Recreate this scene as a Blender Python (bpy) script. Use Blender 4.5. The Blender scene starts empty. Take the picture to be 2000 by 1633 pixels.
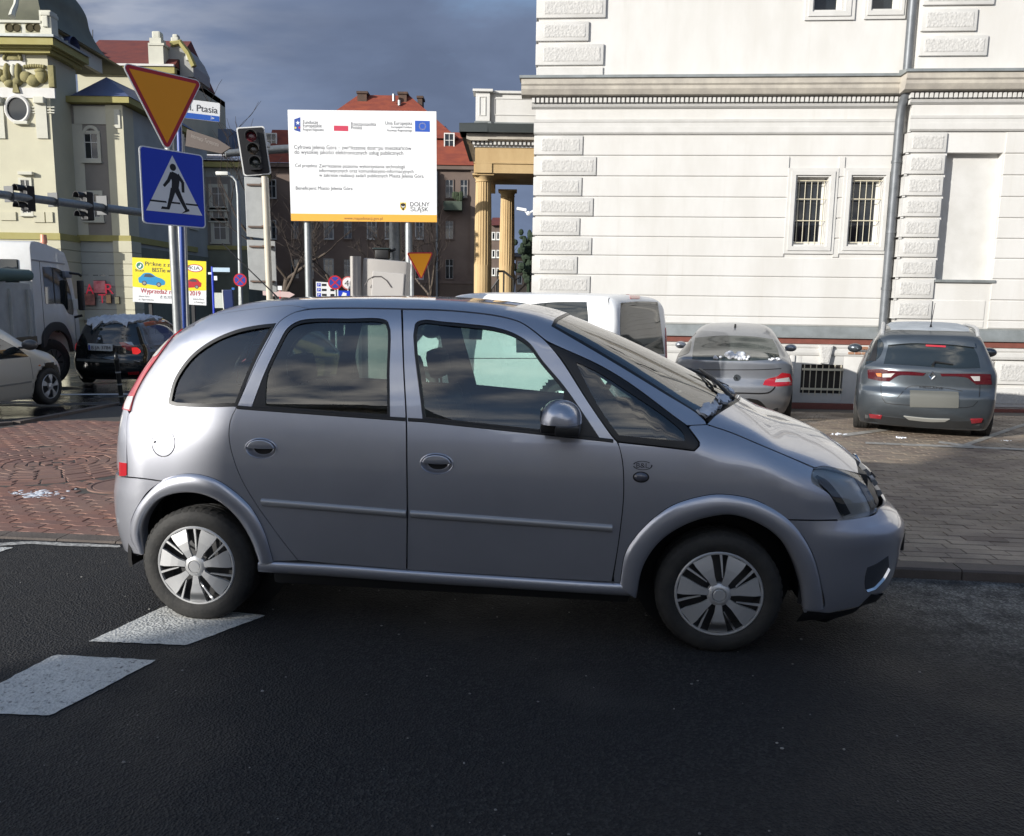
import bpy, bmesh, math, random
import numpy as np
from mathutils import Vector, Matrix
from mathutils.geometry import delaunay_2d_cdt

R = math.radians
random.seed(11)
rng = np.random.default_rng(11)
SC = bpy.context.scene
COL = SC.collection

# ------------------------------------------------------------------ camera
FPX, PITCH, ROLL, EYE = 1540.0, 0.145, 0.0145, 1.657
CX, CY = 1000.0, 816.5
FW = np.array([0, math.cos(PITCH), -math.sin(PITCH)])
UP0 = np.array([0, math.sin(PITCH), math.cos(PITCH)])
RT = math.cos(ROLL) * np.array([1.0, 0, 0]) + math.sin(ROLL) * UP0
UP = -math.sin(ROLL) * np.array([1.0, 0, 0]) + math.cos(ROLL) * UP0
CAMP = np.array([0, 0, EYE])
cam_d = bpy.data.cameras.new('camera')
cam_d.sensor_width = 36.0
cam_d.lens = FPX / 2000 * 36
cam_d.clip_start, cam_d.clip_end = 0.1, 3000
cam = bpy.data.objects.new('camera', cam_d)
COL.objects.link(cam)
M = Matrix.Identity(4)
for i in range(3):
    M[i][0], M[i][1], M[i][2], M[i][3] = RT[i], UP[i], -FW[i], CAMP[i]
cam.matrix_world = M
SC.camera = cam

# ------------------------------------------------------------------ sky, sun, exposure
SUN_EL = R(17)
SUN_H = Vector((-0.80, -0.60, 0)).normalized()
TO_SUN = Vector((SUN_H.x * math.cos(SUN_EL), SUN_H.y * math.cos(SUN_EL), math.sin(SUN_EL)))
world = bpy.data.worlds.new('World')
SC.world = world
world.use_nodes = True
wt = world.node_tree
wt.nodes.clear()
def wn(t, **k):
    n = wt.nodes.new(t)
    for a, v in k.items():
        setattr(n, a, v)
    return n
def wmath(op, a, b=None, c=None):
    n = wn('ShaderNodeMath', operation=op)
    for i, v in enumerate((a, b, c)):
        if v is None:
            continue
        if isinstance(v, (int, float)):
            n.inputs[i].default_value = v
        else:
            wt.links.new(v, n.inputs[i])
    return n.outputs[0]
w_out = wn('ShaderNodeOutputWorld')
w_bg = wn('ShaderNodeBackground')
w_bg.inputs['Strength'].default_value = 0.14
sky = wn('ShaderNodeTexSky', sky_type='NISHITA', sun_disc=False)
sky.sun_elevation = SUN_EL
sky.sun_rotation = math.atan2(TO_SUN.x, TO_SUN.y)
sky.air_density, sky.dust_density, sky.ozone_density = 1.0, 0.6, 2.0
tc = wn('ShaderNodeTexCoord')
sep = wn('ShaderNodeSeparateXYZ')
wt.links.new(tc.outputs['Generated'], sep.inputs[0])
zz = wmath('ADD', wmath('MAXIMUM', sep.outputs['Z'], 0.0), 0.22)
cmb = wn('ShaderNodeCombineXYZ')
wt.links.new(wmath('DIVIDE', sep.outputs['X'], zz), cmb.inputs[0])
wt.links.new(wmath('DIVIDE', sep.outputs['Y'], zz), cmb.inputs[1])
cmb.inputs[2].default_value = 8.2
n1 = wn('ShaderNodeTexNoise')
n1.inputs['Scale'].default_value, n1.inputs['Detail'].default_value = 1.3, 8
n1.inputs['Roughness'].default_value, n1.inputs['Distortion'].default_value = 0.55, 0.35
n2 = wn('ShaderNodeTexNoise')
n2.inputs['Scale'].default_value, n2.inputs['Detail'].default_value = 2.4, 6
n2.inputs['Distortion'].default_value = 0.25
for n in (n1, n2):
    wt.links.new(cmb.outputs[0], n.inputs['Vector'])
dot = wn('ShaderNodeVectorMath', operation='DOT_PRODUCT')
wt.links.new(tc.outputs['Generated'], dot.inputs[0])
dot.inputs[1].default_value = TO_SUN
sunny = wn('ShaderNodeMapRange', interpolation_type='SMOOTHSTEP')      # clouds lit from the sun's side glow brighter
wt.links.new(dot.outputs['Value'], sunny.inputs[0])
sunny.inputs[1].default_value, sunny.inputs[2].default_value = -0.35, 1.0
shade = wn('ShaderNodeMapRange')
wisp_map = wn('ShaderNodeMapping')
wisp_map.inputs['Scale'].default_value = (1.0, 2.4, 1.0)
wisp_map.inputs['Rotation'].default_value = (0, 0, R(-35))
wt.links.new(cmb.outputs[0], wisp_map.inputs[0])
n3 = wn('ShaderNodeTexNoise')                                   # wisps drawn out along the wind
n3.inputs['Scale'].default_value, n3.inputs['Detail'].default_value = 5.5, 6
wt.links.new(wisp_map.outputs[0], n3.inputs['Vector'])
wt.links.new(wmath('ADD', wmath('MULTIPLY', n2.outputs['Fac'], 0.45), wmath('MULTIPLY', n3.outputs['Fac'], 0.55)), shade.inputs[0])
shade.inputs[1].default_value, shade.inputs[2].default_value = 0.42, 0.60
dark = wn('ShaderNodeMix', data_type='RGBA')
broad = wn('ShaderNodeMapRange')
wt.links.new(n2.outputs['Fac'], broad.inputs[0])
broad.inputs[1].default_value, broad.inputs[2].default_value = 0.34, 0.68
wt.links.new(broad.outputs[0], dark.inputs[0])
dark.inputs[6].default_value, dark.inputs[7].default_value = (0.74, 0.96, 1.50, 1), (1.08, 1.40, 2.14, 1)
lit = wn('ShaderNodeMix', data_type='RGBA')
wt.links.new(shade.outputs[0], lit.inputs[0])
lit.inputs[6].default_value, lit.inputs[7].default_value = (1.6, 2.0, 2.9, 1), (12.5, 11.9, 10.8, 1)
cl = wn('ShaderNodeMix', data_type='RGBA')
wt.links.new(sunny.outputs[0], cl.inputs[0])
wt.links.new(dark.outputs[2], cl.inputs[6])
wt.links.new(lit.outputs[2], cl.inputs[7])
cover = wn('ShaderNodeMapRange', interpolation_type='SMOOTHSTEP')
# thinner overhead, where the line of sight crosses less cloud
wt.links.new(wmath('ADD', n1.outputs['Fac'], wmath('MULTIPLY', wmath('SUBTRACT', 0.56, sep.outputs['Z']), 0.60)), cover.inputs[0])
cover.inputs[1].default_value, cover.inputs[2].default_value = 0.40, 0.60
mx = wn('ShaderNodeMix', data_type='RGBA')
wt.links.new(cover.outputs[0], mx.inputs[0])
wt.links.new(sky.outputs[0], mx.inputs[6])
wt.links.new(cl.outputs[2], mx.inputs[7])
wt.links.new(mx.outputs[2], w_bg.inputs['Color'])
wt.links.new(w_bg.outputs[0], w_out.inputs[0])

sun_d = bpy.data.lights.new('sun', 'SUN')
sun_d.energy, sun_d.angle, sun_d.color = 4.6, R(0.53), (1.0, 0.965, 0.90)
sun = bpy.data.objects.new('sun', sun_d)
COL.objects.link(sun)
sun.rotation_euler = TO_SUN.to_track_quat('Z', 'Y').to_euler()
sun.location = (-20, -15, 20)
SC.view_settings.view_transform = 'Standard'
SC.view_settings.look = 'None'
SC.view_settings.gamma = 1
SC.view_settings.use_curve_mapping = False
SC.view_settings.exposure = 0.38

# ------------------------------------------------------------------ helpers
def ray(px, py):
    return FW + (px - CX) / FPX * RT - (py - CY) / FPX * UP
def at(px, py, Y):                       # the point on a pixel's line of sight at world depth Y
    d = ray(px, py)
    return CAMP + d * (Y / d[1])
def g(y):                                # the street falls gently away from the viewer
    t = min(max(y - 9.0, 0), 6.8)
    return -0.0083 * t * t - 0.04 * max(y - 15.8, 0) * (1 if y < 30 else 14.2 / max(y - 15.8, 1e-6))
def gnd(px, py):
    Y = 5.0
    d = ray(px, py)
    for _ in range(60):
        Y = 0.5 * Y + 0.5 * max(0.5, min(300, (g(Y) - EYE) * d[1] / d[2]))
    return at(px, py, Y)

def tag(o, label=None, cat=None, group=None, kind=None):
    if label: o['label'] = label
    if cat: o['category'] = cat
    if group: o['group'] = group
    if kind: o['kind'] = kind
    return o
ROOT = {}
def thing(name, label, cat, loc=(0, 0, 0), rz=0.0, group=None):
    o = bpy.data.objects.new(name, None)
    o.empty_display_size = 0.3
    COL.objects.link(o)
    o.location = loc
    o.rotation_euler = (0, 0, rz)
    ROOT[o.name] = Matrix.Translation(Vector(loc)) @ Matrix.Rotation(rz, 4, 'Z')
    return tag(o, label, cat, group)
def mobj(name, v, f, m, parent=None, smooth=None, normals=None, world=False, label=None):
    me = bpy.data.meshes.new(name)
    v = np.asarray(v, float).reshape(-1, 3)
    if world and parent is not None:
        Mi = np.array(ROOT[parent.name].inverted())
        v = v @ Mi[:3, :3].T + Mi[:3, 3]
    me.from_pydata([tuple(p) for p in v], [], [tuple(int(i) for i in q) for q in f])
    for mm in (m if isinstance(m, (list, tuple)) else [m]):
        me.materials.append(mm)
    me.validate()
    if smooth is not None or normals is not None:
        me.shade_smooth()
        if normals is not None and len(normals) == len(me.vertices):
            me.normals_split_custom_set_from_vertices([tuple(n) for n in normals])
        elif smooth is not None:
            me.set_sharp_from_angle(angle=R(smooth))
    o = bpy.data.objects.new(name, me)
    COL.objects.link(o)
    if parent is not None: o.parent = parent
    if label: o['label'] = label
    return o
def copy_tree(o, parent=None, top=True):
    c = o.copy()
    COL.objects.link(c)
    if parent is not None: c.parent = parent
    if o.name in ROOT: ROOT[c.name] = ROOT[o.name].copy()
    for ch in list(o.children):
        copy_tree(ch, c)
    return c

class MB:
    """collects shapes and links them as one mesh object"""
    def __init__(s): s.v, s.f, s.mi, s.cur = [], [], [], 0
    def add(s, v, f):
        b = len(s.v)
        s.v += [tuple(float(c) for c in p) for p in v]
        s.f += [tuple(i + b for i in q) for q in f]
        s.mi += [s.cur] * len(f)
        return s
    def box(s, x0, x1, y0, y1, z0, z1, M=None, taper=None):
        v = [(x0, y0, z0), (x1, y0, z0), (x1, y1, z0), (x0, y1, z0), (x0, y0, z1), (x1, y0, z1), (x1, y1, z1), (x0, y1, z1)]
        if M is not None: v = [tuple(M @ Vector(p)) for p in v]
        return s.add(v, [(0, 3, 2, 1), (4, 5, 6, 7), (0, 1, 5, 4), (1, 2, 6, 5), (2, 3, 7, 6), (3, 0, 4, 7)])
    def rbox(s, x0, x1, y0, y1, z0, z1, b=.02, M=None):       # box with chamfered edges
        bm = bmesh.new()
        bmesh.ops.create_cube(bm, size=1)
        for p in bm.verts:
            p.co = Vector(((x0 + x1) / 2 + p.co.x * (x1 - x0), (y0 + y1) / 2 + p.co.y * (y1 - y0), (z0 + z1) / 2 + p.co.z * (z1 - z0)))
        bmesh.ops.bevel(bm, geom=bm.edges[:], offset=b, segments=2, profile=.6, affect='EDGES')
        bm.verts.index_update()
        v = [tuple(M @ p.co) if M is not None else tuple(p.co) for p in bm.verts]
        f = [tuple(p.index for p in q.verts) for q in bm.faces]
        bm.free()
        return s.add(v, f)
    def cyl(s, a, b, r0, r1=None, n=12, caps=True):
        a, b = Vector(a), Vector(b)
        r1 = r0 if r1 is None else r1
        q = (b - a).to_track_quat('Z', 'Y')
        v = []
        for p, r in ((a, r0), (b, r1)):
            for i in range(n):
                t = 2 * math.pi * i / n
                v.append(tuple(p + q @ Vector((r * math.cos(t), r * math.sin(t), 0))))
        f = [(i, (i + 1) % n, n + (i + 1) % n, n + i) for i in range(n)]
        if caps: f += [tuple(range(n - 1, -1, -1)), tuple(range(n, 2 * n))]
        return s.add(v, f)
    def tube(s, pts, r, n=8):
        pts = [Vector(p) for p in pts]
        rr = r if isinstance(r, (list, tuple)) else [r] * len(pts)
        v, up = [], None
        for i, p in enumerate(pts):
            t = (pts[min(i + 1, len(pts) - 1)] - pts[max(i - 1, 0)]).normalized()
            if up is None: up = t.orthogonal().normalized()
            up = (up - t * up.dot(t))
            up = up.normalized() if up.length > 1e-6 else t.orthogonal().normalized()
            w = t.cross(up)
            for k in range(n):
                a = 2 * math.pi * k / n
                v.append(tuple(p + (up * math.cos(a) + w * math.sin(a)) * rr[i]))
        f = []
        for i in range(len(pts) - 1):
            for k in range(n):
                f.append((i * n + k, i * n + (k + 1) % n, (i + 1) * n + (k + 1) % n, (i + 1) * n + k))
        f += [tuple(range(n - 1, -1, -1)), tuple(range((len(pts) - 1) * n, len(pts) * n))]
        return s.add(v, f)
    def lathe(s, prof, M=None, n=32, a0=0, a1=2 * math.pi):   # prof: (r, h) about local z
        full = abs(a1 - a0 - 2 * math.pi) < 1e-6
        k = n if full else n + 1
        v = []
        for r, h in prof:
            for i in range(k):
                t = a0 + (a1 - a0) * i / n
                p = Vector((r * math.cos(t), r * math.sin(t), h))
                v.append(tuple(M @ p) if M is not None else tuple(p))
        f = []
        for j in range(len(prof) - 1):
            for i in range(n):
                i2 = (i + 1) % k
                f.append((j * k + i, j * k + i2, (j + 1) * k + i2, (j + 1) * k + i))
        return s.add(v, f)
    def prism(s, poly, d0, d1, fn):                            # poly 2D; fn(a, b, d) -> 3D
        n = len(poly)
        v = [fn(a, b, d0) for a, b in poly] + [fn(a, b, d1) for a, b in poly]
        return s.add(v, [tuple(range(n - 1, -1, -1)), tuple(range(n, 2 * n))] + [(i, (i + 1) % n, n + (i + 1) % n, n + i) for i in range(n)])
    def sweep(s, prof, u0, u1, fn, caps=True):                 # open profile of (out, z) extruded along u
        n = len(prof)
        v = [fn(u0, o, z) for o, z in prof] + [fn(u1, o, z) for o, z in prof]
        f = [(i, i + 1, n + i + 1, n + i) for i in range(n - 1)]
        if caps: f += [tuple(range(n)), tuple(range(2 * n - 1, n - 1, -1))]
        return s.add(v, f)
    def sphere(s, c, r, n=16, m=10, M=None):
        r = (r, r, r) if isinstance(r, (int, float)) else r
        v, f = [], []
        for j in range(m + 1):
            for i in range(n):
                t, p = 2 * math.pi * i / n, math.pi * j / m
                q = Vector((r[0] * math.sin(p) * math.cos(t), r[1] * math.sin(p) * math.sin(t), r[2] * math.cos(p)))
                if M is not None: q = M @ q
                v.append((c[0] + q[0], c[1] + q[1], c[2] + q[2]))
        for j in range(m):
            for i in range(n):
                f.append((j * n + i, (j + 1) * n + i, (j + 1) * n + (i + 1) % n, j * n + (i + 1) % n))
        return s.add(v, f)
    def build(s, name, m, parent=None, smooth=None, world=False, label=None, bevel=0):
        o = mobj(name, s.v, s.f, m, parent, None, None, world, label)
        if isinstance(m, (list, tuple)) and len(o.data.polygons) == len(s.mi):
            o.data.polygons.foreach_set('material_index', s.mi)
        bm = bmesh.new()
        bm.from_mesh(o.data)
        bmesh.ops.remove_doubles(bm, verts=bm.verts[:], dist=1e-5)
        bmesh.ops.recalc_face_normals(bm, faces=bm.faces[:])
        if bevel:
            bmesh.ops.bevel(bm, geom=[e for e in bm.edges if e.is_manifold and e.calc_face_angle(0) > .6], offset=bevel, segments=2, profile=.6, affect='EDGES')
        bm.to_mesh(o.data)
        bm.free()
        if smooth is not None:
            o.data.shade_smooth()
            o.data.set_sharp_from_angle(angle=R(smooth))
        return o

def curve2(pts, n=6, closed=True):
    """2D points (x, y[, 'c']); Catmull-Rom between corners"""
    P = [np.array(p[:2], float) for p in pts]
    C = [len(p) > 2 for p in pts]
    N = len(P)
    out = []
    for i in range(N if closed else N - 1):
        j = (i + 1) % N
        a = P[(i - 1) % N] if (closed or i > 0) and not C[i] else P[i] - (P[j] - P[i])
        b = P[(j + 1) % N] if (closed or j < N - 1) and not C[j] else P[j] + (P[j] - P[i])
        L0, L1, L2 = (max(np.linalg.norm(u - v), 1e-6) ** .5 for u, v in ((P[i], a), (P[j], P[i]), (b, P[j])))
        t0, t1, t2, t3 = 0, L0, L0 + L1, L0 + L1 + L2
        for k in range(n):
            t = t1 + (t2 - t1) * k / n
            A1 = (t1 - t) / (t1 - t0) * a + (t - t0) / (t1 - t0) * P[i]
            A2 = (t2 - t) / (t2 - t1) * P[i] + (t - t1) / (t2 - t1) * P[j]
            A3 = (t3 - t) / (t3 - t2) * P[j] + (t - t2) / (t3 - t2) * b
            B1 = (t2 - t) / (t2 - t0) * A1 + (t - t0) / (t2 - t0) * A2
            B2 = (t3 - t) / (t3 - t1) * A2 + (t - t1) / (t3 - t1) * A3
            out.append((t2 - t) / (t2 - t1) * B1 + (t - t1) / (t2 - t1) * B2)
    if not closed: out.append(P[-1])
    return np.array(out)
def rrect(w, h, r, n=5):
    o = []
    for cx, cy, a in ((w / 2 - r, h / 2 - r, 0), (-w / 2 + r, h / 2 - r, 90), (-w / 2 + r, -h / 2 + r, 180), (w / 2 - r, -h / 2 + r, 270)):
        for k in range(n + 1):
            t = R(a + 90 * k / n)
            o.append((cx + r * math.cos(t), cy + r * math.sin(t)))
    return o
def ngon(r, n=28, ry=None):
    return [(r * math.cos(2 * math.pi * i / n), (ry or r) * math.sin(2 * math.pi * i / n)) for i in range(n)]

# ------------------------------------------------------------------ materials
MATS = {}
def mat(name, col, rough=.6, metal=0, col2=None, nscale=8, bump=0, bscale=30, coat=0, spec=.5, ndetail=5, emit=0, stretch=None, dirt=0):
    if name in MATS: return MATS[name]
    m = bpy.data.materials.new(name)
    MATS[name] = m
    m.use_nodes = True
    nt = m.node_tree
    b = nt.nodes['Principled BSDF']
    b.inputs['Base Color'].default_value = (*col, 1)
    b.inputs['Roughness'].default_value = rough
    b.inputs['Metallic'].default_value = metal
    b.inputs['Specular IOR Level'].default_value = spec
    if coat:
        b.inputs['Coat Weight'].default_value = coat
        b.inputs['Coat Roughness'].default_value = .03
        b.inputs['Coat IOR'].default_value = 1.8
    if emit:
        b.inputs['Emission Color'].default_value = (*col, 1)
        b.inputs['Emission Strength'].default_value = emit
    L = nt.links.new
    tcn = nt.nodes.new('ShaderNodeTexCoord')
    vec = tcn.outputs['Object']
    if stretch:
        mp = nt.nodes.new('ShaderNodeMapping')
        mp.inputs['Scale'].default_value = stretch
        L(vec, mp.inputs[0])
        vec = mp.outputs[0]
    if col2 is not None:
        n = nt.nodes.new('ShaderNodeTexNoise')
        n.inputs['Scale'].default_value = nscale
        n.inputs['Detail'].default_value = ndetail
        n.inputs['Roughness'].default_value = .6
        L(vec, n.inputs['Vector'])
        r = nt.nodes.new('ShaderNodeMapRange')
        r.inputs[1].default_value, r.inputs[2].default_value = .32, .68
        L(n.outputs['Fac'], r.inputs[0])
        x = nt.nodes.new('ShaderNodeMix')
        x.data_type = 'RGBA'
        x.inputs[6].default_value, x.inputs[7].default_value = (*col, 1), (*col2, 1)
        L(r.outputs[0], x.inputs[0])
        L(x.outputs[2], b.inputs['Base Color'])
    if bump:
        n = nt.nodes.new('ShaderNodeTexNoise')
        n.inputs['Scale'].default_value = bscale
        n.inputs['Detail'].default_value = 6
        L(vec, n.inputs['Vector'])
        bp = nt.nodes.new('ShaderNodeBump')
        bp.inputs['Strength'].default_value = min(1, bump)
        bp.inputs['Distance'].default_value = .01 * max(1, bump)
        L(n.outputs['Fac'], bp.inputs['Height'])
        L(bp.outputs[0], b.inputs['Normal'])
    return m
def glass_mat(name, tint, rough=.0, refl=1.5):
    if name in MATS: return MATS[name]
    m = bpy.data.materials.new(name)
    MATS[name] = m
    m.use_nodes = True
    nt = m.node_tree
    nt.nodes.clear()
    o = nt.nodes.new('ShaderNodeOutputMaterial')
    t = nt.nodes.new('ShaderNodeBsdfTransparent')
    t.inputs[0].default_value = (*tint, 1)
    gl = nt.nodes.new('ShaderNodeBsdfGlossy')
    gl.inputs['Roughness'].default_value = rough
    gl.inputs['Color'].default_value = (1, 1, 1, 1)
    fr = nt.nodes.new('ShaderNodeFresnel')
    fr.inputs['IOR'].default_value = refl
    mx = nt.nodes.new('ShaderNodeMixShader')
    nt.links.new(fr.outputs[0], mx.inputs[0])
    nt.links.new(t.outputs[0], mx.inputs[1])
    nt.links.new(gl.outputs[0], mx.inputs[2])
    nt.links.new(mx.outputs[0], o.inputs[0])
    return m

BLACK = mat('black plastic', (.012, .012, .013), .45)
RUBBER = mat('rubber', (.016, .016, .016), .75, col2=(.035, .033, .03), nscale=12, bump=.25, bscale=60)
CHROME = mat('chrome', (.75, .75, .76), .12, 1)
GALV = mat('galvanised steel', (.33, .345, .35), .48, .6, col2=(.25, .265, .27), nscale=14)
WHITEP = mat('white sign face', (.82, .83, .84), .35)
DARKGL = mat('dark window glass', (.012, .016, .02), .04, 0, spec=.8)
SNOW = mat('old snow', (.78, .81, .86), .8, col2=(.55, .57, .62), nscale=9, bump=.8, bscale=18)

# lettering: built as flat meshes, all converted together at the end
TEXTS = []
def text(name, s, M, parent, m, height, width=None, align='LEFT', thick=.001, bold=0):
    cu = bpy.data.curves.new(name, 'FONT')
    cu.body = s
    cu.size = 1.0
    cu.align_x = align
    cu.extrude = 0
    cu.offset = 0
    o = bpy.data.objects.new(name, cu)
    COL.objects.link(o)
    TEXTS.append((o, name, M, parent, m, height, width, align))
def finish_texts():
    dg = bpy.context.evaluated_depsgraph_get()
    for o, name, Mx, parent, m, height, width, align in TEXTS:
        me = bpy.data.meshes.new_from_object(o.evaluated_get(dg))
        if not len(me.vertices): continue
        co = np.array([p.co for p in me.vertices])
        k = height / .72
        kx = k
        w = np.ptp(co[:, 0])
        if width and w > 0: kx = width / w
        ox = {'LEFT': co[:, 0].min(), 'RIGHT': co[:, 0].max(), 'CENTER': (co[:, 0].min() + co[:, 0].max()) / 2}[align]
        for p in me.vertices:
            p.co = Mx @ Vector(((p.co.x - ox) * kx, p.co.y * k, 0))
        me.materials.clear()
        me.materials.append(m)
        me.name = name
        t = bpy.data.objects.new(name, me)
        COL.objects.link(t)
        t.parent = parent
    for o, *_ in TEXTS:
        cu = o.data
        bpy.data.objects.remove(o)
        bpy.data.curves.remove(cu)

# ------------------------------------------------------------------ car bodies: a smooth implicit body that panels are cut from
class Spl:
    def __init__(s, pts):
        p = np.array(sorted(pts), float)
        s.x, s.y = p[:, 0], p[:, 1]
        d = np.diff(s.y) / np.diff(s.x)
        m = np.concatenate([[d[0]], (d[1:] + d[:-1]) / 2, [d[-1]]])
        for i in range(len(d)):
            if d[i] == 0: m[i] = m[i + 1] = 0
            else:
                a, b = m[i] / d[i], m[i + 1] / d[i]
                if a < 0: m[i] = 0
                if b < 0: m[i + 1] = 0
                q = a * a + b * b
                if q > 9: m[i], m[i + 1] = 3 * a / q ** .5 * d[i], 3 * b / q ** .5 * d[i]
        s.m = m
        s.tx = np.linspace(s.x[0], s.x[-1], 5000)
        s.ty = s.exact(s.tx)
    def __call__(s, t): return np.interp(t, s.tx, s.ty)
    def exact(s, t):
        t = np.clip(t, s.x[0], s.x[-1])
        i = np.clip(np.searchsorted(s.x, t) - 1, 0, len(s.x) - 2)
        h = s.x[i + 1] - s.x[i]
        u = (t - s.x[i]) / h
        return ((1 + 2 * u) * (1 - u) ** 2 * s.y[i] + u * (1 - u) ** 2 * h * s.m[i] + u * u * (3 - 2 * u) * s.y[i + 1] + u * u * (u - 1) * h * s.m[i + 1])
def smax(a, b, k):
    h = np.maximum(k - np.abs(a - b), 0) / k
    return np.maximum(a, b) + h * h * k * .25
def pip(P, poly):
    x, y = P[:, 0], P[:, 1]
    c = np.zeros(len(P), bool)
    n = len(poly)
    for i in range(n):
        x0, y0 = poly[i]
        x1, y1 = poly[(i + 1) % n]
        if y0 == y1: continue
        k = ((y0 > y) != (y1 > y)) & (x < (x1 - x0) * (y - y0) / (y1 - y0) + x0)
        c ^= k
    return c
def pdist(P, poly):
    A = np.asarray(poly)
    B = np.roll(A, -1, 0)
    D = B - A
    L = np.maximum((D ** 2).sum(1), 1e-12)
    out = np.full(len(P), 9.)
    for i in range(len(A)):
        t = np.clip(((P - A[i]) @ D[i]) / L[i], 0, 1)
        out = np.minimum(out, np.linalg.norm(P - A[i] - t[:, None] * D[i], axis=1))
    return out
def resample(P, step, closed=True):
    P = np.asarray(P, float)
    if closed: P = np.vstack([P, P[:1]])
    d = np.concatenate([[0], np.cumsum(np.linalg.norm(np.diff(P, axis=0), axis=1))])
    keep = np.concatenate([[True], np.diff(d) > 1e-9])
    P, d = P[keep], d[keep]
    n = max(4, int(round(d[-1] / step))) if step < 1 else int(step)
    t = np.linspace(0, d[-1], n + 1)
    Q = np.stack([np.interp(t, d, P[:, i]) for i in range(P.shape[1])], 1)
    return Q[:-1] if closed else Q
def simplify(P, minlen):
    """keep corners, drop points that crowd"""
    P = np.asarray(P)
    o = [P[0]]
    for p in P[1:]:
        if np.linalg.norm(p - o[-1]) > minlen: o.append(p)
    if np.linalg.norm(o[0] - o[-1]) < minlen and len(o) > 3: o.pop()
    return np.array(o)
def area2(P):
    x, y = P[:, 0], P[:, 1]
    return .5 * np.sum(x * np.roll(y, -1) - y * np.roll(x, -1))
def inset(P, dd):
    """move a closed 2D loop inwards by dd"""
    if not dd: return P
    if area2(P) < 0: dd = -dd
    e = np.roll(P, -1, 0) - P
    e /= np.maximum(np.linalg.norm(e, axis=1, keepdims=True), 1e-9)
    n = np.stack([-e[:, 1], e[:, 0]], 1)
    m = n + np.roll(n, 1, 0)
    m /= np.maximum((m ** 2).sum(1, keepdims=True) / 2, .6)
    return P + m * dd

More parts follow.
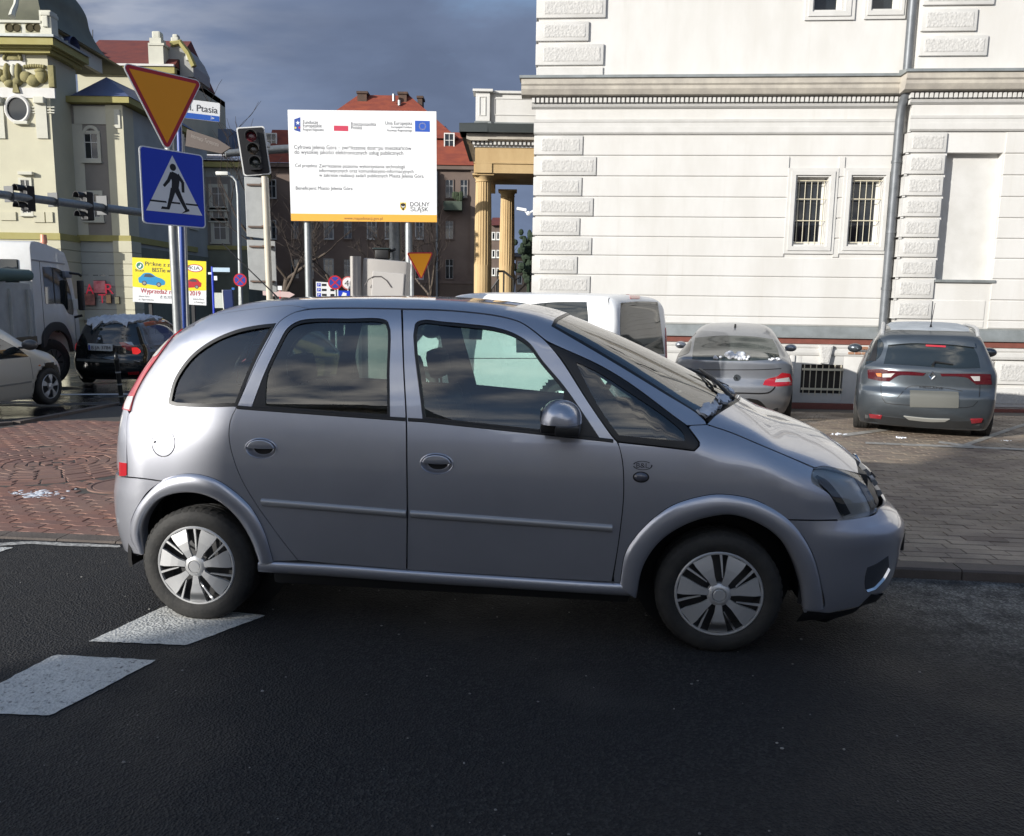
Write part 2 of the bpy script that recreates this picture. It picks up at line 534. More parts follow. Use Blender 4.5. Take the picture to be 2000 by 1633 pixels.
class Body:
    def __init__(s, W, T, crown, Xf, Xr, loc, heading, zb=.15, pf=.42, pr=.12, ef=3, er=3, kst=.14, kf=.22, kr=.2, tf=(1.3, .10), tr=(-1.2, .10), wells=None):
        s.W, s.T, s.cr, s.Xf, s.Xr = Spl(W), Spl(T), Spl(crown), Spl(Xf), Spl(Xr)
        s.zb, s.pf, s.pr, s.ef, s.er, s.kst, s.kf, s.kr, s.tf, s.tr, s.wells = zb, pf, pr, ef, er, kst, kf, kr, tf, tr, wells
        s.loc, s.h = np.array(loc, float), heading
        c, q = math.cos(heading), math.sin(heading)
        s.Rm = np.array([[c, -q, 0], [q, c, 0], [0, 0, 1]])
        s.W0 = s.W.y.max()
    def F(s, p):
        x, y, z = p[..., 0], np.abs(p[..., 1]), p[..., 2]
        side = y - s.W(z) + s.tf[1] * np.maximum(x - s.tf[0], 0) ** 2 + s.tr[1] * np.maximum(s.tr[0] - x, 0) ** 2
        top = z - s.T(x) + s.cr(x) * y * y
        fr = x - s.Xf(z) + s.pf * (y / s.W0) ** s.ef
        re = s.Xr(z) + s.pr * (y / s.W0) ** s.er - x
        v = smax(smax(smax(side, top, s.kst), fr, s.kf), re, s.kr)
        v = np.maximum(v, s.zb - z)
        if s.wells:
            for wx, wz, wr in s.wells:
                w = wr - np.hypot(x - wx, z - wz)
                v = np.maximum(v, np.minimum(w, y - .52))
        return v
    def N(s, p):
        e = 2e-3
        n = np.stack([s.F(p + e * np.eye(3)[i]) - s.F(p - e * np.eye(3)[i]) for i in range(3)], -1)
        return n / np.maximum(np.linalg.norm(n, axis=-1, keepdims=True), 1e-9)
    def solve(s, o, d, t0, t1, n=160):
        o, d = np.asarray(o, float), np.asarray(d, float)
        ts = np.linspace(t0, t1, n)
        V = np.stack([s.F(o + d * t) for t in ts])
        neg = V < 0
        has = neg.any(0)
        i = np.where(has, neg.argmax(0), V.argmin(0))
        hi, lo = ts[i], ts[np.maximum(i - 1, 0)]
        for _ in range(26):
            m = (lo + hi) / 2
            ins = s.F(o + d * m[:, None]) < 0
            hi, lo = np.where(ins, m, hi), np.where(ins, lo, m)
        t = np.where(has, hi, ts[i])
        return o + d * t[:, None], has
    def to_local(s, P): return (np.asarray(P) - s.loc) @ s.Rm
    def px(s, pts):
        """picture points -> points on the body"""
        D = np.array([ray(a, b) for a, b in pts]) @ s.Rm
        D /= np.linalg.norm(D, axis=1, keepdims=True)
        O = np.tile(s.to_local(CAMP), (len(pts), 1))
        dist = np.linalg.norm(s.loc - CAMP)
        return s.solve(O, D, max(.5, dist - 4), dist + 4, 200)[0]
    def pxc(s, pts, n=5, closed=True): return s.px(curve2(pts, n, closed))
    def along(s, P, d):
        """drop points onto the body along view direction d (pointing from the body to the viewer)"""
        d = np.array(d, float) / np.linalg.norm(d)
        P = np.asarray(P, float)
        P = P - (P @ d)[:, None] * d + 4 * d
        return s.solve(P, np.tile(-d, (len(P), 1)), 0, 8, 130)[0]
    def panel(s, name, outer, d, m, parent, holes=(), off=0, lip=.012, grid=.05, gap=.0025, mirror=False, fine=.014, label=None, hgap=None, snap=True):
        d = np.array(d, float) / np.linalg.norm(d)
        a = np.array([0, 0, 1.]) if abs(d[2]) < .9 else np.array([1., 0, 0])
        e1 = np.cross(a, d); e1 /= np.linalg.norm(e1)
        e2 = np.cross(d, e1)
        E = np.stack([e1, e2], 1)
        loops = []
        for k, L in enumerate([outer, *holes]):
            Q = simplify(np.asarray(L, float) @ E, fine)
            Q = inset(Q, gap if k == 0 else -(gap if hgap is None else hgap))
            loops.append(Q)
        lo, hi = loops[0].min(0), loops[0].max(0)
        gx, gy = np.meshgrid(np.arange(lo[0] + grid / 2, hi[0], grid), np.arange(lo[1] + grid / 2, hi[1], grid))
        gx = gx + (np.arange(gx.shape[0]) % 2)[:, None] * grid / 2
        G = np.stack([gx.ravel(), gy.ravel()], 1)
        if len(G):
            k = pip(G, loops[0])
            for L in loops[1:]: k &= ~pip(G, L)
            G = G[k]
            if len(G):
                k = np.ones(len(G), bool)
                for L in loops: k &= pdist(G, L) > grid * .42
                G = G[k]
        pts = np.vstack(loops + ([G] if len(G) else []))
        ed, b = [], 0
        for L in loops:
            n = len(L)
            ed += [(b + i, b + (i + 1) % n) for i in range(n)]
            b += n
        r = delaunay_2d_cdt([Vector(p) for p in pts], ed, [], 0, 1e-6)
        V2 = np.array([tuple(p) for p in r[0]])
        tri = np.array([tuple(t) for t in r[2] if len(t) == 3])
        cen = V2[tri].mean(1)
        k = pip(cen, loops[0])
        for L in loops[1:]: k &= ~pip(cen, L)
        tri = tri[k]
        O = V2 @ E.T + 4 * d
        S3, has = s.solve(O, np.tile(-d, (len(O), 1)), 0, 8, 130)
        nn = s.N(S3)
        P3 = S3 + nn * (off if not callable(off) else off(S3)[:, None])
        # orient triangles along the normals
        fn = np.cross(P3[tri[:, 1]] - P3[tri[:, 0]], P3[tri[:, 2]] - P3[tri[:, 0]])
        fl = (fn * nn[tri].mean(1)).sum(1) < 0
        tri[fl] = tri[fl][:, ::-1]
        verts, faces, norms = [*P3], [tuple(t) for t in tri], [*nn]
        if lip:
            for k, L in enumerate(loops):
                Lp = L @ E.T + 4 * d
                A, _ = s.solve(Lp, np.tile(-d, (len(Lp), 1)), 0, 8, 130)
                na = s.N(A)
                A = A + na * (off if not callable(off) else off(A)[:, None])
                B = A - na * lip
                tang = np.roll(A, -1, 0) - np.roll(A, 1, 0)
                ln = np.cross(tang, na)
                ln /= np.maximum(np.linalg.norm(ln, axis=1, keepdims=True), 1e-9)
                if (area2(L) < 0) != (k > 0): ln = -ln
                b0, n = len(verts), len(A)
                verts += [*A, *B]
                norms += [*ln, *ln]
                for i in range(n):
                    j = (i + 1) % n
                    q = (b0 + i, b0 + j, b0 + n + j, b0 + n + i)
                    fnq = np.cross(A[j] - A[i], B[i] - A[i])
                    faces.append(q if fnq @ ln[i] > 0 else q[::-1])
        verts, norms = np.array(verts), np.array(norms)
        o = mobj(name, verts, faces, m, parent, normals=norms, label=label)
        if mirror:
            fl = np.array([1, -1, 1])
            mobj(name, verts * fl, [f[::-1] for f in faces], m, parent, normals=norms * fl, label=label)
        return o
    def strip(s, name, A, B, d, prof, m, parent, n=40, mirror=False, ends=True):
        """a band between two lines on the body; prof: list of (fraction, height above the surface)"""
        A, B = resample(A, n, False), resample(B, n, False)
        rows = [s.along(A + (B - A) * f, d) for f, h in prof]
        V = []
        for (f, h), r0 in zip(prof, rows):
            V.append(r0 + s.N(r0) * h)
        k = len(A)
        verts = np.vstack(V)
        faces = [(j * k + i, j * k + i + 1, (j + 1) * k + i + 1, (j + 1) * k + i) for j in range(len(prof) - 1) for i in range(k - 1)]
        if ends: faces += [tuple(j * k for j in range(len(prof))), tuple(j * k + k - 1 for j in range(len(prof) - 1, -1, -1))]
        c = verts[[faces[0][0], faces[0][1], faces[0][2]]]
        if np.cross(c[1] - c[0], c[2] - c[0]) @ np.array(d) < 0: faces = [f[::-1] for f in faces]
        mobj(name, verts, faces, m, parent, smooth=50)
        if mirror: mobj(name, verts * np.array([1, -1, 1]), [f[::-1] for f in faces], m, parent, smooth=50)
    def shell(s, name, m, parent, L, Wd, H, nu=(90, 34, 30)):
        """the whole skin as one closed mesh"""
        nx, ny, nz = nu
        v, f = [], []
        def face(fn, n1, n2):
            b = len(v)
            for i in range(n1 + 1):
                for j in range(n2 + 1): v.append(fn(-1 + 2 * i / n1, -1 + 2 * j / n2))
            for i in range(n1):
                for j in range(n2):
                    q = b + i * (n2 + 1) + j
                    f.append((q, q + n2 + 1, q + n2 + 2, q + 1))
        for sg in (-1, 1):
            face(lambda a, b: (a, sg, b), nx, nz)
            face(lambda a, b: (a, b, sg), nx, ny)
            face(lambda a, b: (sg, a, b), ny, nz)
        P = np.array(v, float)
        x0, x1 = L
        mid, half = (x0 + x1) / 2, (x1 - x0) / 2
        zc = H * .42
        P = np.stack([mid + P[:, 0] * half, P[:, 1] * Wd, zc + P[:, 2] * H * .62], 1)
        c = np.stack([np.clip(P[:, 0], x0 + .75, x1 - .75), np.zeros(len(P)), np.full(len(P), zc)], 1)
        # short lever for the ends, straight rays along the flanks
        D = P - c
        D /= np.linalg.norm(D, axis=1, keepdims=True)
        far = c + D * 4.0
        S3, has = s.solve(far, -D, 0, 3.98, 80)
        N3 = s.N(S3)
        me_o = MB().add(S3, f).build(name, m, parent, smooth=38)
        return me_o

def wheel(parent, x, y, r, rim, w, side, cover, tyre=None, spokes=7, steer=0, z=None, style='cover', n=48):
    """tyre, dark rim and a spoked cover as one wheel part with its sub-parts"""
    z = r - .006 if z is None else z
    Mx = Matrix.Translation((x, y, z)) @ Matrix.Rotation(steer, 4, 'Z') @ Matrix.Rotation(R(90) * side, 4, 'X')   # local +z points outwards
    b = MB()
    pr = [(rim * .97, -w / 2), (rim * 1.03, -w / 2), (r * .86, -w / 2 - .004), (r * .95, -w * .47), (r * .985, -w * .40)]
    pr += [(r, -w * .33), (r, -w * .20), (r * .975, -w * .195), (r * .975, -w * .17), (r, -w * .165), (r, -w * .02), (r * .975, -w * .015), (r * .975, w * .015), (r, w * .02), (r, w * .165), (r * .975, w * .17), (r * .975, w * .195), (r, w * .2), (r, w * .33)]
    pr += [(r * .985, w * .40), (r * .95, w * .47), (r * .90, w * .495), (r * .86, w / 2 + .004), (r * .80, w / 2 + .004), (rim * 1.05, w / 2), (rim * 1.0, w * .46), (rim * .97, w * .40)]
    b.lathe(pr, Mx, n)
    for k in range(n):                                        # shoulder tread blocks
        t0, t1 = 2 * math.pi * k / n, 2 * math.pi * (k + .62) / n
        for sg in (-1, 1):
            v = []
            for t in (t0, t1):
                for rr, h in ((r * .955, .475), (r * 1.006, .36), (r * 1.006, .21)):
                    v.append(tuple(Mx @ Vector((rr * math.cos(t), rr * math.sin(t), sg * w * h))))
            b.add(v, [(0, 1, 4, 3), (1, 2, 5, 4)])
    wl = b.build('wheel', tyre or RUBBER, parent, smooth=40)
    d = MB()
    d.lathe([(0, w * .12), (rim * .55, w * .12), (rim * .9, w * .05), (rim * .97, w * .40), (rim * 1.0, w * .46), (rim * 1.0, w * .40)], Mx, 32)
    d.build('rim', mat('dark wheel steel', (.07, .07, .072), .5, .3), wl, smooth=40)
    c = MB()
    f0 = w * .5
    h_hub, h_rim = f0 + .004, f0 - .004
    def P(rr, t, h): return tuple(Mx @ Vector((rr * math.cos(t), rr * math.sin(t), h)))
    def plate(poly, th=.014):
        """poly of (radius, angle, height): a thick plate"""
        n_ = len(poly)
        v = [P(a, t, h) for a, t, h in poly] + [P(a, t, h - th) for a, t, h in poly]
        c.add(v, [tuple(range(n_)), tuple(range(2 * n_ - 1, n_ - 1, -1))] + [(i, n_ + i, n_ + (i + 1) % n_, (i + 1) % n_) for i in range(n_)])
    st = 2 * math.pi / spokes
    hh = lambda q: h_hub + (h_rim - h_hub) * q + .012 * math.sin(q * math.pi)
    for k in range(spokes):
        a = k * st + .25
        wi, wo = .30 * st, .42 * st
        rs = [.26, .45, .65, .82, .955]
        wid = [.068, .094, .152, .202, .222]
        lf = [(rim * q, a - wq / q, hh(q)) for q, wq in zip(rs, wid)]
        rg = [(rim * q, a + wq / q, hh(q)) for q, wq in zip(rs, wid)]
        for i in range(len(rs) - 1):
            plate([lf[i], lf[i + 1], rg[i + 1], rg[i]])
        if style == 'cover':                                   # the thin rib that leans on each spoke
            a2 = a + .19 / .95 + .0
            lo = [(rim * .42, a + .112 / .42, hh(.4)), (rim * .70, a + .245 / .70, hh(.7) - .004), (rim * .95, a + .375 / .95, hh(.95))]
            hi = [(rim * .42, a + .130 / .42, hh(.4)), (rim * .70, a + .285 / .70, hh(.7) - .004), (rim * .95, a + .43 / .95, hh(.95))]
            for i in range(2): plate([lo[i], lo[i + 1], hi[i + 1], hi[i]], .01)
    c.lathe([(rim * .945, h_rim - .012), (rim * .95, h_rim + .003), (rim * .985, h_rim + .004), (rim * 1.02, h_rim - .004), (rim * 1.02, h_rim - .02)], Mx, 56)
    c.lathe([(0, h_hub + .012), (rim * .13, h_hub + .012), (rim * .15, h_hub + .008), (rim * .155, h_hub + .004), (rim * .165, h_hub + .012), (rim * .21, h_hub + .011), (rim * .27, h_hub + .001), (rim * .28, h_hub - .02)], Mx, 32)
    c.build('wheel_cover' if style == 'cover' else 'alloy_spokes', cover, wl, smooth=35)
    return wl

# ------------------------------------------------------------------ the silver people carrier in the middle
PSI = -.1128
CARLOC = (-.214, 4.575, 0.0)
ZC = Body(
    W=[(.10, .79), (.3, .825), (.5, .842), (.7, .848), (.85, .842), (.96, .828), (1.03, .812), (1.12, .784), (1.3, .714), (1.45, .652), (1.58, .594), (1.72, .52)],
    T=[(-1.95, 1.40), (-1.75, 1.49), (-1.6, 1.565), (-1.36, 1.632), (-1.07, 1.668), (-.8, 1.682), (-.4, 1.69), (0, 1.68), (.3, 1.653), (.47, 1.620), (.6, 1.575), (.85, 1.475), (1.13, 1.345), (1.35, 1.238), (1.5, 1.160), (1.6, 1.108), (1.75, 1.058), (1.93, .990), (2.08, .912), (2.2, .83), (2.35, .70)],
    crown=[(-1.9, .16), (-1.2, .12), (.3, .12), (.6, .17), (.9, .26), (1.22, .32), (1.5, .22), (1.75, .23), (2.0, .22), (2.3, .18)],
    Xf=[(.05, 2.02), (.12, 2.14), (.18, 2.23), (.27, 2.285), (.36, 2.31), (.48, 2.325), (.56, 2.338), (.60, 2.325), (.645, 2.275), (.68, 2.245), (.77, 2.235), (.85, 2.20), (1.0, 2.08)],
    Xr=[(.05, -1.70), (.22, -1.81), (.3, -1.875), (.4, -1.905), (.52, -1.92), (.64, -1.918), (.69, -1.908), (.74, -1.90), (.85, -1.895), (1.07, -1.86), (1.16, -1.818), (1.39, -1.675), (1.5, -1.572), (1.57, -1.475), (1.72, -1.2)],
    loc=CARLOC, heading=PSI, pr=.145)
SILVER = mat('silver paint', (.52, .53, .585), .34, .72, coat=1.0, col2=(.48, .49, .545), nscale=3, bump=0)
TRIM = mat('satin silver trim', (.42, .42, .43), .42, .6)
COVERM = mat('silver wheel cover', (.60, .60, .60), .38, .55)
CARGL = glass_mat('tinted car glass', (.52, .66, .62), refl=1.85)
WSGL = glass_mat('windscreen glass', (.40, .45, .42), refl=2.5)
RED_LENS = mat('red lamp lens', (.42, .012, .02), .12, coat=.6, spec=.7)
CLEAR_LENS = mat('pale lamp lens', (.62, .60, .58), .15, .3, coat=.6)
INTERIOR = mat('dark cabin trim', (.018, .018, .02), .7)
SEATM = mat('charcoal seat cloth', (.03, .03, .034), .9, bump=.2, bscale=120)

car = thing('people_carrier', 'silver compact people carrier with red tail lamp parked across the zebra crossing in front', 'car', CARLOC, PSI)
SIDE = (0, -1, 0)

# traced outlines (positions on the body come from the photograph)
rwin = ZC.pxc([(491.6, 796, 'c'), (517, 729), (543, 674), (562, 641), (582, 628), (607, 623.5), (680, 623), (748, 624), (759, 632), (760, 730), (761, 815, 'c'), (620, 805)])
fwin = ZC.pxc([(811, 634), (824, 626), (866, 629), (910, 633), (966, 640), (1004, 652), (1034, 671), (1060, 706), (1103, 757), (1171, 856, 'c'), (1000, 838), (826, 819, 'c')])
qwin = ZC.pxc([(329, 788), (331, 774), (341, 740), (371, 697), (410, 667), (457, 646), (500, 636), (539, 631.5, 'c'), (500, 704), (463, 794, 'c'), (393, 795), (337, 792)])
fd = ZC.pxc([(786, 604.5, 'c'), (850, 606), (901, 609), (974, 618), (1017, 630), (1045, 649), (1066, 667), (1094, 700), (1150, 787), (1196, 853), (1207, 866), (1216, 903), (1218, 967), (1212, 1030), (1206, 1074), (1195, 1137, 'c'), (1000, 1126), (795, 1113, 'c'), (796, 993), (795, 900), (794, 817), (789, 720)])
rd = ZC.pxc([(784, 604, 'c'), (700, 602.5), (629, 603), (603, 604.6), (573, 611), (551, 624), (541, 634), (520, 672), (500, 710), (461, 797), (451, 818), (447, 851), (453, 886), (470, 933), (500, 984.5), (543, 1045), (582, 1095, 'c'), (660, 1102), (794, 1113, 'c'), (795, 993), (794, 900), (793, 817), (788, 720)])
def cup_hole(cpx):
    c = ZC.px([cpx])[0]
    return np.array([(c[0] + .081 * math.cos(t), c[1] - .3, c[2] + .050 * math.sin(t)) for t in np.linspace(0, 2 * math.pi, 36, endpoint=False)])
ZC.panel('door', fd, SIDE, SILVER, car, holes=[fwin, cup_hole((853, 906))], mirror=True, lip=.02)
ZC.panel('door', rd, SIDE, SILVER, car, holes=[rwin, cup_hole((510, 876))], mirror=True, lip=.02)
for lp, wn_ in ((fd, fwin), (rd, rwin)):
    ZC.panel('door_frame_lining', lp, SIDE, INTERIOR, car, holes=[wn_], off=-.028, lip=0, gap=-.022, hgap=-.006, mirror=True)
for nm, wloop in (('door_window', fwin), ('door_window', rwin), ('quarter_window', qwin)):
    ZC.panel(nm, wloop, SIDE, CARGL, car, off=-.009, lip=0, gap=-.004, mirror=True, grid=.06)
def ring(name, loop, wd, off, m, mirror=True, d=SIDE):
    dd = np.array(d, float) / np.linalg.norm(d)
    a = np.array([0, 0, 1.]) if abs(dd[2]) < .9 else np.array([1., 0, 0])
    e1 = np.cross(a, dd); e1 /= np.linalg.norm(e1)
    E = np.stack([e1, np.cross(dd, e1)], 1)
    q = simplify(np.asarray(loop) @ E, .014)
    inn = inset(q, wd) @ E.T
    ZC.panel(name, q @ E.T, d, m, car, holes=[inn], off=off, lip=.006, gap=0, mirror=mirror, grid=.2)
SEAL = mat('black window seal', (.010, .010, .011), .35)
ring('window_seal', fwin, .013, -.004, SEAL)
ring('window_seal', rwin, .013, -.004, SEAL)
ring('window_seal', qwin, .017, .002, SEAL)
# black sail and division bar of the rear door window
bar = ZC.pxc([(491.6, 796, 'c'), (517, 729), (526, 708, 'c'), (519, 752), (518, 798, 'c')])
ZC.panel('division_bar', bar, SIDE, SEAL, car, off=-.003, lip=.008, gap=0, mirror=True)
sail = ZC.pxc([(1104, 757, 'c'), (1171, 856, 'c'), (1105, 849, 'c'), (1098, 800)])
ZC.panel('mirror_sail', sail, SIDE, SEAL, car, off=-.002, lip=.008, gap=0, mirror=True)
belt = [(0, 0), (.15, .004), (.85, .004), (1, 0)]
for a, b in ((463, 792), (797, 1198)):
    f0 = lambda x: np.interp(x, [461, 491, 783, 826, 1171, 1200], [793, 795.5, 816.5, 819, 856, 859.5]) - .5
    xs = np.linspace(a, b, 30)
    ZC.strip('belt_strip', ZC.px([(x, f0(x) - 1) for x in xs]), ZC.px([(x, f0(x) + 6.5) for x in xs]), SIDE, belt, SEAL, car, mirror=True)

# quarter panel, fender, roof with the windscreen pillars
seam = [(346, 641), (353, 634), (380, 625), (430, 613), (500, 603), (570, 597), (603, 603)]
quarter = ZC.pxc([(534, 1096, 'c'), (582, 1095, 'c'), (543, 1045), (500, 984.5), (470, 933), (453, 886), (447, 851), (451, 818), (461, 797), (500, 710), (520, 672), (541, 634), (551, 624), (573, 611), (603, 603, 'c'), (570, 597), (500, 603), (430, 613), (380, 625), (353, 634), (346, 641, 'c'),
                  (340, 655), (316, 689), (281, 740), (264, 774), (256, 804, 'c'), (249, 813), (247, 860), (249, 903), (249, 931, 'c'), (280, 934), (316, 939, 'c'), (350, 927), (384, 926), (423, 937), (457, 959), (492, 993), (517, 1040)])
fc_ = ZC.px([(319, 865)])[0]
flap_hole = np.array([(fc_[0] + .0655 * math.cos(t), fc_[1] - .3, fc_[2] + .0705 * math.sin(t)) for t in np.linspace(0, 2 * math.pi, 44, endpoint=False)])
ZC.panel('quarter_panel', quarter, SIDE, SILVER, car, holes=[qwin, flap_hole], mirror=True, gap=.0012, hgap=.0012)
ZC.panel('fuel_flap', flap_hole, SIDE, SILVER, car, gap=.0042, off=.0005, fine=.004, grid=.025)
ZC.panel('flap_gap', flap_hole, SIDE, SEAL, car, gap=-.02, off=-.012, lip=0, grid=.03)
fender = ZC.pxc([(1207, 864, 'c'), (1290, 873), (1356, 881, 'c'), (1367, 868), (1354, 847), (1342, 831, 'c'), (1380, 829, 'c'), (1428, 845), (1478, 866), (1540, 892), (1590, 914, 'c'), (1585, 930), (1586, 941), (1620, 965), (1641, 1005), (1646, 1015, 'c'), (1600, 1016), (1540, 1015, 'c'), (1478, 978), (1418, 966), (1378, 968), (1312, 988), (1263, 1025), (1223, 1077), (1213, 1127), (1211, 1139, 'c'), (1196, 1138, 'c'), (1206, 1074), (1212, 1030), (1218, 967), (1216, 903)])
ZC.panel('fender', fender, SIDE, SILVER, car, mirror=True)
def mir(P): return np.asarray(P)[::-1] * np.array([1, -1, 1])
def topat(x, ys): return ZC.along([(x(abs(y)) if callable(x) else x, y, 2) for y in ys], (0, 0, 1))
near_edge = ZC.pxc([(346, 641, 'c'), (353, 634), (380, 625), (430, 613), (500, 603), (570, 597), (603, 603, 'c'), (629, 601.5), (700, 601), (784, 602.5), (850, 604), (901, 607.5), (974, 616.5), (1017, 629), (1045, 647.5), (1066, 665, 'c'), (1089, 676), (1167, 711), (1231, 749), (1317, 813), (1342, 831, 'c'), (1380, 829, 'c'), (1373, 817), (1290, 764), (1180, 697), (1077, 637, 'c')], 5, False)
ws_top_y = near_edge[-1][1]
ws_x0 = near_edge[-1][0]
hdr = topat(lambda y: ws_x0 + .05 * (1 - (y / abs(ws_top_y)) ** 2), np.linspace(ws_top_y, -.0, 9)[1:])
re0 = near_edge[0]
rear_top = topat(lambda y: re0[0] - .06 * (1 - (y / abs(re0[1])) ** 2), np.linspace(0, re0[1], 8)[:-1])
half = np.vstack([rear_top[:1], rear_top[1:], near_edge, hdr])
full = np.vstack([half, mir(half)[1:-1]])
ZC.panel('roof', full, (0.12, 0, 1), SILVER, car, gap=.0012, grid=.055)
wsn = ZC.pxc([(1077, 637, 'c'), (1180, 697), (1290, 764), (1373, 817, 'c')], 8, False)
cowl_x = wsn[-1][0]
cowl = topat(lambda y: cowl_x + .24 * (1 - (y / abs(wsn[-1][1])) ** 2), np.linspace(wsn[-1][1], 0, 9)[1:])
hw = np.vstack([hdr[::-1], wsn, cowl])
ws_loop = np.vstack([hw, mir(hw)[1:-1]])
ZC.panel('windscreen', ws_loop, (.5, 0, .86), WSGL, car, off=-.004, lip=.004, gap=.003, grid=.07)
ring('windscreen_seal', ws_loop, .016, -.001, SEAL, mirror=False, d=(.5, 0, .86))
# quarter light in the windscreen pillar foot
ql = ZC.pxc([(1064, 667, 'c'), (1089, 676), (1167, 711), (1231, 749), (1317, 813), (1342, 831), (1353, 847), (1366, 867), (1356, 880, 'c'), (1290, 872), (1207, 863, 'c'), (1197, 853), (1150, 787), (1095, 700)])
qg = ZC.pxc([(1126, 708, 'c'), (1167, 727), (1231, 768), (1304, 818), (1334, 846), (1338, 860, 'c'), (1280, 856), (1209, 849, 'c'), (1182, 812), (1150, 758)])
ZC.panel('quarter_light_frame', ql, SIDE, SEAL, car, holes=[qg], mirror=True, off=-.003)
ZC.panel('pillar_lining', ql, SIDE, INTERIOR, car, holes=[qg], off=-.03, lip=0, gap=-.015, hgap=-.004, mirror=True)
ZC.panel('quarter_light', qg, SIDE, CARGL, car, off=-.008, lip=0, gap=-.004, mirror=True)

# bonnet, lamps, grille, bumpers
hood_n = ZC.pxc([(1380, 829, 'c'), (1428, 845), (1478, 866), (1540, 892), (1592, 914, 'c'), (1610, 911), (1643, 917), (1677, 925, 'c')], 6, False)
hx, hy = hood_n[-1][0], hood_n[-1][1]
nose = topat(lambda y: hx + .07 * (1 - (y / abs(hy)) ** 2), np.linspace(hy, 0, 9)[1:])
cowl2 = topat(lambda y: hood_n[0][0] + .26 * (1 - (y / abs(hood_n[0][1])) ** 2), np.linspace(0, hood_n[0][1], 12)[:-1])
hh_ = np.vstack([cowl2, hood_n, nose])
ZC.panel('bonnet', np.vstack([hh_, mir(hh_)[1:-1]]), (.2, 0, 1), SILVER, car, gap=.003, grid=.05, lip=.02)
HL = (.6, -.75, .25)
hl_px = [(1585, 930), (1590, 916), (1610, 911), (1643, 917), (1679, 928, 'c'), (1696, 958), (1712, 990), (1708, 1003), (1676, 1011), (1648, 1015, 'c'), (1641, 1003), (1620, 965)]
hl = ZC.pxc(hl_px)
LENS = glass_mat('headlamp lens', (.86, .89, .90), refl=2.1)
ZC.panel('headlamp', hl, HL, LENS, car, off=.004, lip=.012, mirror=True, grid=.04)
ZC.panel('headlamp_bowl', hl, HL, mat('lamp reflector', (.80, .80, .80), .38, .35), car, off=-.035, lip=0, gap=-.006, mirror=True, grid=.04)
ind = ZC.pxc([(1601, 925, 'c'), (1620, 935), (1645, 965), (1668, 1004, 'c'), (1652, 1010, 'c'), (1632, 972), (1612, 945)])
ZC.panel('lamp_insert', ind, HL, mat('smoked lamp insert', (.05, .06, .075), .15, .3), car, off=-.018, lip=.015, gap=0, mirror=True)
def fsurf(yz): return ZC.along([(9, y, z) for y, z in yz], (1, 0, 0))
gr_n = np.vstack([ZC.px([(1681, 926), (1697, 956), (1714, 990)])])
yb = gr_n[-1][1]
gb = fsurf([(y, gr_n[-1][2] - .005) for y in np.linspace(yb, 0, 7)[1:]])
gh = np.vstack([nose[::-1], gr_n, gb])
ZC.panel('grille', np.vstack([gh, mir(gh)[1:-1]]), (.9, 0, .42), BLACK, car, off=-.028, lip=.02, gap=-.004)
z1, z0 = float(nose[-1][2]), float(gb[-1][2])
for k in range(4):
    f = (k + .5) / 4
    zt, zbm = z1 + (z0 - z1) * (f - .085), z1 + (z0 - z1) * (f + .085)
    yl = -.30 - .06 * f
    ys = np.linspace(yl, -yl, 25)
    A, B = ZC.along([(9, y, zt) for y in ys], (1, 0, 0)), ZC.along([(9, y, zbm) for y in ys], (1, 0, 0))
    ZC.strip('grille_bar', A, B, (1, 0, .2), [(0, -.025), (.15, -.004), (.8, -.002), (1, -.025)], TRIM, car, 24)
em = fsurf([(0, (z0 + z1) / 2)])[0]
Me = Matrix.Translation(Vector(em) + Vector((-.012, 0, .0))) @ Matrix.Scale(.85, 4) @ Matrix.Rotation(R(68), 4, 'Y')
b = MB(); b.lathe([(.045, 0), (.052, .012), (.060, .014), (.068, .010), (.07, 0)], Me, 32)
b.prism([(-.06, -.006), (-.004, -.006), (-.004, -.022), (.06, .006), (.004, .006), (.004, .022)], .004, .014, lambda a, c, h: tuple(Me @ Vector((c, a, h))))
b.build('emblem', CHROME, car, smooth=35)
bar_y = np.linspace(-.30, .30, 27)
ZC.strip('chrome_bar', ZC.along([(9, y, (z0 + z1) / 2 + .022) for y in bar_y], (1, 0, 0)), ZC.along([(9, y, (z0 + z1) / 2 - .022) for y in bar_y], (1, 0, 0)), (1, 0, .2), [(0, -.02), (.2, .004), (.8, .006), (1, -.02)], CHROME, car, 26)
bn = ZC.pxc([(1569, 1196, 'c'), (1568, 1187), (1608, 1185), (1603, 1144), (1590, 1091), (1570, 1051), (1540, 1016, 'c'), (1600, 1017), (1646, 1016), (1676, 1012), (1709, 1004), (1715, 992, 'c')], 5, False)
bt = fsurf([(y, gr_n[-1][2] - .008) for y in np.linspace(yb, 0, 7)[1:]])
bc = fsurf([(0, z) for z in np.linspace(bt[-1][2], .20, 16)[1:]])
bl = ZC.along([(9 * .55, y - 9 * .83, .195) for y in np.linspace(0, -.52, 9)[1:]], (.55, -.83, 0))
bl = ZC.px([(1700, 1160), (1676, 1184), (1620, 1196)])
bb = np.vstack([fsurf([(y, .20) for y in (-.12, -.25, -.36, -.46)]), bl])
ZC.panel('front_bumper', np.vstack([bn, bt, bc, bb]), (.66, -.75, 0), SILVER, car, off=.004, mirror=True, gap=.0015, grid=.05)
lipn = ZC.px([(1570, 1192), (1620, 1196), (1676, 1184), (1700, 1160)])
lipl = np.vstack([lipn, fsurf([(-.40, .2), (-.2, .2), (0, .2)])])
ZC.strip('bumper_lip', lipl, lipl + np.array([-.02, .0, -.085]), (.66, -.75, 0), [(0, .004), (.5, .0), (1, -.02)], BLACK, car, mirror=True)
fog = ZC.pxc([(1692, 1108, 'c'), (1712, 1099), (1733, 1085, 'c'), (1733, 1112), (1712, 1143), (1690, 1152), (1688, 1130)])
